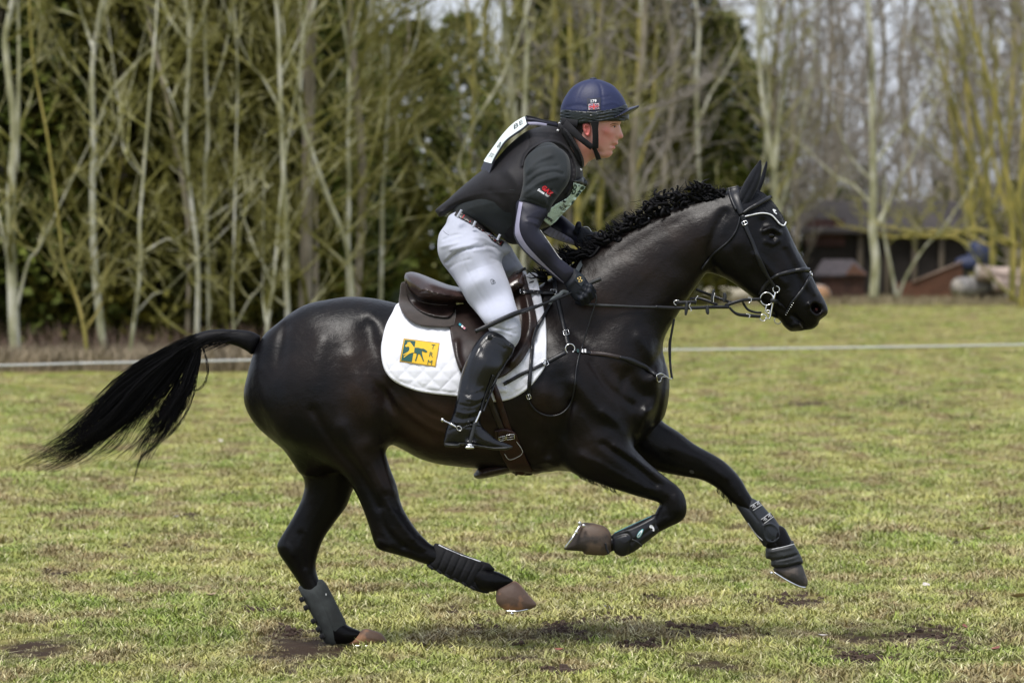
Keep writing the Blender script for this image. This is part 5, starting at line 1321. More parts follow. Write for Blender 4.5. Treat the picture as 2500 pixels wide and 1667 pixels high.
# pad strap for the girth, front binding tab
mb = MB(); strap(mb, [(1190,949),(1215,951),(1238,952)], 11, SURF1, 0.004); mb.build('girth_loop', M['white_quilt'], saddle_pad)

# ------------------------------------------------------------------ saddle
saddle = thing('saddle', 'dark brown close contact jumping saddle under the rider', 'saddle', W(1150, 760))
# flaps first (near side lies on the pad; a twin on the far side)
FLAP = [(1090,752),(1095,778),(1101,824),(1107,855),(1111,872),(1120,899),(1130,915),(1160,930),(1190,932),(1214,925),(1241,911),(1273,882),(1296,843),(1308,815),(1311,787),(1308,764),(1297,720),(1288,693),(1281,668),(1258,662),(1220,700),(1150,735)]
fg = gridfor(FLAP, (-0.44, 0.03), 0.0045)
def flap_t(X, Z, D):
    T = np.full_like(X, 0.0062)
    for pts, amp, sig in (([(1270,690),(1284,722),(1293,778),(1288,819),(1270,853),(1250,881)], 0.020, 0.017), ([(1114,836),(1118,870),(1128,895)], 0.013, 0.012), ([(1268,730),(1276,780),(1268,830)], -0.002, 0.006)):
        Q = np.array([(W(q[0], q[1], -.25).x, W(q[0], q[1], -.25).z) for q in catmull(pts, 5)]); d, _ = seg_dist(X, Z, Q, False)
        T += amp * np.exp(-(d / sig) ** 2)
    return T
SSOFT = SURF1.soft(14)
fg.sheet(FLAP, SSOFT, off=0.0145, tfun=flap_t)
flap = link('saddle_flap', fg.mesh('saddle_flap', 1), M['brown_leather'], saddle)
SKIRT = [(982,688),(976,716),(974,741),(984,764),(1000,782),(1023,793),(1048,797),(1097,798),(1110,790),(1108,742),(1050,735),(1010,700)]
sg = gridfor(SKIRT, (-0.40, 0.03), 0.005); sg.sheet(SKIRT, SSOFT, t=0.012, off=0.012, rr=0.006)
link('panel', sg.mesh('panel', 1), M['dark_suede'], saddle)
PANEL2 = [(990,684),(991,706),(998,732),(1023,758),(1058,772),(1094,775),(1110,760),(1108,735),(1040,728),(1005,700)]
sg2 = gridfor(PANEL2, (-0.40, 0.03), 0.005); sg2.sheet(PANEL2, SSOFT, off=0.026, rr=0.005, tfun=lambda X, Z, D: 0.013 + 0.006 * np.sqrt(np.clip(D / 0.03, 0, 1)))
link('panel', sg2.mesh('panel', 1), M['brown_leather'], saddle)
SEAT = [(987,682),(989,668),(996,664),(1005,663),(1023,667),(1049,677),(1081,690),(1104,697),(1135,702),(1175,702),(1220,690),(1255,668),(1270,660),(1282,664),(1287,680),(1292,700),(1270,715),(1230,728),(1180,738),(1120,742),(1092,742),(1058,739),(1023,732),(1006,718),(994,701)]
sg3 = gridfor(SEAT, (-0.30, 0.30), 0.006)
sg3.inflate(SEAT, 0.0, fac=[(1000,690,3.6),(1060,715,4.6),(1130,720,4.2),(1200,715,3.4),(1275,690,2.6)], k=0, relief=[([(1003,715),(1023,728),(1058,735),(1094,738)], -0.007, 0.006)])
link('seat', sg3.mesh('seat', 2), M['seat_leather'], saddle)
mb = MB(); cord(mb, [(991,684),(995,702),(1007,720),(1024,734),(1058,742),(1094,744)], 0.0042, combine(SURF1, [sg2, sg3]), 0.002); mb.build('seat_piping', M['brown_leather'], saddle)
# pommel D-ring straps, nameplate
SURF2 = combine(SURF1, [fg, sg, sg2])
mb = MB(); mb.tube([SURF2.at(1263, 668, .01), SURF2.at(1277, 657, .012), SURF2.at(1284, 655, .012)], 0.006, 8); mb.build('pommel_strap', M['black_leather'], saddle)
def plate(u, v, off):
    a = np.array([1119.5, 788.5]) * (1 - u) + np.array([1137, 803]) * u; nn = np.array([.62, -.78]) * 6
    q = a + nn * (v - .5); return SURF2.at(q[0], q[1], off)
np_ = decal('nameplate', rectgrid(-.08, -.2, 1.08, 1.2, 2), lambda u, v: plate(u, v, .003), M['black_leather'], saddle)
for u0, u1, mm in ((.08, .34, mat('enamel_teal', (.05, .30, .38), .3)), (.42, .62, M['white_thread']), (.68, .92, mat('enamel_pink', (.50, .22, .26), .3))):
    decal('enamel_inlay', rectgrid(u0, .1, u1, .9, 1), lambda u, v: plate(u, v, .0045), mm, np_)
# girth: two billets, buckle guard, belly guard
gb = MB(); strap(gb, [(1178,925),(1196,975),(1212,1015),(1230,1058)], 13, SURF1, .006, t=.003); gb.build('billet', M['brown_leather'], saddle)
gb = MB(); strap(gb, [(1198,925),(1212,958),(1228,1008),(1244,1058)], 15, SURF1, .007, t=.003); gb.build('billet', M['red_brown_leather'], saddle)
for px, py in ((1208,1024),(1214,1042),(1228,1018),(1234,1036),(1226,1002)):
    gb = MB(); p = SURF1.at(px, py, .0105); gb.ball(p, .0022, 6, 4, sc=(1, .4, 1)); gb.build('billet_hole', M['black_print'], saddle)
GIRTH = [(1206,1056),(1216,1048),(1240,1047),(1258,1056),(1266,1072),(1277,1100),(1288,1125),(1300,1150),(1296,1160),(1262,1158),(1246,1150),(1228,1120),(1215,1090)]
gg = gridfor(GIRTH, (-0.40, 0.05), 0.005); gg.sheet(GIRTH, SURF1, t=.005, off=.010)
girth = link('girth', gg.mesh('girth', 1), M['red_brown_leather'], saddle)
GUARD = [(1216,1058),(1222,1050),(1240,1049),(1256,1054),(1264,1066),(1264,1078),(1256,1085),(1238,1086),(1220,1078)]
g2 = gridfor(GUARD, (-0.40, 0.0), 0.004); g2.sheet(GUARD, SURF1, t=.006, off=.018, rr=.004); link('buckle_guard', g2.mesh('buckle_guard', 1), M['red_brown_leather'], saddle)
GF = [(1230,1080),(1260,1076),(1276,1102),(1268,1112),(1252,1120),(1242,1122),(1234,1112)]
g2 = gridfor(GF, (-0.40, 0.0), 0.004); g2.sheet(GF, SURF1, t=.004, off=.019, rr=.002); gfo = link('girth_flap', g2.mesh('girth_flap', 1), M['red_brown_leather'], saddle)
mb = MB(); cord(mb, [(1261,1077),(1276,1102),(1262,1116),(1243,1121),(1232,1108)], .0009, SURF1, .0245); mb.build('stitching', M['white_thread'], gfo)
SURFG = combine(SURF1, [gg])
bk = MB(); buckle(bk, 1226, 1070, -.25, 15, 9, SURFG, .018); bk.build('buckle', M['steel'], girth)
bk = MB(); buckle(bk, 1246, 1066, -.15, 19, 11, SURFG, .018); bk.build('buckle', M['steel'], girth)
BELLY = [(1172,1138),(1164,1148),(1156,1157),(1158,1164),(1166,1168),(1192,1165),(1233,1156),(1252,1152),(1257,1160),(1264,1160),(1266,1150),(1289,1149),(1296,1155),(1308,1157),(1326,1152),(1368,1146),(1340,1126),(1230,1122)]
g2 = gridfor(BELLY, (-0.14, 0.14), 0.005); g2.inflate(BELLY, 0, fac=3.4, k=0, smooth=2); link('belly_guard', g2.mesh('belly_guard', 1), M['brown_leather'], saddle)
del g2

# ------------------------------------------------------------------ breastplate with running strap and martingale end
breast = thing('breastplate', 'black leather breastplate with a steel ring on the horse\'s shoulder', 'breastplate', W(1392, 850, -.2))
bp = MB(); c = HSURF.at(1391.6, 850.6, .010); bp.ring(c, (0.25, -1, 0), .0185, .0028, 22, 7); bp.build('ring', M['steel'], breast)
def part_strap(path, w, nm='strap', off=.004, m='black_leather', parent=None, surf=None, **k):
    b = MB(); strap(b, path, w, surf or SURF2, off, **k); return b.build(nm, M[m], parent or breast)
part_strap([(1387,838),(1382,815),(1374,784),(1366,752),(1360,728),(1355,700),(1352,672)], 10)
part_strap([(1381,858),(1357,871),(1332,885),(1300,901),(1275,912),(1245,929),(1230,937)], 9)
part_strap([(1402,853),(1422,857),(1443,860)], 8)
part_strap([(1440,860),(1475,864),(1516,872)], 10, m='brown_leather')
part_strap([(1512,871),(1535,877),(1560,888),(1580,898),(1602,914)], 12, taper=[7, 15, 12, 7], t=.005)
for u0, mm in ((1409, 'teal_print'), (1420, 'white_thread'), (1427, 'white_thread')):
    decal('enamel_inlay', [[(u0, 851), (u0 + 4, 852), (u0 + 4, 860), (u0, 859)]], lambda u, v: HSURF.at(u, v, .0085), M[mm], breast)
for px, py, a in ((1382, 811, -1.85), (1332, 885, 2.7), (1351, 712, -1.5)):
    bk = MB(); buckle(bk, px, py, a, 11, 13, SURF2, .008); bk.build('buckle', M['steel'], breast)
part_strap([(1262,712),(1290,711),(1320,713),(1352,714)], 9, off=.014)
bk = MB(); buckle(bk, 1275, 711, 0, 10, 12, SURF2, .017); bk.build('buckle', M['steel'], breast)
# clip in front of the chest
cl = MB()
for pth in ([(1603,915),(1612,911),(1622,915),(1634,924),(1640,923)], [(1603,918),(1605,930),(1612,930),(1616,920),(1626,920),(1638,926)]):
    cord(cl, pth, .0023, HSURF, .008, ys=[-.18, -.12, -.08])
cl.build('clip', M['steel'], breast)
for k_, (pth) in enumerate(([(1646,778),(1642,800),(1637,830),(1636,860),(1637,895),(1641,924)], [(1640,815),(1634,835),(1634,870),(1638,905)])):
    b = MB(); cord(b, pth, .0048 - k_ * .0015, ys=[-.05, -.05, -.06], n=7); b.build('martingale_strap', M['black_leather'], breast)

# ------------------------------------------------------------------ bridle, bit and reins
bridle = thing('bridle', 'black leather bridle with padded noseband, steel bit and rubber reins', 'bridle', W(1860, 600, -.1))
BON = [(1798,460),(1822,455),(1845,460),(1873,477),(1899,507),(1919,541),(1915,552),(1905,549),(1895,538),(1882,525),(1860,521),(1832,526),(1814,531),(1806,500)]
bonnet = thing('ear_bonnet', 'black crochet ear bonnet edged in white cord between the horse\'s ears', 'ear bonnet', W(1860, 490, -.05))
g2 = gridfor(BON, (-0.16, 0.10), 0.0045); g2.sheet(BON, HSURF, t=.003, off=.003, rr=.0015)
link('cloth', g2.mesh('bonnet_cloth', 1), M['bonnet'], bonnet)
BSURF = combine(HSURF, [g2])
mb = MB(); cord(mb, [(1812,530),(1832,525),(1860,520),(1882,524),(1895,536),(1905,547),(1914,550),(1919,542)], .0028, BSURF, .003, n=8); mb.build('edge_cord', M['white_thread'], bonnet)
decal('embroidery', [[(1886,511),(1889,510),(1893,518),(1890,519)], [(1889,510),(1895,513),(1894,516),(1890,513)], [(1890,519),(1893,518),(1897,520),(1896,523)]], lambda u, v: BSURF.at(u, v, .004), M['white_thread'], bonnet)
def bs(path, w, nm, off=.006, m='black_leather', **k): return part_strap(path, w, nm, off, m, bridle, BSURF, **k)
bs([(1790,455),(1796,480),(1804,505),(1811,522)], 20, 'headpiece', t=.005, taper=[26, 23, 18, 15])
bs([(1778,458),(1786,486),(1798,512)], 8, 'headpiece_padding', t=.006)
mb = MB(); cord(mb, [(1814,520),(1830,509),(1845,501),(1865,490),(1884,479)], .0085, BSURF, .008, n=8, taper=[.005, .0085, .0095, .009, .007]); mb.build('browband', M['black_leather'], bridle)
bs([(1812,525),(1818,545),(1827,568),(1837,590),(1847,617),(1858,645),(1868,664),(1880,683),(1892,701)], 9.5, 'cheekpiece', taper=[12, 10, 9, 10, 13, 8, 8])
bk = MB(); buckle(bk, 1818, 544, 1.15, 8, 12, BSURF, .011); bk.build('buckle', M['steel'], bridle)
mb = MB(); cord(mb, [(1806,530),(1803,545),(1794,568),(1777,590),(1758,606),(1742,620),(1727,638),(1713,657)], .0042, BSURF, .006, ys=[-.06] * 8, n=6); mb.build('throatlatch', M['black_leather'], bridle)
mb = MB(); cord(mb, [(1884,680),(1900,671),(1921,665),(1945,660),(1965,658),(1977,659)], .009, BSURF, .006, n=8, taper=[.006, .0085, .0105, .0105, .009]); mb.build('noseband', M['black_leather'], bridle)
bs([(1884,680),(1872,692),(1862,706),(1856,720)], 9, 'noseband_strap', off=.004)
mb = MB(); mb.ring(BSURF.at(1981, 667, .005), (.9, -.3, .4), .009, .0016); mb.build('flash_ring', M['steel'], bridle)
bs([(1980,671),(1961,704),(1947,722),(1933,740),(1924,757),(1918,769)], 7, 'flash_strap', t=.003)
for i in range(7):
    t = i / 6; mb = MB(); mb.ball(BSURF.at(1936 - 17 * t, 740 + 28 * t, .010), .0022, 6, 4); mb.build('strap_stud', M['steel'], bridle)
YB = -.082
bit = thing('bit', 'polished steel ring bit with a long shank at the horse\'s mouth', 'bit', W(1880, 740, YB))
def bring(px, py, r, y=YB, t=.0022, ax=(0, -1, 0)):
    b = MB(); b.ring(W(px, py, y), ax, r * .0016, t, 24, 7); return b.build('ring', M['steel'], bit)
bring(1895, 706, 8.0); bring(1872, 729, 15.6, t=.0026); bring(1863, 775, 8.0); bring(1899, 782, 8.5, y=.07); bring(1875.5, 760.5, 4.0)
mb = MB(); cord(mb, [(1893.5,713),(1889,728),(1886.5,742),(1883,760),(1880,776)], .004, ys=[YB] * 2, taper=[.003, .0055, .0035, .0032, .0032], n=8)
cord(mb, [(1869,776.5),(1878,777),(1881,775)], .0025, ys=[YB] * 2); mb.build('shank', M['steel'], bit)
mb = MB(); cord(mb, [(1883,733),(1890,734),(1897,736)], .009, ys=[YB - .004, YB, -.05], n=10); mb.build('mouthpiece', M['rubber'], bit)
mb = MB(); cord(mb, [(1896,738),(1906,744),(1915,752),(1920,760)], .010, BSURF, -.003, n=10, taper=[.006, .011, .009, .004]); mb.build('lip_fold', M['coat'], horse)
mb = MB(); cord(mb, [(1878,764),(1890,771),(1904,776)], .006, ys=[YB + .02, -.03, .02]); mb.build('curb_strap', M['black_leather'], bit)
mb = MB(); cord(mb, [(1872,743),(1870,752),(1868,762)], .0025, ys=[YB] * 2, taper=[.002, .003, .002]); mb.build('chain_link', M['steel'], bit)
# catchlight along the lower lip crease, painted as a grey patch
decal('lip_catchlight', [[(1950,788),(1955,789),(1961,800),(1958,801),(1953,793)]], lambda u, v: HSURF.at(u, v, .002), M['catchlight_grey'], horse)
RX = [1428, 1466, 1562, 1640, 1700, 1781]
def rein(path, w, nm='rein', m='black_leather', ys=None, t=.0028, **k):
    b = MB(); strap(b, path, w, HSURF, .014, ys=ys, t=t, **k); return b.build(nm, M[m], bridle)
rein([(1781,749),(1740,749),(1700,751),(1640,751),(1600,749)], 8.5, ys=[-.10, -.11, -.13])
mb = MB(); cord(mb, [(1604,749.5),(1562,748.5),(1510,746.5),(1466,745),(1440,743),(1428,740)], .0062, HSURF, .016, ys=[-.13, -.17, -.19], n=8, taper=[.0045, .0045, .0062, .0068, .0065]); mb.build('rein_grip', M['rubber'], bridle)
rein([(1858,730),(1827,731),(1810,733),(1784,741),(1770,746)], 8, ys=[YB, YB - .01, -.10])
rein([(1857,772),(1830,770),(1803,767),(1790,760),(1781,750)], 7.5, ys=[YB, YB - .01, -.10], taper=[8, 9, 8, 6, 6])
rein([(1859,763),(1844,762),(1827,756),(1818,745),(1812,734)], 6, ys=[.06, .04, -.06])
rein([(1699,706),(1735,720),(1762,730),(1785,738),(1800,735)], 7, ys=[.02, 0, -.06])
rein([(1684,729),(1705,728),(1725,733),(1742,740),(1752,744)], 7, ys=[-.02, -.05, -.09])
rein([(1650,739),(1672,738),(1690,737),(1700,738)], 9, ys=[-.12, -.11])
for pth, w in (([(1743,706),(1740,722),(1737,739)], 7), ([(1768,714),(1770,725),(1767,737)], 9), ([(1727,745),(1727,758),(1729,767)], 9), ([(1677,736),(1676,752),(1674,769)], 8.5)):
    b = MB(); strap(b, pth, w, ys=[-.115, -.115], t=.005, taper=[w * .7, w, w, w * .5]); b.build('rein_stop', M['rubber'], bridle)
for pth in ([(1658,733),(1649,733),(1645,739),(1651,745)], [(1685,741),(1683,748),(1688,756),(1686,760)], [(1704,722),(1698,730),(1700,733)], [(1745,716),(1742,728),(1742,738)], [(1826,726),(1833,727),(1834,735),(1827,739)], [(1822,765),(1831,769),(1828,776)]):
    b = MB(); cord(b, pth, .0020, ys=[-.125, -.125]); b.build('rein_buckle', M['steel'], bridle)
b = MB(); strap(b, [(1441,606),(1430,626),(1418,644),(1405,668)], 10.5, ys=[.09, -.02, -.14], t=.002); b.build('rein', M['webbing'], bridle)
b = MB(); strap(b, [(1392,716),(1375,712),(1366,720),(1352,728),(1340,742)], 10, ys=[-.20, -.22, -.24], t=.003); b.build('rein', M['webbing'], bridle)
SURF3 = combine(SURF2, [])
b = MB(); strap(b, [(1345,738),(1325,775),(1313,795),(1302,832),(1298,868),(1295,905),(1292,940),(1291,964)], 8.5, SURF2, .012, t=.0028, taper=[5, 10, 8, 9, 10, 9]); b.build('rein', M['black_leather'], bridle)
b = MB(); buckle(b, 1291, 968, 1.2, 10, 9, SURF2, .016); b.build('rein_buckle', M['steel'], bridle)
b = MB(); cord(b, [(1291,968),(1294,984),(1312,1004),(1340,1014.5),(1370,1009),(1392,986),(1402,950),(1406,906),(1413,870),(1424,837),(1440,784),(1451,749),(1456,731),(1453,718),(1446,712)], .0040, SURF2, .010, ys=[-.20] * 4, n=6, taper=[.005, .0035, .0035, .0035, .003, .003, .004, .006]); b.build('rein_loop', M['black_leather'], bridle)

# ------------------------------------------------------------------ leg boots and overreach boot
def legboot(poly, y0, fac, m, label, cat, relief=(), rel_gap=(), h=.004):
    g = gridfor(poly, (y0 - 0.12, y0 + 0.12), h); g.inflate(poly, y0, fac=fac, k=0, smooth=3, relief=relief)
    o = link('leg_boot' if cat != 'bell boot' else 'bell_boot', g.mesh('leg_boot', 1), M[m]); tag(o, label, cat); return o, Surf(g)
rl = []
for i in range(6):
    t = (i + .5) / 6; rl.append(([(1076 + 108 * t + 6, 1334 + 44 * t), (1062 + 100 * t, 1380 + 48 * t)], -.0045, .0035))
B1 = [(1059,1329),(1070,1326),(1110,1343),(1175,1368),(1193,1373),(1203,1382),(1208,1391),(1190,1392),(1178,1402),(1172,1418),(1180,1432),(1196,1440),(1189,1448),(1166,1443),(1150,1436),(1140,1431),(1120,1420),(1098,1411),(1070,1395),(1042,1381),(1048,1362)]
lb1, s1 = legboot(B1, -.125, .85, 'black_cloth', 'black neoprene boot on the horse\'s near hind leg above the tan hoof', 'leg boot', rl)
mb = MB(); cord(mb, [(1071,1329),(1090,1339),(1130,1356),(1174,1370)], .0028, s1, -.004, ys=[-.14, -.14]); mb.build('piping', M['white_thread'], lb1)
for i in range(6):
    t = i / 5; px, py = 1052 + 102 * t, 1384 + 50 * t
    mb = MB(); mb.box(W(px, py, -.14), (.024, .03, .010), Matrix.Rotation(R(38), 3, 'Y'), bev=.003); mb.build('strap_tab', M['black_cloth'], lb1)
B2 = [(779,1413),(791,1417),(807,1443),(828,1485),(845,1520),(840,1536),(834,1552),(822,1572),(803,1575),(788,1560),(773,1524),(752,1483),(733,1445),(729,1430),(752,1421)]
lb2, s2 = legboot(B2, .13, .85, 'grey_suede', 'worn grey boot on the horse\'s far hind leg standing on the turf', 'leg boot', [([(732,1437),(755,1430),(784,1422)], -.003, .004), ([(775,1440),(800,1500),(818,1545)], -.003, .003)])
mb = MB(); mb.ball(s2.at(796, 1450, .001), .0035, 8, 6, sc=(.7, .4, 1.4)); mb.build('label', M['white_thread'], lb2)
for px, py in ((737,1462),(747,1482),(765,1515),(777,1535),(786,1552)):
    mb = MB(); mb.box(W(px, py, .10), (.018, .03, .020), Matrix.Rotation(R(-25), 3, 'Y'), bev=.003); mb.build('strap_tab', M['black_cloth'], lb2)
B3 = [(1597,1254),(1606,1262),(1609,1280),(1609,1297),(1590,1313),(1571,1328),(1556,1340),(1542,1349),(1520,1357),(1504,1351),(1496,1338),(1493,1320),(1498,1301),(1540,1282)]
lb3, s3 = legboot(B3, -.15, .8, 'rubber', 'shiny black tendon boot on the horse\'s folded near foreleg', 'leg boot', [([(1500,1308),(1530,1300),(1540,1318),(1536,1345)], -.006, .006), ([(1500,1300),(1550,1285),(1600,1262)], .003, .006), ([(1540,1322),(1580,1296),(1606,1275)], -.003, .008)])
lb3.data.materials.clear(); lb3.data.materials.append(M['black_leather'])
tealm = mat('teal_edge', (.10, .36, .38), .5)
def leafshape(cx, cy, L, w, a):
    P = []
    for i in range(12):
        t = i / 12 * 2 * math.pi; x = math.cos(t) * L; y = math.sin(t) * w * (1 - .3 * math.cos(t)); P.append((cx + x * math.cos(a) - y * math.sin(a), cy + x * math.sin(a) + y * math.cos(a)))
    return P
decal('emblem', [leafshape(1563, 1301, 13, 5, -1.0)], lambda u, v: s3.at(u, v, .0012), tealm, lb3)
decal('emblem', [leafshape(1562.5, 1301.5, 11, 3.4, -1.0)], lambda u, v: s3.at(u, v, .0022), M['white_thread'], lb3)
decal('emblem', [leafshape(1561, 1303, 7, 1.2, -1.0)], lambda u, v: s3.at(u, v, .003), tealm, lb3)
decal('emblem', [leafshape(1592, 1288, 9, 4.5, 1.0)], lambda u, v: s3.at(u, v, .0015), M['white_thread'], lb3)
decal('emblem', [leafshape(1591, 1290, 4, 2, 1.0)], lambda u, v: s3.at(u, v, .0025), M['black_print'], lb3)
mb = MB(); cord(mb, [(1543,1316),(1556,1322),(1566,1332)], .004, s3, .001); mb.build('strap', M['rubber'], lb3)
mb = MB(); cord(mb, [(1500,1300),(1540,1281),(1590,1259)], .0013, s3, .0, ys=[-.16, -.16]); mb.build('piping', tealm, lb3)
mb = MB(); strap(mb, [(1486,1350),(1481,1338),(1478,1325)], 5, s3, .004, ys=[-.19, -.19]); mb.build('coronet_band', M['black_leather'], lb3)
B4 = [(1797,1230),(1820,1212),(1849,1221),(1862,1233),(1876,1249),(1890,1262),(1898,1274),(1909,1290),(1916,1306),(1920,1320),(1895,1330),(1868,1334),(1858,1322),(1845,1305),(1823,1274),(1806,1248)]
lb4, s4 = legboot(B4, .13, .85, 'black_cloth', 'black boot with two white edged straps on the horse\'s outstretched far foreleg', 'leg boot',
   [([(1862,1280),(1880,1276),(1898,1288),(1902,1306),(1890,1320),(1872,1318),(1862,1300),(1862,1280)], .005, .004), ([(1815,1225),(1835,1250),(1850,1270)], -.003, .004)])
lb4.data.materials.clear(); lb4.data.materials.append(mat('neoprene', (.012, .015, .022), .5, bump=.3, bscale=400))
for (x0, y0_, x1, y1_) in ((1835, 1240, 1857, 1226), (1862, 1272, 1885, 1255)):
    dx, dy = x1 - x0, y1_ - y0_; L = math.hypot(dx, dy); nx, ny = -dy / L, dx / L
    b = MB(); strap(b, [(x0, y0_), ((x0 + x1) / 2, (y0_ + y1_) / 2), (x1, y1_)], 13, s4, .003, t=.002); so = b.build('strap', M['black_cloth'], lb4)
    for s_ in (-1, 1):
        b = MB(); cord(b, [(x0 + nx * 6 * s_, y0_ + ny * 6 * s_), ((x0 + x1) / 2 + nx * 6 * s_, (y0_ + y1_) / 2 + ny * 6 * s_), (x1 + nx * 6 * s_, y1_ + ny * 6 * s_)], .0010, s4, .0065); b.build('edge_stitching', M['white_thread'], so)
    for t in (.3, .8):
        cx, cy = x0 + dx * t, y0_ + dy * t
        b = MB(); cord(b, [(cx - 4, cy + 3), (cx - 1, cy - 4), (cx + 4, cy + 1)], .0010, s4, .0068); cord(b, [(cx - 1, cy - 1), (cx + 1, cy + 3)], .0008, s4, .0068); b.build('emblem', M['white_thread'], so)
b = MB(); cord(b, [(1826,1275),(1845,1302),(1862,1318)], .0010, s4, .002); b.build('piping', M['white_thread'], lb4)
BB = [(1872,1334),(1900,1324),(1934,1318),(1939,1328),(1950,1345),(1960,1368),(1957,1376),(1930,1384),(1900,1387),(1883,1380),(1882,1366),(1870,1362),(1869,1350)]
bb, s5 = legboot(BB, .13, 1.0, 'rubber', 'black rubber overreach boot above the horse\'s far front hoof', 'bell boot', [([(1882,1366),(1915,1360),(1952,1350)], -.006, .005), ([(1878,1345),(1910,1338),(1942,1332)], .004, .006), ([(1884,1378),(1920,1376),(1958,1366)], .005, .006)])
b = MB(); cord(b, [(1884,1340),(1912,1334),(1939,1327)], .0012, s5, .001); b.build('piping', M['white_thread'], bb)
g2 = gridfor([(1885,1310),(1940,1345)], (.04, .22), .005, pad=.06)
g2.capsule(W(1898, 1305, .13), W(1922, 1355, .13), .040, .043, sy=.85, k=0); link('pastern', g2.mesh('pastern', 1), M['coat'], horse)
# ------------------------------------------------------------------ the rider
NECKHEAD = [(1395,300),(1396,262),(1420,235),(1455,225),(1490,232),(1512,255),(1516,285),(1517,297),(1513,304),(1514,308),(1517,318),(1519.5,325),(1522,332),(1520,337),(1514,339),(1510,340.5),(1508,343.5),(1508.5,347),(1510,350.5),(1506,353.5),(1497,355),(1494,356),(1500,357),(1503,359),(1501.5,363.5),(1496,366.5),(1494.5,369),(1496,373),(1493,379),(1484,385),(1469,386.5),(1459,384),(1448,389),(1436,396),(1424,408),(1400,405),(1380,370),(1375,335),(1386,318)]
PG = Grid((-0.33, -0.46, 0.82), (0.46, 0.42, 2.22), 0.0048)
PG.inflate(NECKHEAD, 0.0, fac=[(1460,280,.85),(1500,300,.95),(1515,330,.55),(1500,350,.70),(1480,375,.62),(1440,340,.80),(1410,370,.85)], k=0, smooth=3, relief=[
    ([(1497,311)], -0.010, 0.0095), ([(1487,301),(1500,300),(1510,303)], 0.0035, 0.005), ([(1499,312)], 0.005, 0.0035),
    ([(1478,322),(1488,326)], 0.005, 0.012), ([(1508,333),(1513,336)], 0.004, 0.004), ([(1503,335),(1500,341),(1495,348)], -0.0035, 0.004),
    ([(1491,355),(1499,355.5),(1506,355)], -0.007, 0.0028), ([(1497,358.5),(1502,360)], 0.003, 0.003), ([(1498,352),(1506,351)], 0.002, 0.003),
    ([(1458,372),(1470,379),(1484,380)], 0.004, 0.008), ([(1453,350),(1458,372)], -.003, .008),
    ([(1492,368),(1498,366)], -.003, .004), ([(1462,372),(1450,382),(1440,388)], -.008, .010)])
TRUNK = [(1366,312),(1333,312),(1293,326),(1246,362),(1205,404),(1150,452),(1105,495),(1110,540),(1180,560),(1241,590),(1300,568),(1340,540),(1380,495),(1412,440),(1410,395),(1385,345)]
PG.inflate(TRUNK, 0.0, fac=[(1340,380,1.9),(1200,480,1.5),(1380,340,1.0),(1130,520,1.4)], k=0.03, grow=-.026)
NT = [(1097,524),(1087,546),(1071,570),(1067,597),(1069,620),(1078,642),(1092,660),(1108,681),(1127,711),(1142,737),(1159,757),(1177,779),(1190,797),(1203,818),(1220,845),(1245,852),(1259,842),(1269,824),(1272,801),(1267,768),(1257,736),(1248,704),(1235,670),(1226,645),(1228,628),(1244,616),(1246,607),(1239,592),(1218,580),(1190,562),(1160,542),(1128,515)]
THY = [(1110,560,-.04),(1100,620,-.07),(1150,640,-.12),(1180,700,-.20),(1225,800,-.315),(1240,840,-.33),(1230,600,-.02)]
THF = [(1120,580,1.45),(1150,640,1.1),(1200,720,.95),(1240,800,.95)]
PG.inflate(NT, THY, fac=THF, k=0.03, grow=-.014)
FT = [(1150,590),(1200,585),(1240,594),(1256,617),(1272,643),(1288,672),(1296,720),(1290,790),(1262,800),(1235,770),(1218,720),(1190,660)]
FTY = [(1180,600,.08),(1240,640,.14),(1270,700,.24),(1275,790,.31)]
PG.inflate(FT, FTY, fac=[(1200,620,1.0),(1260,700,.95)], k=0.03, grow=-.014)
BOOT = [(1195,808),(1221,810),(1244,822),(1256,841),(1254,860),(1240,883),(1218,917),(1202,944),(1187,975),(1176,1005),(1173,1028),(1182,1045),(1199,1060),(1214,1072),(1236,1080),(1248,1085),(1251,1090),(1237,1095),(1207,1094),(1165,1087),(1150,1083),(1126,1086),(1119,1089),(1085,1086),(1086,1063),(1089,1048),(1095,1030),(1102,1019),(1111,989),(1116,967),(1123,925),(1133,891),(1145,864),(1164,833),(1183,814)]
BTY = [(1230,840,-.34),(1180,900,-.375),(1140,1000,-.40),(1120,1060,-.40),(1230,1085,-.415)]
BTF = [(1220,850,.85),(1160,950,.85),(1120,1060,.62),(1220,1080,.8)]
PG.inflate(BOOT, BTY, fac=BTF, k=0.02, grow=-.012)
FBOOT = [(1268,770),(1300,790),(1296,840),(1272,900),(1245,960),(1235,1010),(1260,1050),(1300,1072),(1298,1082),(1240,1082),(1190,1078),(1195,1030),(1210,960),(1235,860)]
FBY = [(1270,800,.33),(1230,980,.38),(1240,1070,.39)]
PG.inflate(FBOOT, FBY, fac=.8, k=0.02, grow=-.012)
ARM = [(1279,395),(1298,369),(1321,357),(1346,354),(1373,365),(1390,387),(1393,423),(1386,448),(1366,476),(1350,497),(1338,521),(1310,507),(1290,500),(1265,497),(1270,480),(1276,447)]
AY = [(1340,380,-.165),(1330,440,-.20),(1300,500,-.225)]
PG.inflate(ARM, AY, fac=[(1340,380,.7),(1300,490,.85)], k=0.02, grow=-.014)
FORE = [(1266,488),(1259,530),(1254,560),(1256,580),(1273,607),(1303,637),(1342,668),(1376,693),(1386,690),(1402,672),(1402,658),(1388,646),(1363,625),(1340,592),(1329,577),(1317,560),(1326,540),(1339,518),(1330,497)]
FY = [(1300,500,-.225),(1270,570,-.245),(1390,680,-.20)]
PG.inflate(FORE, FY, fac=.9, k=0.02, grow=-.012)
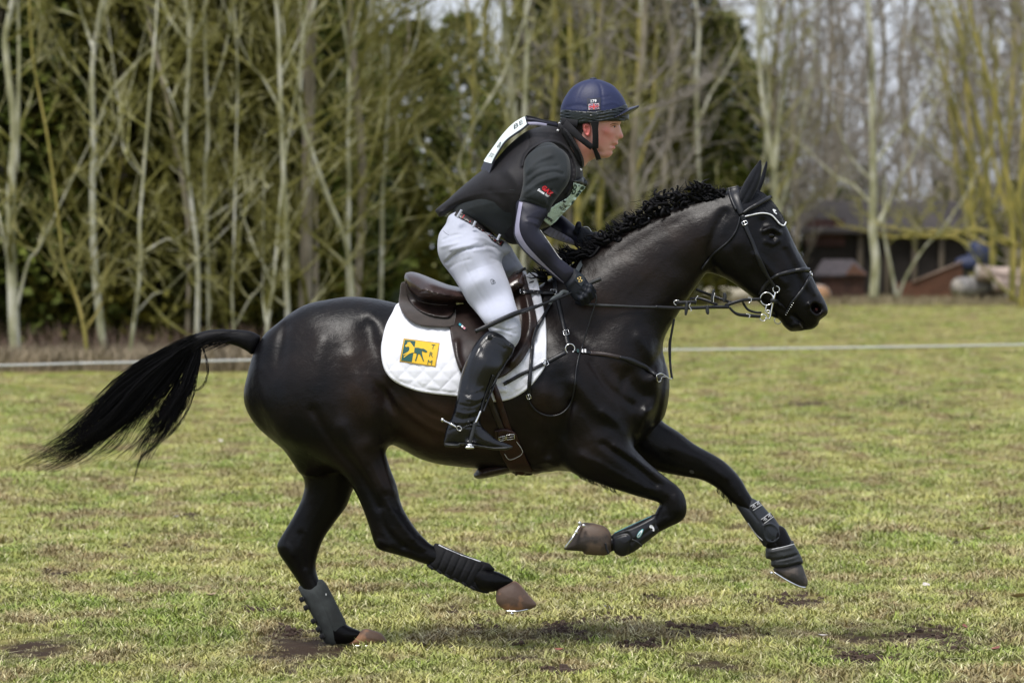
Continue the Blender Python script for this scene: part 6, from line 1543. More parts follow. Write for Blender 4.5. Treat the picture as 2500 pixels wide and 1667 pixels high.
FARM = [(1318,500),(1345,506),(1372,524),(1400,549),(1414,561),(1417,600),(1400,599),(1361,586),(1330,573),(1310,555)]
FAY = [(1320,530,.20),(1410,580,.10)]
PG.inflate(FARM, FAY, fac=.95, k=0.02, grow=-.012)
PG.capsule(W(1340, 385, .165), W(1325, 530, .215), .050, .036, k=.03)
person = link('person', PG.mesh('person', 2), None)
m_, n_, l_, b_ = mat_new('skin')
at1 = n_.new('ShaderNodeAttribute'); at1.attribute_name = 'flush'
nz_ = n_.new('ShaderNodeTexNoise'); nz_.inputs['Scale'].default_value = 60; nz_.inputs['Detail'].default_value = 5
rp_ = n_.new('ShaderNodeValToRGB'); rp_.color_ramp.elements[0].color = (0.64, 0.36, 0.30, 1); rp_.color_ramp.elements[1].color = (0.62, 0.20, 0.175, 1)
ma_ = n_.new('ShaderNodeMath'); ma_.operation = 'MULTIPLY_ADD'; ma_.inputs[1].default_value = .3; l_.new(nz_.outputs[0], ma_.inputs[0]); l_.new(at1.outputs['Fac'], ma_.inputs[2])
l_.new(ma_.outputs[0], rp_.inputs[0]); l_.new(rp_.outputs[0], b_.inputs['Base Color']); b_.inputs['Roughness'].default_value = .5
b_.inputs['Subsurface Weight'].default_value = .12; b_.inputs['Subsurface Radius'].default_value = (.6, .2, .1); b_.inputs['Subsurface Scale'].default_value = .01
person.data.materials.append(m_); M['skin'] = m_
tag(person, 'rider in black body protector, white breeches and blue helmet leaning forward on the horse', 'person')
_n = len(person.data.vertices); _c = np.empty(_n * 3, np.float32); person.data.vertices.foreach_get('co', _c); _c = _c.reshape(-1, 3); _f = np.zeros(_n)
for px, py, s_, v in ((1478, 322, 15, .70), (1490, 332, 14, .5), (1468, 342, 18, .4), (1516, 332, 6, .5), (1500, 359, 4, .8), (1504, 352, 4, .7), (1430, 370, 18, .45), (1450, 360, 20, .35), (1485, 378, 8, .3)):
    q = W(px, py); _f = np.maximum(_f, v * np.exp(-((_c[:, 0] - q.x) ** 2 + (_c[:, 2] - q.z) ** 2) / (s_ * .0016) ** 2))
at_ = person.data.attributes.new('flush', 'FLOAT', 'POINT'); at_.data.foreach_set('value', _f.astype(np.float32))
FS = Surf(PG)
e_ = MB(); p = FS.at(1498.5, 309.5, -.003); e_.ball(p, .0075, 12, 8, sc=(1, .6, .55)); e_.build('eye', M['eye_white'], person)
e_ = MB(); e_.ball(p + Vector((.0030, -.0028, 0)), .0042, 10, 6, sc=(.8, .6, .8)); e_.build('iris', mat('iris', (.05, .05, .05), .1), person)
hairm = mat('brow_hair', (.16, .075, .035), .6)
e_ = MB(); cord(e_, [(1489,304.5),(1498,302),(1508,303.5)], .0018, FS, .0006, n=5, taper=[.0008, .0018, .0012]); e_.build('eyebrow', hairm, person)
e_ = MB(); cord(e_, [(1491,309.5),(1498,306.5),(1505,308.5)], .0011, FS, .0012, n=5, taper=[.0005, .0012, .0008]); e_.build('eyelashes', hairm, person)
g2 = gridfor([(1400,290),(1450,340)], (-.14, 0), .004)
SB = [(1402,300),(1420,298),(1440,300),(1441,310),(1426,318),(1418,330),(1404,318)]
g2.sheet(SB, FS, t=.003, off=.001); link('hair', g2.mesh('hair', 1), mat('dark_hair', (.02, .012, .010), .7, bump=1, bscale=500), person)
EARP = [(1422,303),(1430,299),(1440,304),(1443,316),(1442,328),(1437,335),(1430,331),(1424,320)]
g2 = gridfor(EARP, (-.16, 0), .0028); ey = FS.at(1432, 318, 0).y
g2.inflate(EARP, ey - .006, fac=.55, k=0, relief=[([(1426,310),(1430,303),(1438,307),(1440,318),(1436,330)], .007, .0032), ([(1432,312),(1434,318),(1434,325)], -.012, .0045), ([(1436,319),(1435,327)], .004, .003)], smooth=4)
earm = mat('ear_skin', (.60, .17, .15), .5, var=.15); link('ear', g2.mesh('ear', 1), earm, person)

# helmet: silk over shell, dark band, peak, harness
DOME = [(1368,288),(1367.5,280),(1369,262),(1375,245),(1384,229),(1398,212),(1417,200),(1440,193.5),(1457,193.5),(1476,198.5),(1496,208),(1511,223),(1523,240),(1530,258),(1533,270),(1534,283),(1500,290),(1460,294),(1420,294),(1385,291)]
DX = DOME[1:16] + [(1532,305),(1512,345),(1450,372),(1398,345),(1372,310)]
DREL = [([(1454,194),(1464,210),(1468,228),(1469,246),(1470,262)], -.0022, .003), ([(1436,196),(1424,210),(1416,224),(1408,245)], -.0012, .0025), ([(1385,262),(1410,258),(1430,262)], -.0018, .004), ([(1395,268),(1425,272),(1438,268)], .0018, .004), ([(1470,258),(1495,252),(1510,257)], .0016, .004), ([(1470,240),(1488,236)], -.0015, .0035), ([(1376,276),(1400,278),(1430,275)], -.002, .004)]
hg = gridfor(DX, (-.17, .17), .0045); hg.inflate(DX, 0, fac=.80, k=0, c=2.9, relief=DREL); hull(hg, DOME)
helmet = thing('helmet', 'navy blue silk covered riding helmet with number 179 and a small flag', 'helmet', W(1450, 250))
link('silk', hg.mesh('silk', 2), M['navy_silk'], helmet)
BAND = [(1367,290),(1367,276),(1375,268),(1400,271),(1440,274),(1480,270),(1510,262),(1529,254),(1533,264),(1536,280),(1535,293),(1515,296.5),(1480,297),(1452,299),(1440,301),(1420,304),(1403,304),(1385,308),(1370,309),(1365,300)]
hg2 = gridfor(DX, (-.18, .18), .0045); hg2.inflate(DX, 0, fac=.80, k=0, c=2.9, grow=.003)
X, Z = np.meshgrid(hg2.x, hg2.z, indexing='ij')
nzv = .0016 * np.sin(Z * 520 + np.sin(X * 60) * 2.5) + .001 * np.sin(Z * 900 + X * 90)
hg2.F += nzv[:, None, :].astype(np.float32); hull(hg2, BAND)
link('band', hg2.mesh('band', 1), M['green_black'], helmet)
HS = combine(Surf(hg), [hg2]); HB = Surf(hg2)
mb = MB(); mb.tube([W(1440, 192.5, 0), W(1449, 191.5, 0), W(1457, 192.5, 0)], [.006, .014, .006], 10, flat=.35, up=(0, 0, 1)); mb.ball(W(1448.5, 193, 0), .0145, 14, 6, sc=(1, 1, .35)); mb.build('button', M['navy_dark'], helmet)
PK = [(1468,292),(1490,288),(1508,280),(1530,265),(1546,260),(1561,257),(1558,264),(1546,272),(1533,280),(1512,288),(1490,294)]
pk = gridfor(PK, (-.14, .14), .004); pk.inflate(PK, 0, fac=[(1475,290,14),(1500,285,13),(1530,272,9.5),(1556,261,7)], k=0, smooth=3); link('peak', pk.mesh('peak', 1), M['navy_dark'], helmet)
def hs(path, w, nm, off=.003, t=.004, taper=None, ys=None):
    b = MB(); strap(b, path, w, combine(FS, [hg2]), off, t=t, taper=taper, ys=ys); return b.build(nm, M['black_cloth'], helmet)
FH = combine(FS, [hg2])
hs([(1452,296),(1453,315),(1454,338),(1453,362)], 15, 'strap', off=.004, ys=[-.112, -.108, -.100, -.085], taper=[22, 15, 15, 16])
hs([(1376,303),(1396,318),(1420,340),(1446,360)], 12, 'strap', off=.003, taper=[26, 20, 15, 15], ys=[-.07, -.09, -.1, -.088])
hs([(1448,355),(1453,366),(1458,378),(1462,390)], 13, 'chin_strap', off=.002, taper=[14, 10, 12, 12], ys=[-.09, -.075, -.05, -.02])
hs([(1370,296),(1390,300),(1410,303)], 20, 'neck_shade', off=.001, t=.006, ys=[-.04, -.07, -.08])  # black strip stands in for the shade on the neck under the helmet
# patch with number and flag
def hp(u, v, off):   # u, v in close-up pixels of the helmet picture
    return HS.at(1350 + .1403 * u, 180 + .1403 * v, off)
ptc = decal('patch', [[(590 + 60 * i, 430 - 4 * i + 54 * j), (650 + 60 * i, 426 - 4 * i + 54 * j), (652 + 60 * i, 480 - 4 * i + 54 * j), (592 + 60 * i, 484 - 4 * i + 54 * j)] for i in range(4) for j in range(4)], lambda u, v: hp(u, v, .0015), M['navy_dark'], helmet)
text_print('number', '179', lambda x, y: hp(702 + x * 72, 478 - y * 72 - x * 4, .0040), M['white_thread'], ptc, bold=.03)
def fr(u0, v0, u1, v1): return [(620 + 180 * u0, 528 + 100 * v0 - 14 * u0), (620 + 180 * u1, 528 + 100 * v0 - 14 * u1), (622 + 182 * u1, 528 + 100 * v1 - 14 * u1), (622 + 182 * u0, 528 + 100 * v1 - 14 * u0)]
flag = decal('flag', [fr(i / 3, j / 2, (i + 1) / 3, (j + 1) / 2) for i in range(3) for j in range(2)], lambda u, v: hp(u, v, .0034), mat('flag_white', (.72, .62, .64), .7), ptc)
decal('flag_field', [fr(*q) for q in ((.05, .08, .40, .36), (.60, .08, .95, .36), (.05, .64, .40, .92), (.60, .64, .95, .92))], lambda u, v: hp(u, v, .0043), mat('flag_blue', (.03, .03, .12), .7), ptc)
decal('flag_cross', [fr(.44, .02, .56, .98), fr(.02, .43, .44, .57), fr(.56, .43, .98, .57)], lambda u, v: hp(u, v, .0052), M['red_print'], ptc)
def diag(x0, y0, x1, y1, w): 
    return [(620 + 180 * x0, 528 + 100 * y0 - 14 * x0 - w), (620 + 180 * x1, 528 + 100 * y1 - 14 * x1 - w), (620 + 180 * x1, 528 + 100 * y1 - 14 * x1 + w), (620 + 180 * x0, 528 + 100 * y0 - 14 * x0 + w)]
decal('flag_saltire', [diag(.05, .08, .40, .38, 5), diag(.95, .08, .60, .38, 5), diag(.05, .92, .40, .62, 5), diag(.95, .92, .60, .62, 5)], lambda u, v: hp(u, v, .0050), mat('flag_pale', (.60, .25, .28), .7), ptc)

# breeches
TH_REL = [([(1075,603),(1095,598),(1117,592)], .004, .006), ([(1088,640),(1110,620),(1140,608),(1180,603)], -.009, .005), ([(1095,655),(1120,640),(1150,632)], -.003, .004), ([(1100,610),(1130,600),(1165,592)], .005, .005), ([(1082,585),(1105,575),(1130,572)], -.004, .004), ([(1185,598),(1210,604),(1228,620)], -.005, .004), ([(1258,770),(1240,782),(1222,784)], -.0025, .003), ([(1266,792),(1248,798),(1225,796)], .002, .003), ([(1268,812),(1252,810)], -.002, .0025), ([(1092,632),(1115,612),(1150,600)], .004, .007), ([(1175,575),(1195,585),(1212,593)], -.003, .003), ([(1155,580),(1185,582),(1215,600)], .003, .006),
          ([(1160,610),(1195,608),(1215,620),(1222,634)], .005, .007), ([(1200,630),(1222,640),(1230,655)], -.005, .006), ([(1128,620),(1136,650),(1146,668)], -.0016, .0025), ([(1143,664),(1180,650),(1215,640)], -.0018, .003),
          ([(1143,664),(1165,705),(1190,745),(1207,778)], -.0016, .0025), ([(1223,741),(1235,770),(1246,800)], -.0016, .0025), ([(1200,795),(1222,800),(1245,806)], -.003, .004), ([(1202,803),(1225,805),(1250,815)], .003, .004),
          ([(1118,575),(1122,560)], -.002, .003), ([(1085,563),(1092,570),(1098,574)], -.002, .002), ([(1100,585),(1140,568)], .002, .006)]
BRG = gridfor(NT + FT, (-.44, .42), .005)
BRG.inflate(FT, FTY, fac=[(1200,620,1.0),(1260,700,.95)], k=0.0, relief=[([(1235,620),(1258,640),(1275,662)], -.003, .004)], near=1)
BRG.inflate(NT, THY, fac=THF, k=0.012, relief=TH_REL, near=1)
brch = link('breeches', BRG.mesh('breeches', 2), M['breech_white'], person)
BS_ = Surf(BRG)
mb = MB()
b = MB(); cord(b, [(1198,683),(1199,681.5),(1204,682),(1208,686),(1209,690),(1200,692),(1198,683)], .0007, BS_, .0012, n=4, per=2); cord(b, [(1202,688),(1204,684.5),(1206,687),(1204,689.5)], .0008, BS_, .0012, n=4, per=2); b.build('emblem', M['black_print'], brch)
b = MB(); cord(b, [(1082,563),(1088,569),(1096,574)], .0007, BS_, .0008, n=4); b.build('pocket_zip', M['black_print'], brch)
# vest
VEST = [(1366,303),(1333,306),(1293,317),(1267,333),(1236,361),(1205,395),(1172,419),(1127,456),(1092,488),(1064,511),(1066,520),(1072,529),(1084,527),(1100,517),(1120,511),(1152,513),(1182,532),(1205,553),(1225,578),(1241,593),(1264,596),(1290,584),(1318,562),(1330,556),(1345,549),(1375,517),(1400,485),(1418,463),(1428,450),(1424,430),(1422,412),(1417,395),(1404,372),(1390,348),(1378,322)]
VREL = [([(1275,407),(1282,383),(1298,364),(1321,352),(1344,347),(1368,353),(1388,369),(1400,392),(1404,418),(1399,446),(1384,475)], .010, .0055),
        ([(1295,400),(1320,380),(1350,375),(1378,395)], -.010, .03), ([(1240,420),(1262,450),(1270,490)], .006, .02), ([(1200,470),(1240,500),(1250,550)], -.004, .016),
        ([(1110,500),(1150,470),(1190,430)], .004, .03), ([(1070,521),(1100,512),(1150,508),(1185,524),(1212,552),(1242,584)], .004, .006), ([(1288,330),(1292,350),(1286,372)], -.0025, .0025), ([(1387,330),(1400,356),(1412,385)], -.003, .003)]
VG = gridfor(VEST, (-.31, .31), .005)
VG.inflate(VEST, 0, fac=[(1340,380,1.62),(1240,470,1.55),(1370,330,1.15),(1130,500,1.55),(1250,560,1.5),(1410,420,1.2),(1380,350,1.2)], k=0, relief=VREL)
vest = link('body_protector', VG.mesh('body_protector', 2), M['vest_cloth'], person)
VS_ = Surf(VG)
# collar ring of the vest open at the throat
COLR = [(1362,301),(1376,304),(1392,320),(1406,344),(1419,368),(1427,390),(1424,410),(1414,404),(1402,378),(1386,350),(1370,326)]
gcol = gridfor(COLR, (-.13, .13), .0045); gcol.inflate(COLR, 0, fac=[(1375,312,5.0),(1400,350,5.4),(1420,395,4.4)], k=0, smooth=3, relief=[([(1380,312),(1402,345),(1418,378)], .004, .004)]); link('collar', gcol.mesh('collar', 1), M['black_cloth'], vest)
b = MB(); cord(b, [(1427,391),(1430,395)], .0035, ys=[-.02, -.02]); b.build('shirt_collar', M['white_thread'], vest)
for px, py in ((1418, 414), (1362, 318), (1366, 301)):
    b = MB(); b.box(VS_.at(px, py, .004), (.009, .004, .007), Matrix.Rotation(.5, 3, 'Y')); b.build('toggle', M['white_thread'], vest)
b = MB(); cord(b, [(1244,463),(1250,463.5),(1256,464)], .0007, VS_, .001, n=4); b.build('stitching', M['webbing'], vest)
SHT = gridfor(TRUNK, (-.28, .28), .006)
SHT.inflate(TRUNK, 0, fac=[(1340,380,1.75),(1200,480,1.5),(1380,340,1.0),(1130,520,1.4)], k=0, grow=-.006, relief=[([(1130,520),(1180,545),(1230,580)], .004, .012)]); SHT.capsule(W(1335, 385, -.14), W(1325, 440, -.18), .058, .055, k=.03); SHT.capsule(W(1340, 385, .15), W(1330, 440, .18), .058, .055, k=.03)
link('shirt', SHT.mesh('shirt', 2), M['shirt_cloth'], person)
# belt and loops
CB = combine(FS, [BRG, SHT])
BELT = [(1112,519),(1140,533),(1165,548),(1190,566),(1212,585),(1228,596)]
b = MB(); strap(b, BELT, 13, CB, .005, t=.004); belt = b.build('belt', mat('belt_leather', (.016, .013, .013), .5), person)
bc = catmull(BELT, 10); beltred = mat('belt_red', (.35, .03, .035), .6); beltp = mat('belt_thread', (.30, .27, .25), .7)
def bq(u, v, off=.011):
    i = min(max(u, 0), .999) * (len(bc) - 1); j = int(i); q = bc[j] * (1 - i + j) + bc[j + 1] * (i - j); d = bc[j + 1] - bc[j]; d /= np.hypot(*d)
    return CB.at(q[0] - d[1] * v, q[1] + d[0] * v, off)
for k in range(7):
    u0 = .04 + k * .13
    decal('belt_pattern', [[(u0, 5), (u0 + .045, 0), (u0 + .055, 1.8), (u0 + .02, 5.5)], [(u0 + .045, 0), (u0 + .09, 5), (u0 + .07, 5.5), (u0 + .045, 2.5)], [(u0 + .01, -5.4), (u0 + .045, -3), (u0 + .08, -5.4)]], bq, beltp, belt)
    decal('belt_pattern', [[(u0 + .098, -5), (u0 + .110, -5), (u0 + .104, 5), (u0 + .092, 5)]], bq, beltred, belt)
for a, c in (((1127,512),(1116,531)), ((1161,540),(1154,555)), ((1221,572),(1214,586))):
    b = MB(); strap(b, [a, ((a[0] + c[0]) / 2, (a[1] + c[1]) / 2), c], 6, CB, .012, t=.0025, ys=[-.16, -.16, -.16]); b.build('belt_loop', M['breech_white'], brch)
# shirt sleeve and arm
SHREL = [([(1285,420),(1310,395),(1345,380)], .004, .008), ([(1290,430),(1320,410),(1360,405)], -.004, .006), ([(1285,455),(1312,432),(1350,420),(1372,425)], -.005, .0055), ([(1280,470),(1320,445),(1360,432)], .004, .008), ([(1268,484),(1300,488),(1330,503),(1342,512)], -.0035, .0025), ([(1350,470),(1362,480)], .004, .006), ([(1325,475),(1335,500)], .003, .006), ([(1345,465),(1340,490),(1332,510)], -.004, .004), ([(1378,375),(1384,410),(1380,440)], .003, .006)]
SH = gridfor(ARM, (-.33, -.06), .0045)
SH.inflate(ARM, AY, fac=[(1340,380,.85),(1300,490,.95)], k=0, relief=SHREL)
slv = link('shirt_sleeve', SH.mesh('shirt_sleeve', 2), M['shirt_cloth'], person)
SS = Surf(SH)
def sp(x, y, off=.0012):
    a = .72; u = 1331 + (x * math.cos(a) - y * math.sin(a)) * 1.0; v = 466 + (x * math.sin(a) + y * math.cos(a)) * 1.0
    return SS.at(u, v, off)
text_print('logo', 'GAZ', lambda x, y: sp(x * 13.5 + 3, -y * 15 - 3.5), M['red_print'], slv, bold=.05)
decal('logo_outline', [[(-10, -10), (14, -10), (15, -4), (17, 3), (-9, 3)]], lambda u, v: sp(u + .8, v, .0006), mat('logo_dark_red', (.22, .006, .012), .6), slv)
text_print('logo', 'Stone hof', lambda x, y: sp(x * 7.6, -y * 9 + 6.5 - x * 1.2, .0014), M['white_thread'], slv, bold=.03)
FAREL = [([(1285,540),(1305,545),(1320,556)], .003, .004), ([(1290,532),(1312,535),(1325,544)], -.003, .003), ([(1335,598),(1365,632)], -.002, .006)]
FO = gridfor(FORE, (-.36, -.08), .0045)
FO.inflate(FORE, FY, fac=.95, k=0, relief=FAREL); cs = link('compression_sleeve', FO.mesh('compression_sleeve', 2), M['navy_sleeve'], person)
FOS = Surf(FO)
LIL = [(1266,490),(1259,530),(1254,560),(1256,580),(1273,607),(1303,637),(1342,668),(1376,693),(1377,690),(1342,657),(1316,631),(1288,600),(1273,575),(1268,553),(1270,530),(1276,494)]
def inset_band(outer, inner, S, off, mat_, nm, parent, ns=5):
    """cloth panel between two edges, wrapped over the limb's outline"""
    O = catmull(outer, 6); I = catmull(inner, 6); n = 40; v = []; f = []
    for i in range(n):
        t = i / (n - 1); a = O[int(t * (len(O) - 1))]; c = I[int(t * (len(I) - 1))]
        for j in range(ns):
            s_ = j / (ns - 1); q = a * (1 - s_) + c * s_; v.append(S.at(q[0], q[1], off * (1.0 if j else .3)))
    for i in range(n - 1):
        for j in range(ns - 1):
            f.append((i * ns + j, i * ns + j + 1, (i + 1) * ns + j + 1, (i + 1) * ns + j))
    b = MB(); b.add(v, f); return b.build(nm, mat_, parent)
inset_band([(1267.5,492),(1260.5,530),(1257,560),(1259.5,578),(1275.5,604),(1305,633.5),(1344,664.5),(1376,690)], [(1276,494),(1270,530),(1268,553),(1273,575),(1288,600),(1316,631),(1342,657),(1377,690)], FOS, .0038, M['lilac_cloth'], 'sleeve_panel', cs)
b = MB(); cord(b, [(1319,561),(1331,578),(1342,594),(1364,626),(1372,633)], .0011, FOS, .001, ys=[-.235] * 3, n=4); b.build('piping', M['white_thread'], cs)
FA = gridfor(FARM, (0, .32), .005); FA.inflate(FARM, FAY, fac=.95, k=0); FA.capsule(W(1340, 385, .165), W(1322, 530, .215), .066, .050, k=.02); fcs = link('compression_sleeve', FA.mesh('compression_sleeve', 2), M['navy_sleeve'], person)
FAS = Surf(FA)
inset_band([(1327,566),(1345,578),(1361,584.5),(1381,591),(1400,597),(1406,598)], [(1344,553),(1357,561),(1371,568),(1385,576),(1396,583),(1400,588)], FAS, .003, M['lilac_cloth'], 'sleeve_panel', fcs)
# gloves: palm, four bent fingers and a thumb each, one skin
def fist(poly, y0, fac, knk, tips, rf, thumb, relief, nm, lo, hi):
    g = gridfor(poly, (lo, hi), .0038); g.inflate(poly, y0, fac=fac, k=0, relief=relief, smooth=3)
    for (a, m, t), r in zip(zip(*[knk, *tips]), rf):
        g.capsule(W(*a), W(*m), r * 1.05, r, k=.006); g.capsule(W(*m), W(*t), r, r * .85, k=.004)
    for i in range(len(thumb) - 1):
        g.capsule(W(*thumb[i]), W(*thumb[i + 1]), .0125 - .001 * i, .0115 - .001 * i, k=.006)
    return g
GN = [(1377,690),(1386,668),(1400,654),(1415,664),(1427,675),(1437,690),(1446,703),(1447,714),(1440,726),(1430,736),(1415,737),(1403,733),(1394,722),(1386,709)]
gg_ = fist(GN, -.20, .62, [(1440,700,-.215),(1437,712,-.222),(1430,722,-.222),(1419,729,-.218)], [[(1448,712,-.195),(1444,724,-.20),(1434,734,-.20),(1421,740,-.198)], [(1436,722,-.165),(1430,730,-.165),(1420,736,-.168),(1409,738,-.170)]], [.0125, .0128, .012, .0108], [(1400,700,-.18), (1424,692,-.155), (1441,697,-.150)],
   [([(1424,697),(1436,706)], -.004, .003), ([(1418,708),(1432,718)], -.0035, .003), ([(1409,716),(1421,728)], -.003, .003), ([(1386,700),(1398,688),(1408,676)], .003, .008)], 'glove', -.30, -.10)
glv = link('glove', gg_.mesh('glove', 1), M['glove'], person); tag(glv, 'black glove with a gold emblem on its cuff')
GS = combine(Surf(gg_), [])
cuff = [[(1408,667),(1414,664),(1424,671),(1429,682)], [(1408,667),(1429,682),(1420,697),(1406,684)]]
decal('cuff_tab', [[(1406,672),(1413,666),(1424,672),(1428,684),(1419,699),(1404,684)]], lambda u, v: GS.at(u, v, .003), M['green_black'], glv)
def gp(x, y): a = 1.15; return GS.at(1415.5 + x * math.cos(a) - y * math.sin(a), 682 + x * math.sin(a) + y * math.cos(a), .0045)
b = MB()
for s_ in (-1, 1):
    pts = [(-6, -3.2 * s_), (-3, 1 * s_ - 3 * s_), (-3, -.6 * s_), (0, -4.2 * s_), (3, -.6 * s_), (3, -3 * s_), (6, -3.2 * s_)]
    pts = [(-6, -1.2 * s_), (-4, -4.5 * s_), (0, -1.2 * s_), (4, -4.5 * s_), (6, -1.2 * s_)]
    C = [gp(*p) for p in catmull(pts, 4)]; b.tube(C, .0013, 5)
b.build('emblem', M['gold_thread'], glv)
GF_ = [(1398,588),(1403,568),(1408,553),(1416,549),(1428,556),(1438,560),(1448,566),(1460,570),(1470,574),(1472,583),(1460,590),(1448,598),(1440,607),(1430,606),(1417,602)]
gf = fist(GF_, .09, .62, [(1455,572,.05),(1457,580,.045),(1452,588,.045),(1445,596,.05)], [[(1468,576,.07),(1467,585,.065),(1458,594,.07),(1447,603,.075)], [(1466,582,.10),(1460,590,.10),(1450,598,.10),(1440,604,.10)]], [.0115, .0118, .011, .010], [(1408,566,.06), (1412,552,.05), (1413,546,.05)], [([(1430,566),(1445,572)], .003, .005)], 'glove', 0, .18)
gl2 = link('glove', gf.mesh('glove', 1), M['glove'], person)
b = MB(); cord(b, [(1425,553),(1434,554),(1440,559),(1444,565)], .0013, Surf(gf), .001, ys=[.04, .04]); b.build('piping', M['white_thread'], gl2)

# boots with wrinkles
BREL = [([(1114,1002),(1140,1009),(1160,1003)], .0030, .005), ([(1108,1014),(1132,1020),(1172,1010)], -.0026, .004), ([(1120,985),(1150,990),(1178,978)], -.0024, .0045), ([(1140,972),(1168,974),(1186,964)], .0022, .005), ([(1105,1026),(1130,1031),(1160,1024)], .0024, .004),
        ([(1124,955),(1145,962),(1166,958)], -.0018, .004), ([(1205,820),(1228,830),(1246,848)], .003, .006), ([(1205,835),(1230,850)], -.003, .005), ([(1170,850),(1150,890),(1140,950)], .003, .008), ([(1160,955),(1180,945)], .0016, .004), ([(1130,996),(1150,998)], -.0015, .003),
        ([(1119,1048),(1120,1084)], -.002, .003), ([(1176,1040),(1190,1062),(1215,1078)], .002, .005), ([(1095,1050),(1118,1042),(1150,1040),(1172,1036)], -.002, .0035), ([(1178,1044),(1186,1050)], -.002, .003), ([(1184,1054),(1196,1064)], -.0015, .003)]
BG = gridfor(BOOT, (-.53, -.24), .0045); BG.inflate(BOOT, BTY, fac=BTF, k=0, relief=BREL, smooth=4)
bt = link('riding_boot', BG.mesh('riding_boot', 1), M['boot_leather'], person)
BGS = Surf(BG)
SOLE = [(1085,1080),(1119,1081),(1121,1078),(1140,1080),(1165,1083),(1205,1088),(1250,1087),(1252,1091),(1237,1097),(1207,1097),(1165,1090),(1126,1083),(1119,1091),(1086,1089)]
g2 = gridfor(SOLE, (-.50, -.30), .0035); g2.inflate(SOLE, -.405, fac=3.0, k=0, smooth=1, grow=.001); link('sole', g2.mesh('sole', 0), M['rubber'], bt)
b = MB(); b.ball(BGS.at(1196, 824, .002), .011, 12, 8, sc=(.9, .4, 1.2)); b.build('zip_tab', M['black_leather'], bt)
b = MB(); b.ball(BGS.at(1245, 842, .001), .006, 8, 6, sc=(1, .4, 1)); b.build('stud', M['black_leather'], bt)
FB = gridfor(FBOOT, (.24, .50), .006); FB.inflate(FBOOT, FBY, fac=.8, k=0); link('riding_boot', FB.mesh('riding_boot', 1), M['boot_leather'], person)
# spur
spur = thing('spur', 'steel spur strapped round the heel of the riding boot', 'spur', W(1100, 1035, -.44))
b = MB(); cord(b, [(1083,1026),(1092,1030),(1102,1035),(1113,1041)], .004, ys=[-.41, -.43, -.45, -.455], taper=[.0035, .003, .005, .004], n=8); b.build('shank', M['steel'], spur)
b = MB(); b.ball(W(1080.5, 1024.5, -.41), .0075, 10, 7); b.build('tip', M['steel'], spur)
b = MB(); b.ring(BGS.at(1121, 1045, .006), (0, -1, 0), .010, .002, 14, 6, sx=.8); b.build('ring', M['steel'], spur)
b = MB(); strap(b, [(1122,1048),(1140,1040),(1160,1036),(1174,1038)], 5, BGS, .003); b.build('strap', M['boot_leather'], spur)
b = MB(); b.ball(BGS.at(1144, 1030, .003), .0065, 10, 6, sc=(1, .5, 1)); b.build('stud', M['black_leather'], spur)
# stirrup: leather, iron, rubber arm and tread
stir = thing('stirrup', 'steel stirrup with black leather under the rider\'s right boot', 'stirrup', W(1150, 1090, -.40))
b = MB(); strap(b, [(1205,915),(1196,940),(1184,972),(1174,1004),(1170,1010)], 6, BGS, .004, ys=[-.36, -.38, -.42, -.45]); b.build('stirrup_leather', M['black_leather'], stir)
b = MB(); strap(b, [(1212,925),(1202,950),(1190,978),(1180,1004)], 5, ys=[-.36, -.38, -.40, -.42]); b.build('stirrup_leather', M['black_leather'], stir)
b = MB(); cord(b, [(1173,1003),(1168,1016),(1161,1031)], .0042, BGS, .006, ys=[-.45, -.46], n=8); ir = b.build('iron', M['steel'], stir)
b = MB(); strap(b, [(1160,1031),(1156,1048),(1151,1066),(1147,1083)], 9, BGS, .007, ys=[-.46, -.465], t=.005); b.build('arm', M['rubber'], stir)
b = MB(); b.box(W(1147, 1090, -.42), (.034, .11, .010), bev=.003); b.build('tread', M['steel'], stir)
b = MB(); b.box(W(1147, 1087.5, -.470), (.018, .008, .016), bev=.002); b.build('arm_foot', M['steel'], stir)
b = MB(); cord(b, [(1160,1031),(1158,1050),(1156,1088)], .0045, ys=[-.44, -.36, -.35], n=6); b.build('arm', M['steel'], stir)

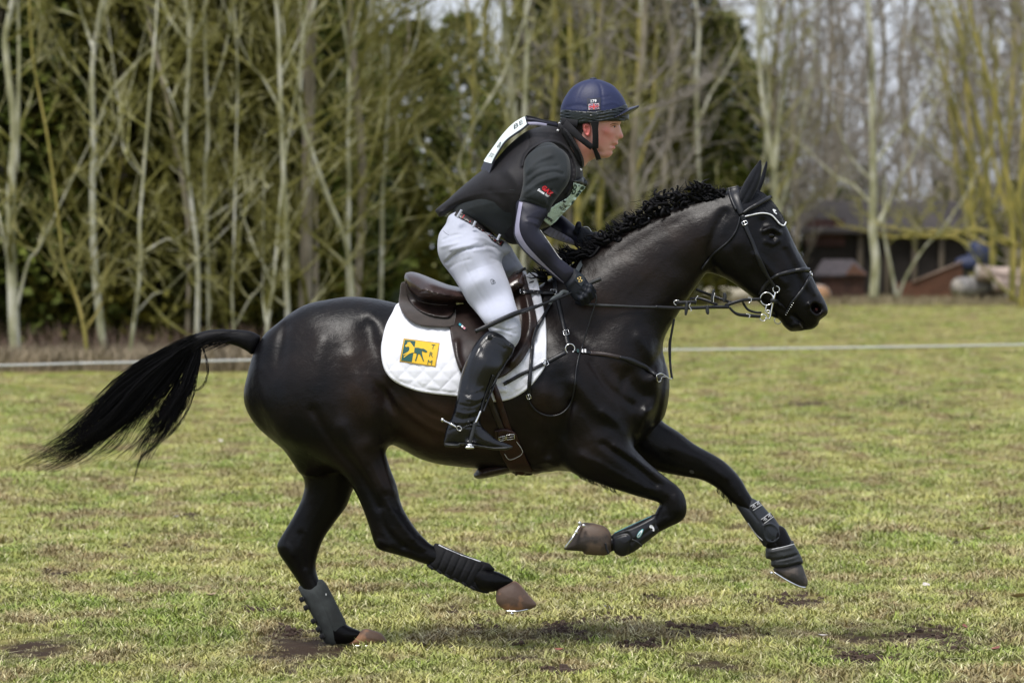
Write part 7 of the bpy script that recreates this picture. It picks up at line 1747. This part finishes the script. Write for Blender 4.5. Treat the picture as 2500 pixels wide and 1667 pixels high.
# competition bibs
cb = thing('number_bib', 'white competition number bib flapping up off the rider\'s back', 'number bib', W(1235, 360))
EA = catmull([(1284,284),(1270,291),(1252,303),(1229,327),(1206,358),(1184,390),(1174,412)], 6); EB = catmull([(1290,303),(1274,317),(1253,331),(1233,347),(1217,371),(1205,394),(1190,436)], 6)
def bibp(u, v, off=0.0):
    """u along the back, v from the near edge (0) over the spine (1) to the far edge (2)"""
    k = min(max(u, 0), 1) * (len(EA) - 1); j = min(int(k), len(EA) - 2); f_ = k - j
    a = EA[j] * (1 - f_) + EA[j + 1] * f_; c = EB[j] * (1 - f_) + EB[j + 1] * f_
    s_ = v if v <= 1 else 2 - v; q = c * (1 - s_ ** .8) + a * s_ ** .8; y = -.135 * (1 - v)
    p = W(q[0], q[1], y); return p + Vector((-.6, -.35 if v < 1 else .3, .5)) * off
def bibsheet(u0, u1, v0, v1, off, th, nm, mt, nu=18, nv=12):
    v = []; f = []
    for s_ in (0, 1):
        for i in range(nu + 1):
            for j in range(nv + 1):
                v.append(bibp(u0 + (u1 - u0) * i / nu, v0 + (v1 - v0) * j / nv, off - s_ * th))
    N = (nu + 1) * (nv + 1)
    for i in range(nu):
        for j in range(nv):
            a, b2, c, d = i * (nv + 1) + j, (i + 1) * (nv + 1) + j, (i + 1) * (nv + 1) + j + 1, i * (nv + 1) + j + 1
            f += [(a, b2, c, d), (N + a, N + d, N + c, N + b2)]
    for i in range(nu):
        for j in (0, nv): f.append((i * (nv + 1) + j, (i + 1) * (nv + 1) + j, N + (i + 1) * (nv + 1) + j, N + i * (nv + 1) + j))
    for j in range(nv):
        for i in (0, nu): f.append((i * (nv + 1) + j, i * (nv + 1) + j + 1, N + i * (nv + 1) + j + 1, N + i * (nv + 1) + j))
    b = MB(); b.add(v, f); return b.build(nm, mt, cb)
bibsheet(0, 1, 0, 2, 0, .004, 'backing', M['navy_sleeve'])
bibsheet(.04, .86, .05, 1.95, .0025, .0015, 'panel', M['bib_white'])
text_print('lettering', 'BE', lambda x, y: bibp(.21 - x * .20, .50 + y * .62, .0045), M['webbing'], cb, bold=.01)
text_print('lettering', '.co.uk', lambda x, y: bibp(.77 + y * .12, .42 + x * .22, .0045), M['webbing'], cb)
text_print('lettering', '9', lambda x, y: bibp(.60 - x * .2, .25 + y * .5, .0045), M['webbing'], cb)
b = MB(); strap(b, [(1284,292),(1300,293),(1330,300),(1362,306)], 9, ys=[-.10, -.11, -.11, -.09]); b.build('shoulder_strap', M['navy_sleeve'], cb)
b = MB(); strap(b, [(1288,302),(1310,302),(1335,306)], 8, ys=[-.12, -.13, -.12]); b.build('shoulder_strap', M['lilac_cloth'], cb)
b = MB(); strap(b, [(1283,286),(1300,289),(1330,297),(1360,302)], 10, ys=[.06, .08, .06]); b.build('shoulder_strap', M['black_cloth'], cb)
fb = thing('number_bib', 'mint green competition number bib across the rider\'s chest', 'number bib', W(1375, 500, -.15))
FBIB = [(1400,445),(1416,448),(1430,455),(1423,466),(1405,488),(1395,502),(1372,525),(1346,551),(1336,546),(1327,538),(1332,526),(1339,512),(1360,496),(1382,484),(1394,471),(1398,458)]
g2 = gridfor(FBIB, (-.26, .06), .004)
CH = Surf(VG, np.minimum(VS_.Y, -.02))
g2.sheet(FBIB, CH, t=.0022, off=.008, smooth=2, rr=.001); link('panel', g2.mesh('panel', 1), M['bib_mint'], fb)
FBS = Surf(g2)
def fbp(x, y, cx, cy, a, sx, sy): return FBS.at(cx + (x * sx * math.cos(a) + y * sy * math.sin(a)), cy + (x * sx * math.sin(a) - y * sy * math.cos(a)), .0016)
text_print('lettering', 'B', lambda x, y: fbp(x, y, 1402, 464, .30, 18, 36), M['teal_print'], fb, bold=.015)
decal('lettering', [[(1412,452),(1428,456),(1424,464),(1417,461),(1416,466),(1420,468),(1408,482),(1406,476)]], lambda u, v: FBS.at(u, v, .0016), M['teal_print'], fb)
decal('lettering', [[(1397,492),(1403,490),(1398,498),(1394,502)]], lambda u, v: FBS.at(u, v, .0016), M['teal_print'], fb)
text_print('lettering', 'www.', lambda x, y: fbp(x, y, 1342, 534, .62, 8.5, 15), M['black_print'], fb, bold=.04, shear=.2)
text_print('lettering', 'THE\nNEXT', lambda x, y: fbp(x, y, 1375, 506, .60, 6.5, 8.5), M['black_print'], fb, bold=.03, shear=.2)
decal('emblem', [leafshape(1378, 492, 4, 2.6, .4)], lambda u, v: FBS.at(u, v, .0016), M['black_print'], fb)
TOPB = [(1396,441),(1412,438),(1424,430),(1435,445),(1430,455),(1414,449),(1400,446)]
g2 = gridfor(TOPB, (-.26, .06), .004); g2.sheet(TOPB, CH, t=.003, off=.011, smooth=2); link('binding', g2.mesh('binding', 1), M['green_black'], fb)

# riding crop held in the right hand
crop = thing('riding_crop', 'black riding crop with a padded flap held across the rider\'s thigh', 'riding crop', W(1310, 745, -.26))
CY = [-.405, -.36, -.27, -.215, -.17]
b = MB(); cord(b, [(1168,806),(1313,747)], .004, ys=[-.415, -.33], n=8, per=2); b.build('shaft', M['black_leather'], crop)
b = MB(); strap(b, [(1160,809),(1200,791),(1250,768),(1285,756),(1312,747)], 11.5, ys=[-.42, -.40, -.37, -.34, -.32], t=.0045, taper=[10, 12, 12, 11, 9]); b.build('flap', M['black_leather'], crop)
b = MB(); cord(b, [(1308,749),(1330,740),(1352,732),(1384,719),(1410,707),(1437,694)], .0055, ys=[-.325, -.29, -.245, -.20, -.185], n=8, taper=[.0065, .0055, .0045, .0042, .006]); b.build('shaft', M['black_leather'], crop)
b = MB(); cord(b, [(1434,694),(1450,687),(1467,680)], .0085, ys=[-.185, -.19], n=10, taper=[.0075, .0082, .0088]); b.build('grip', M['rubber'], crop)
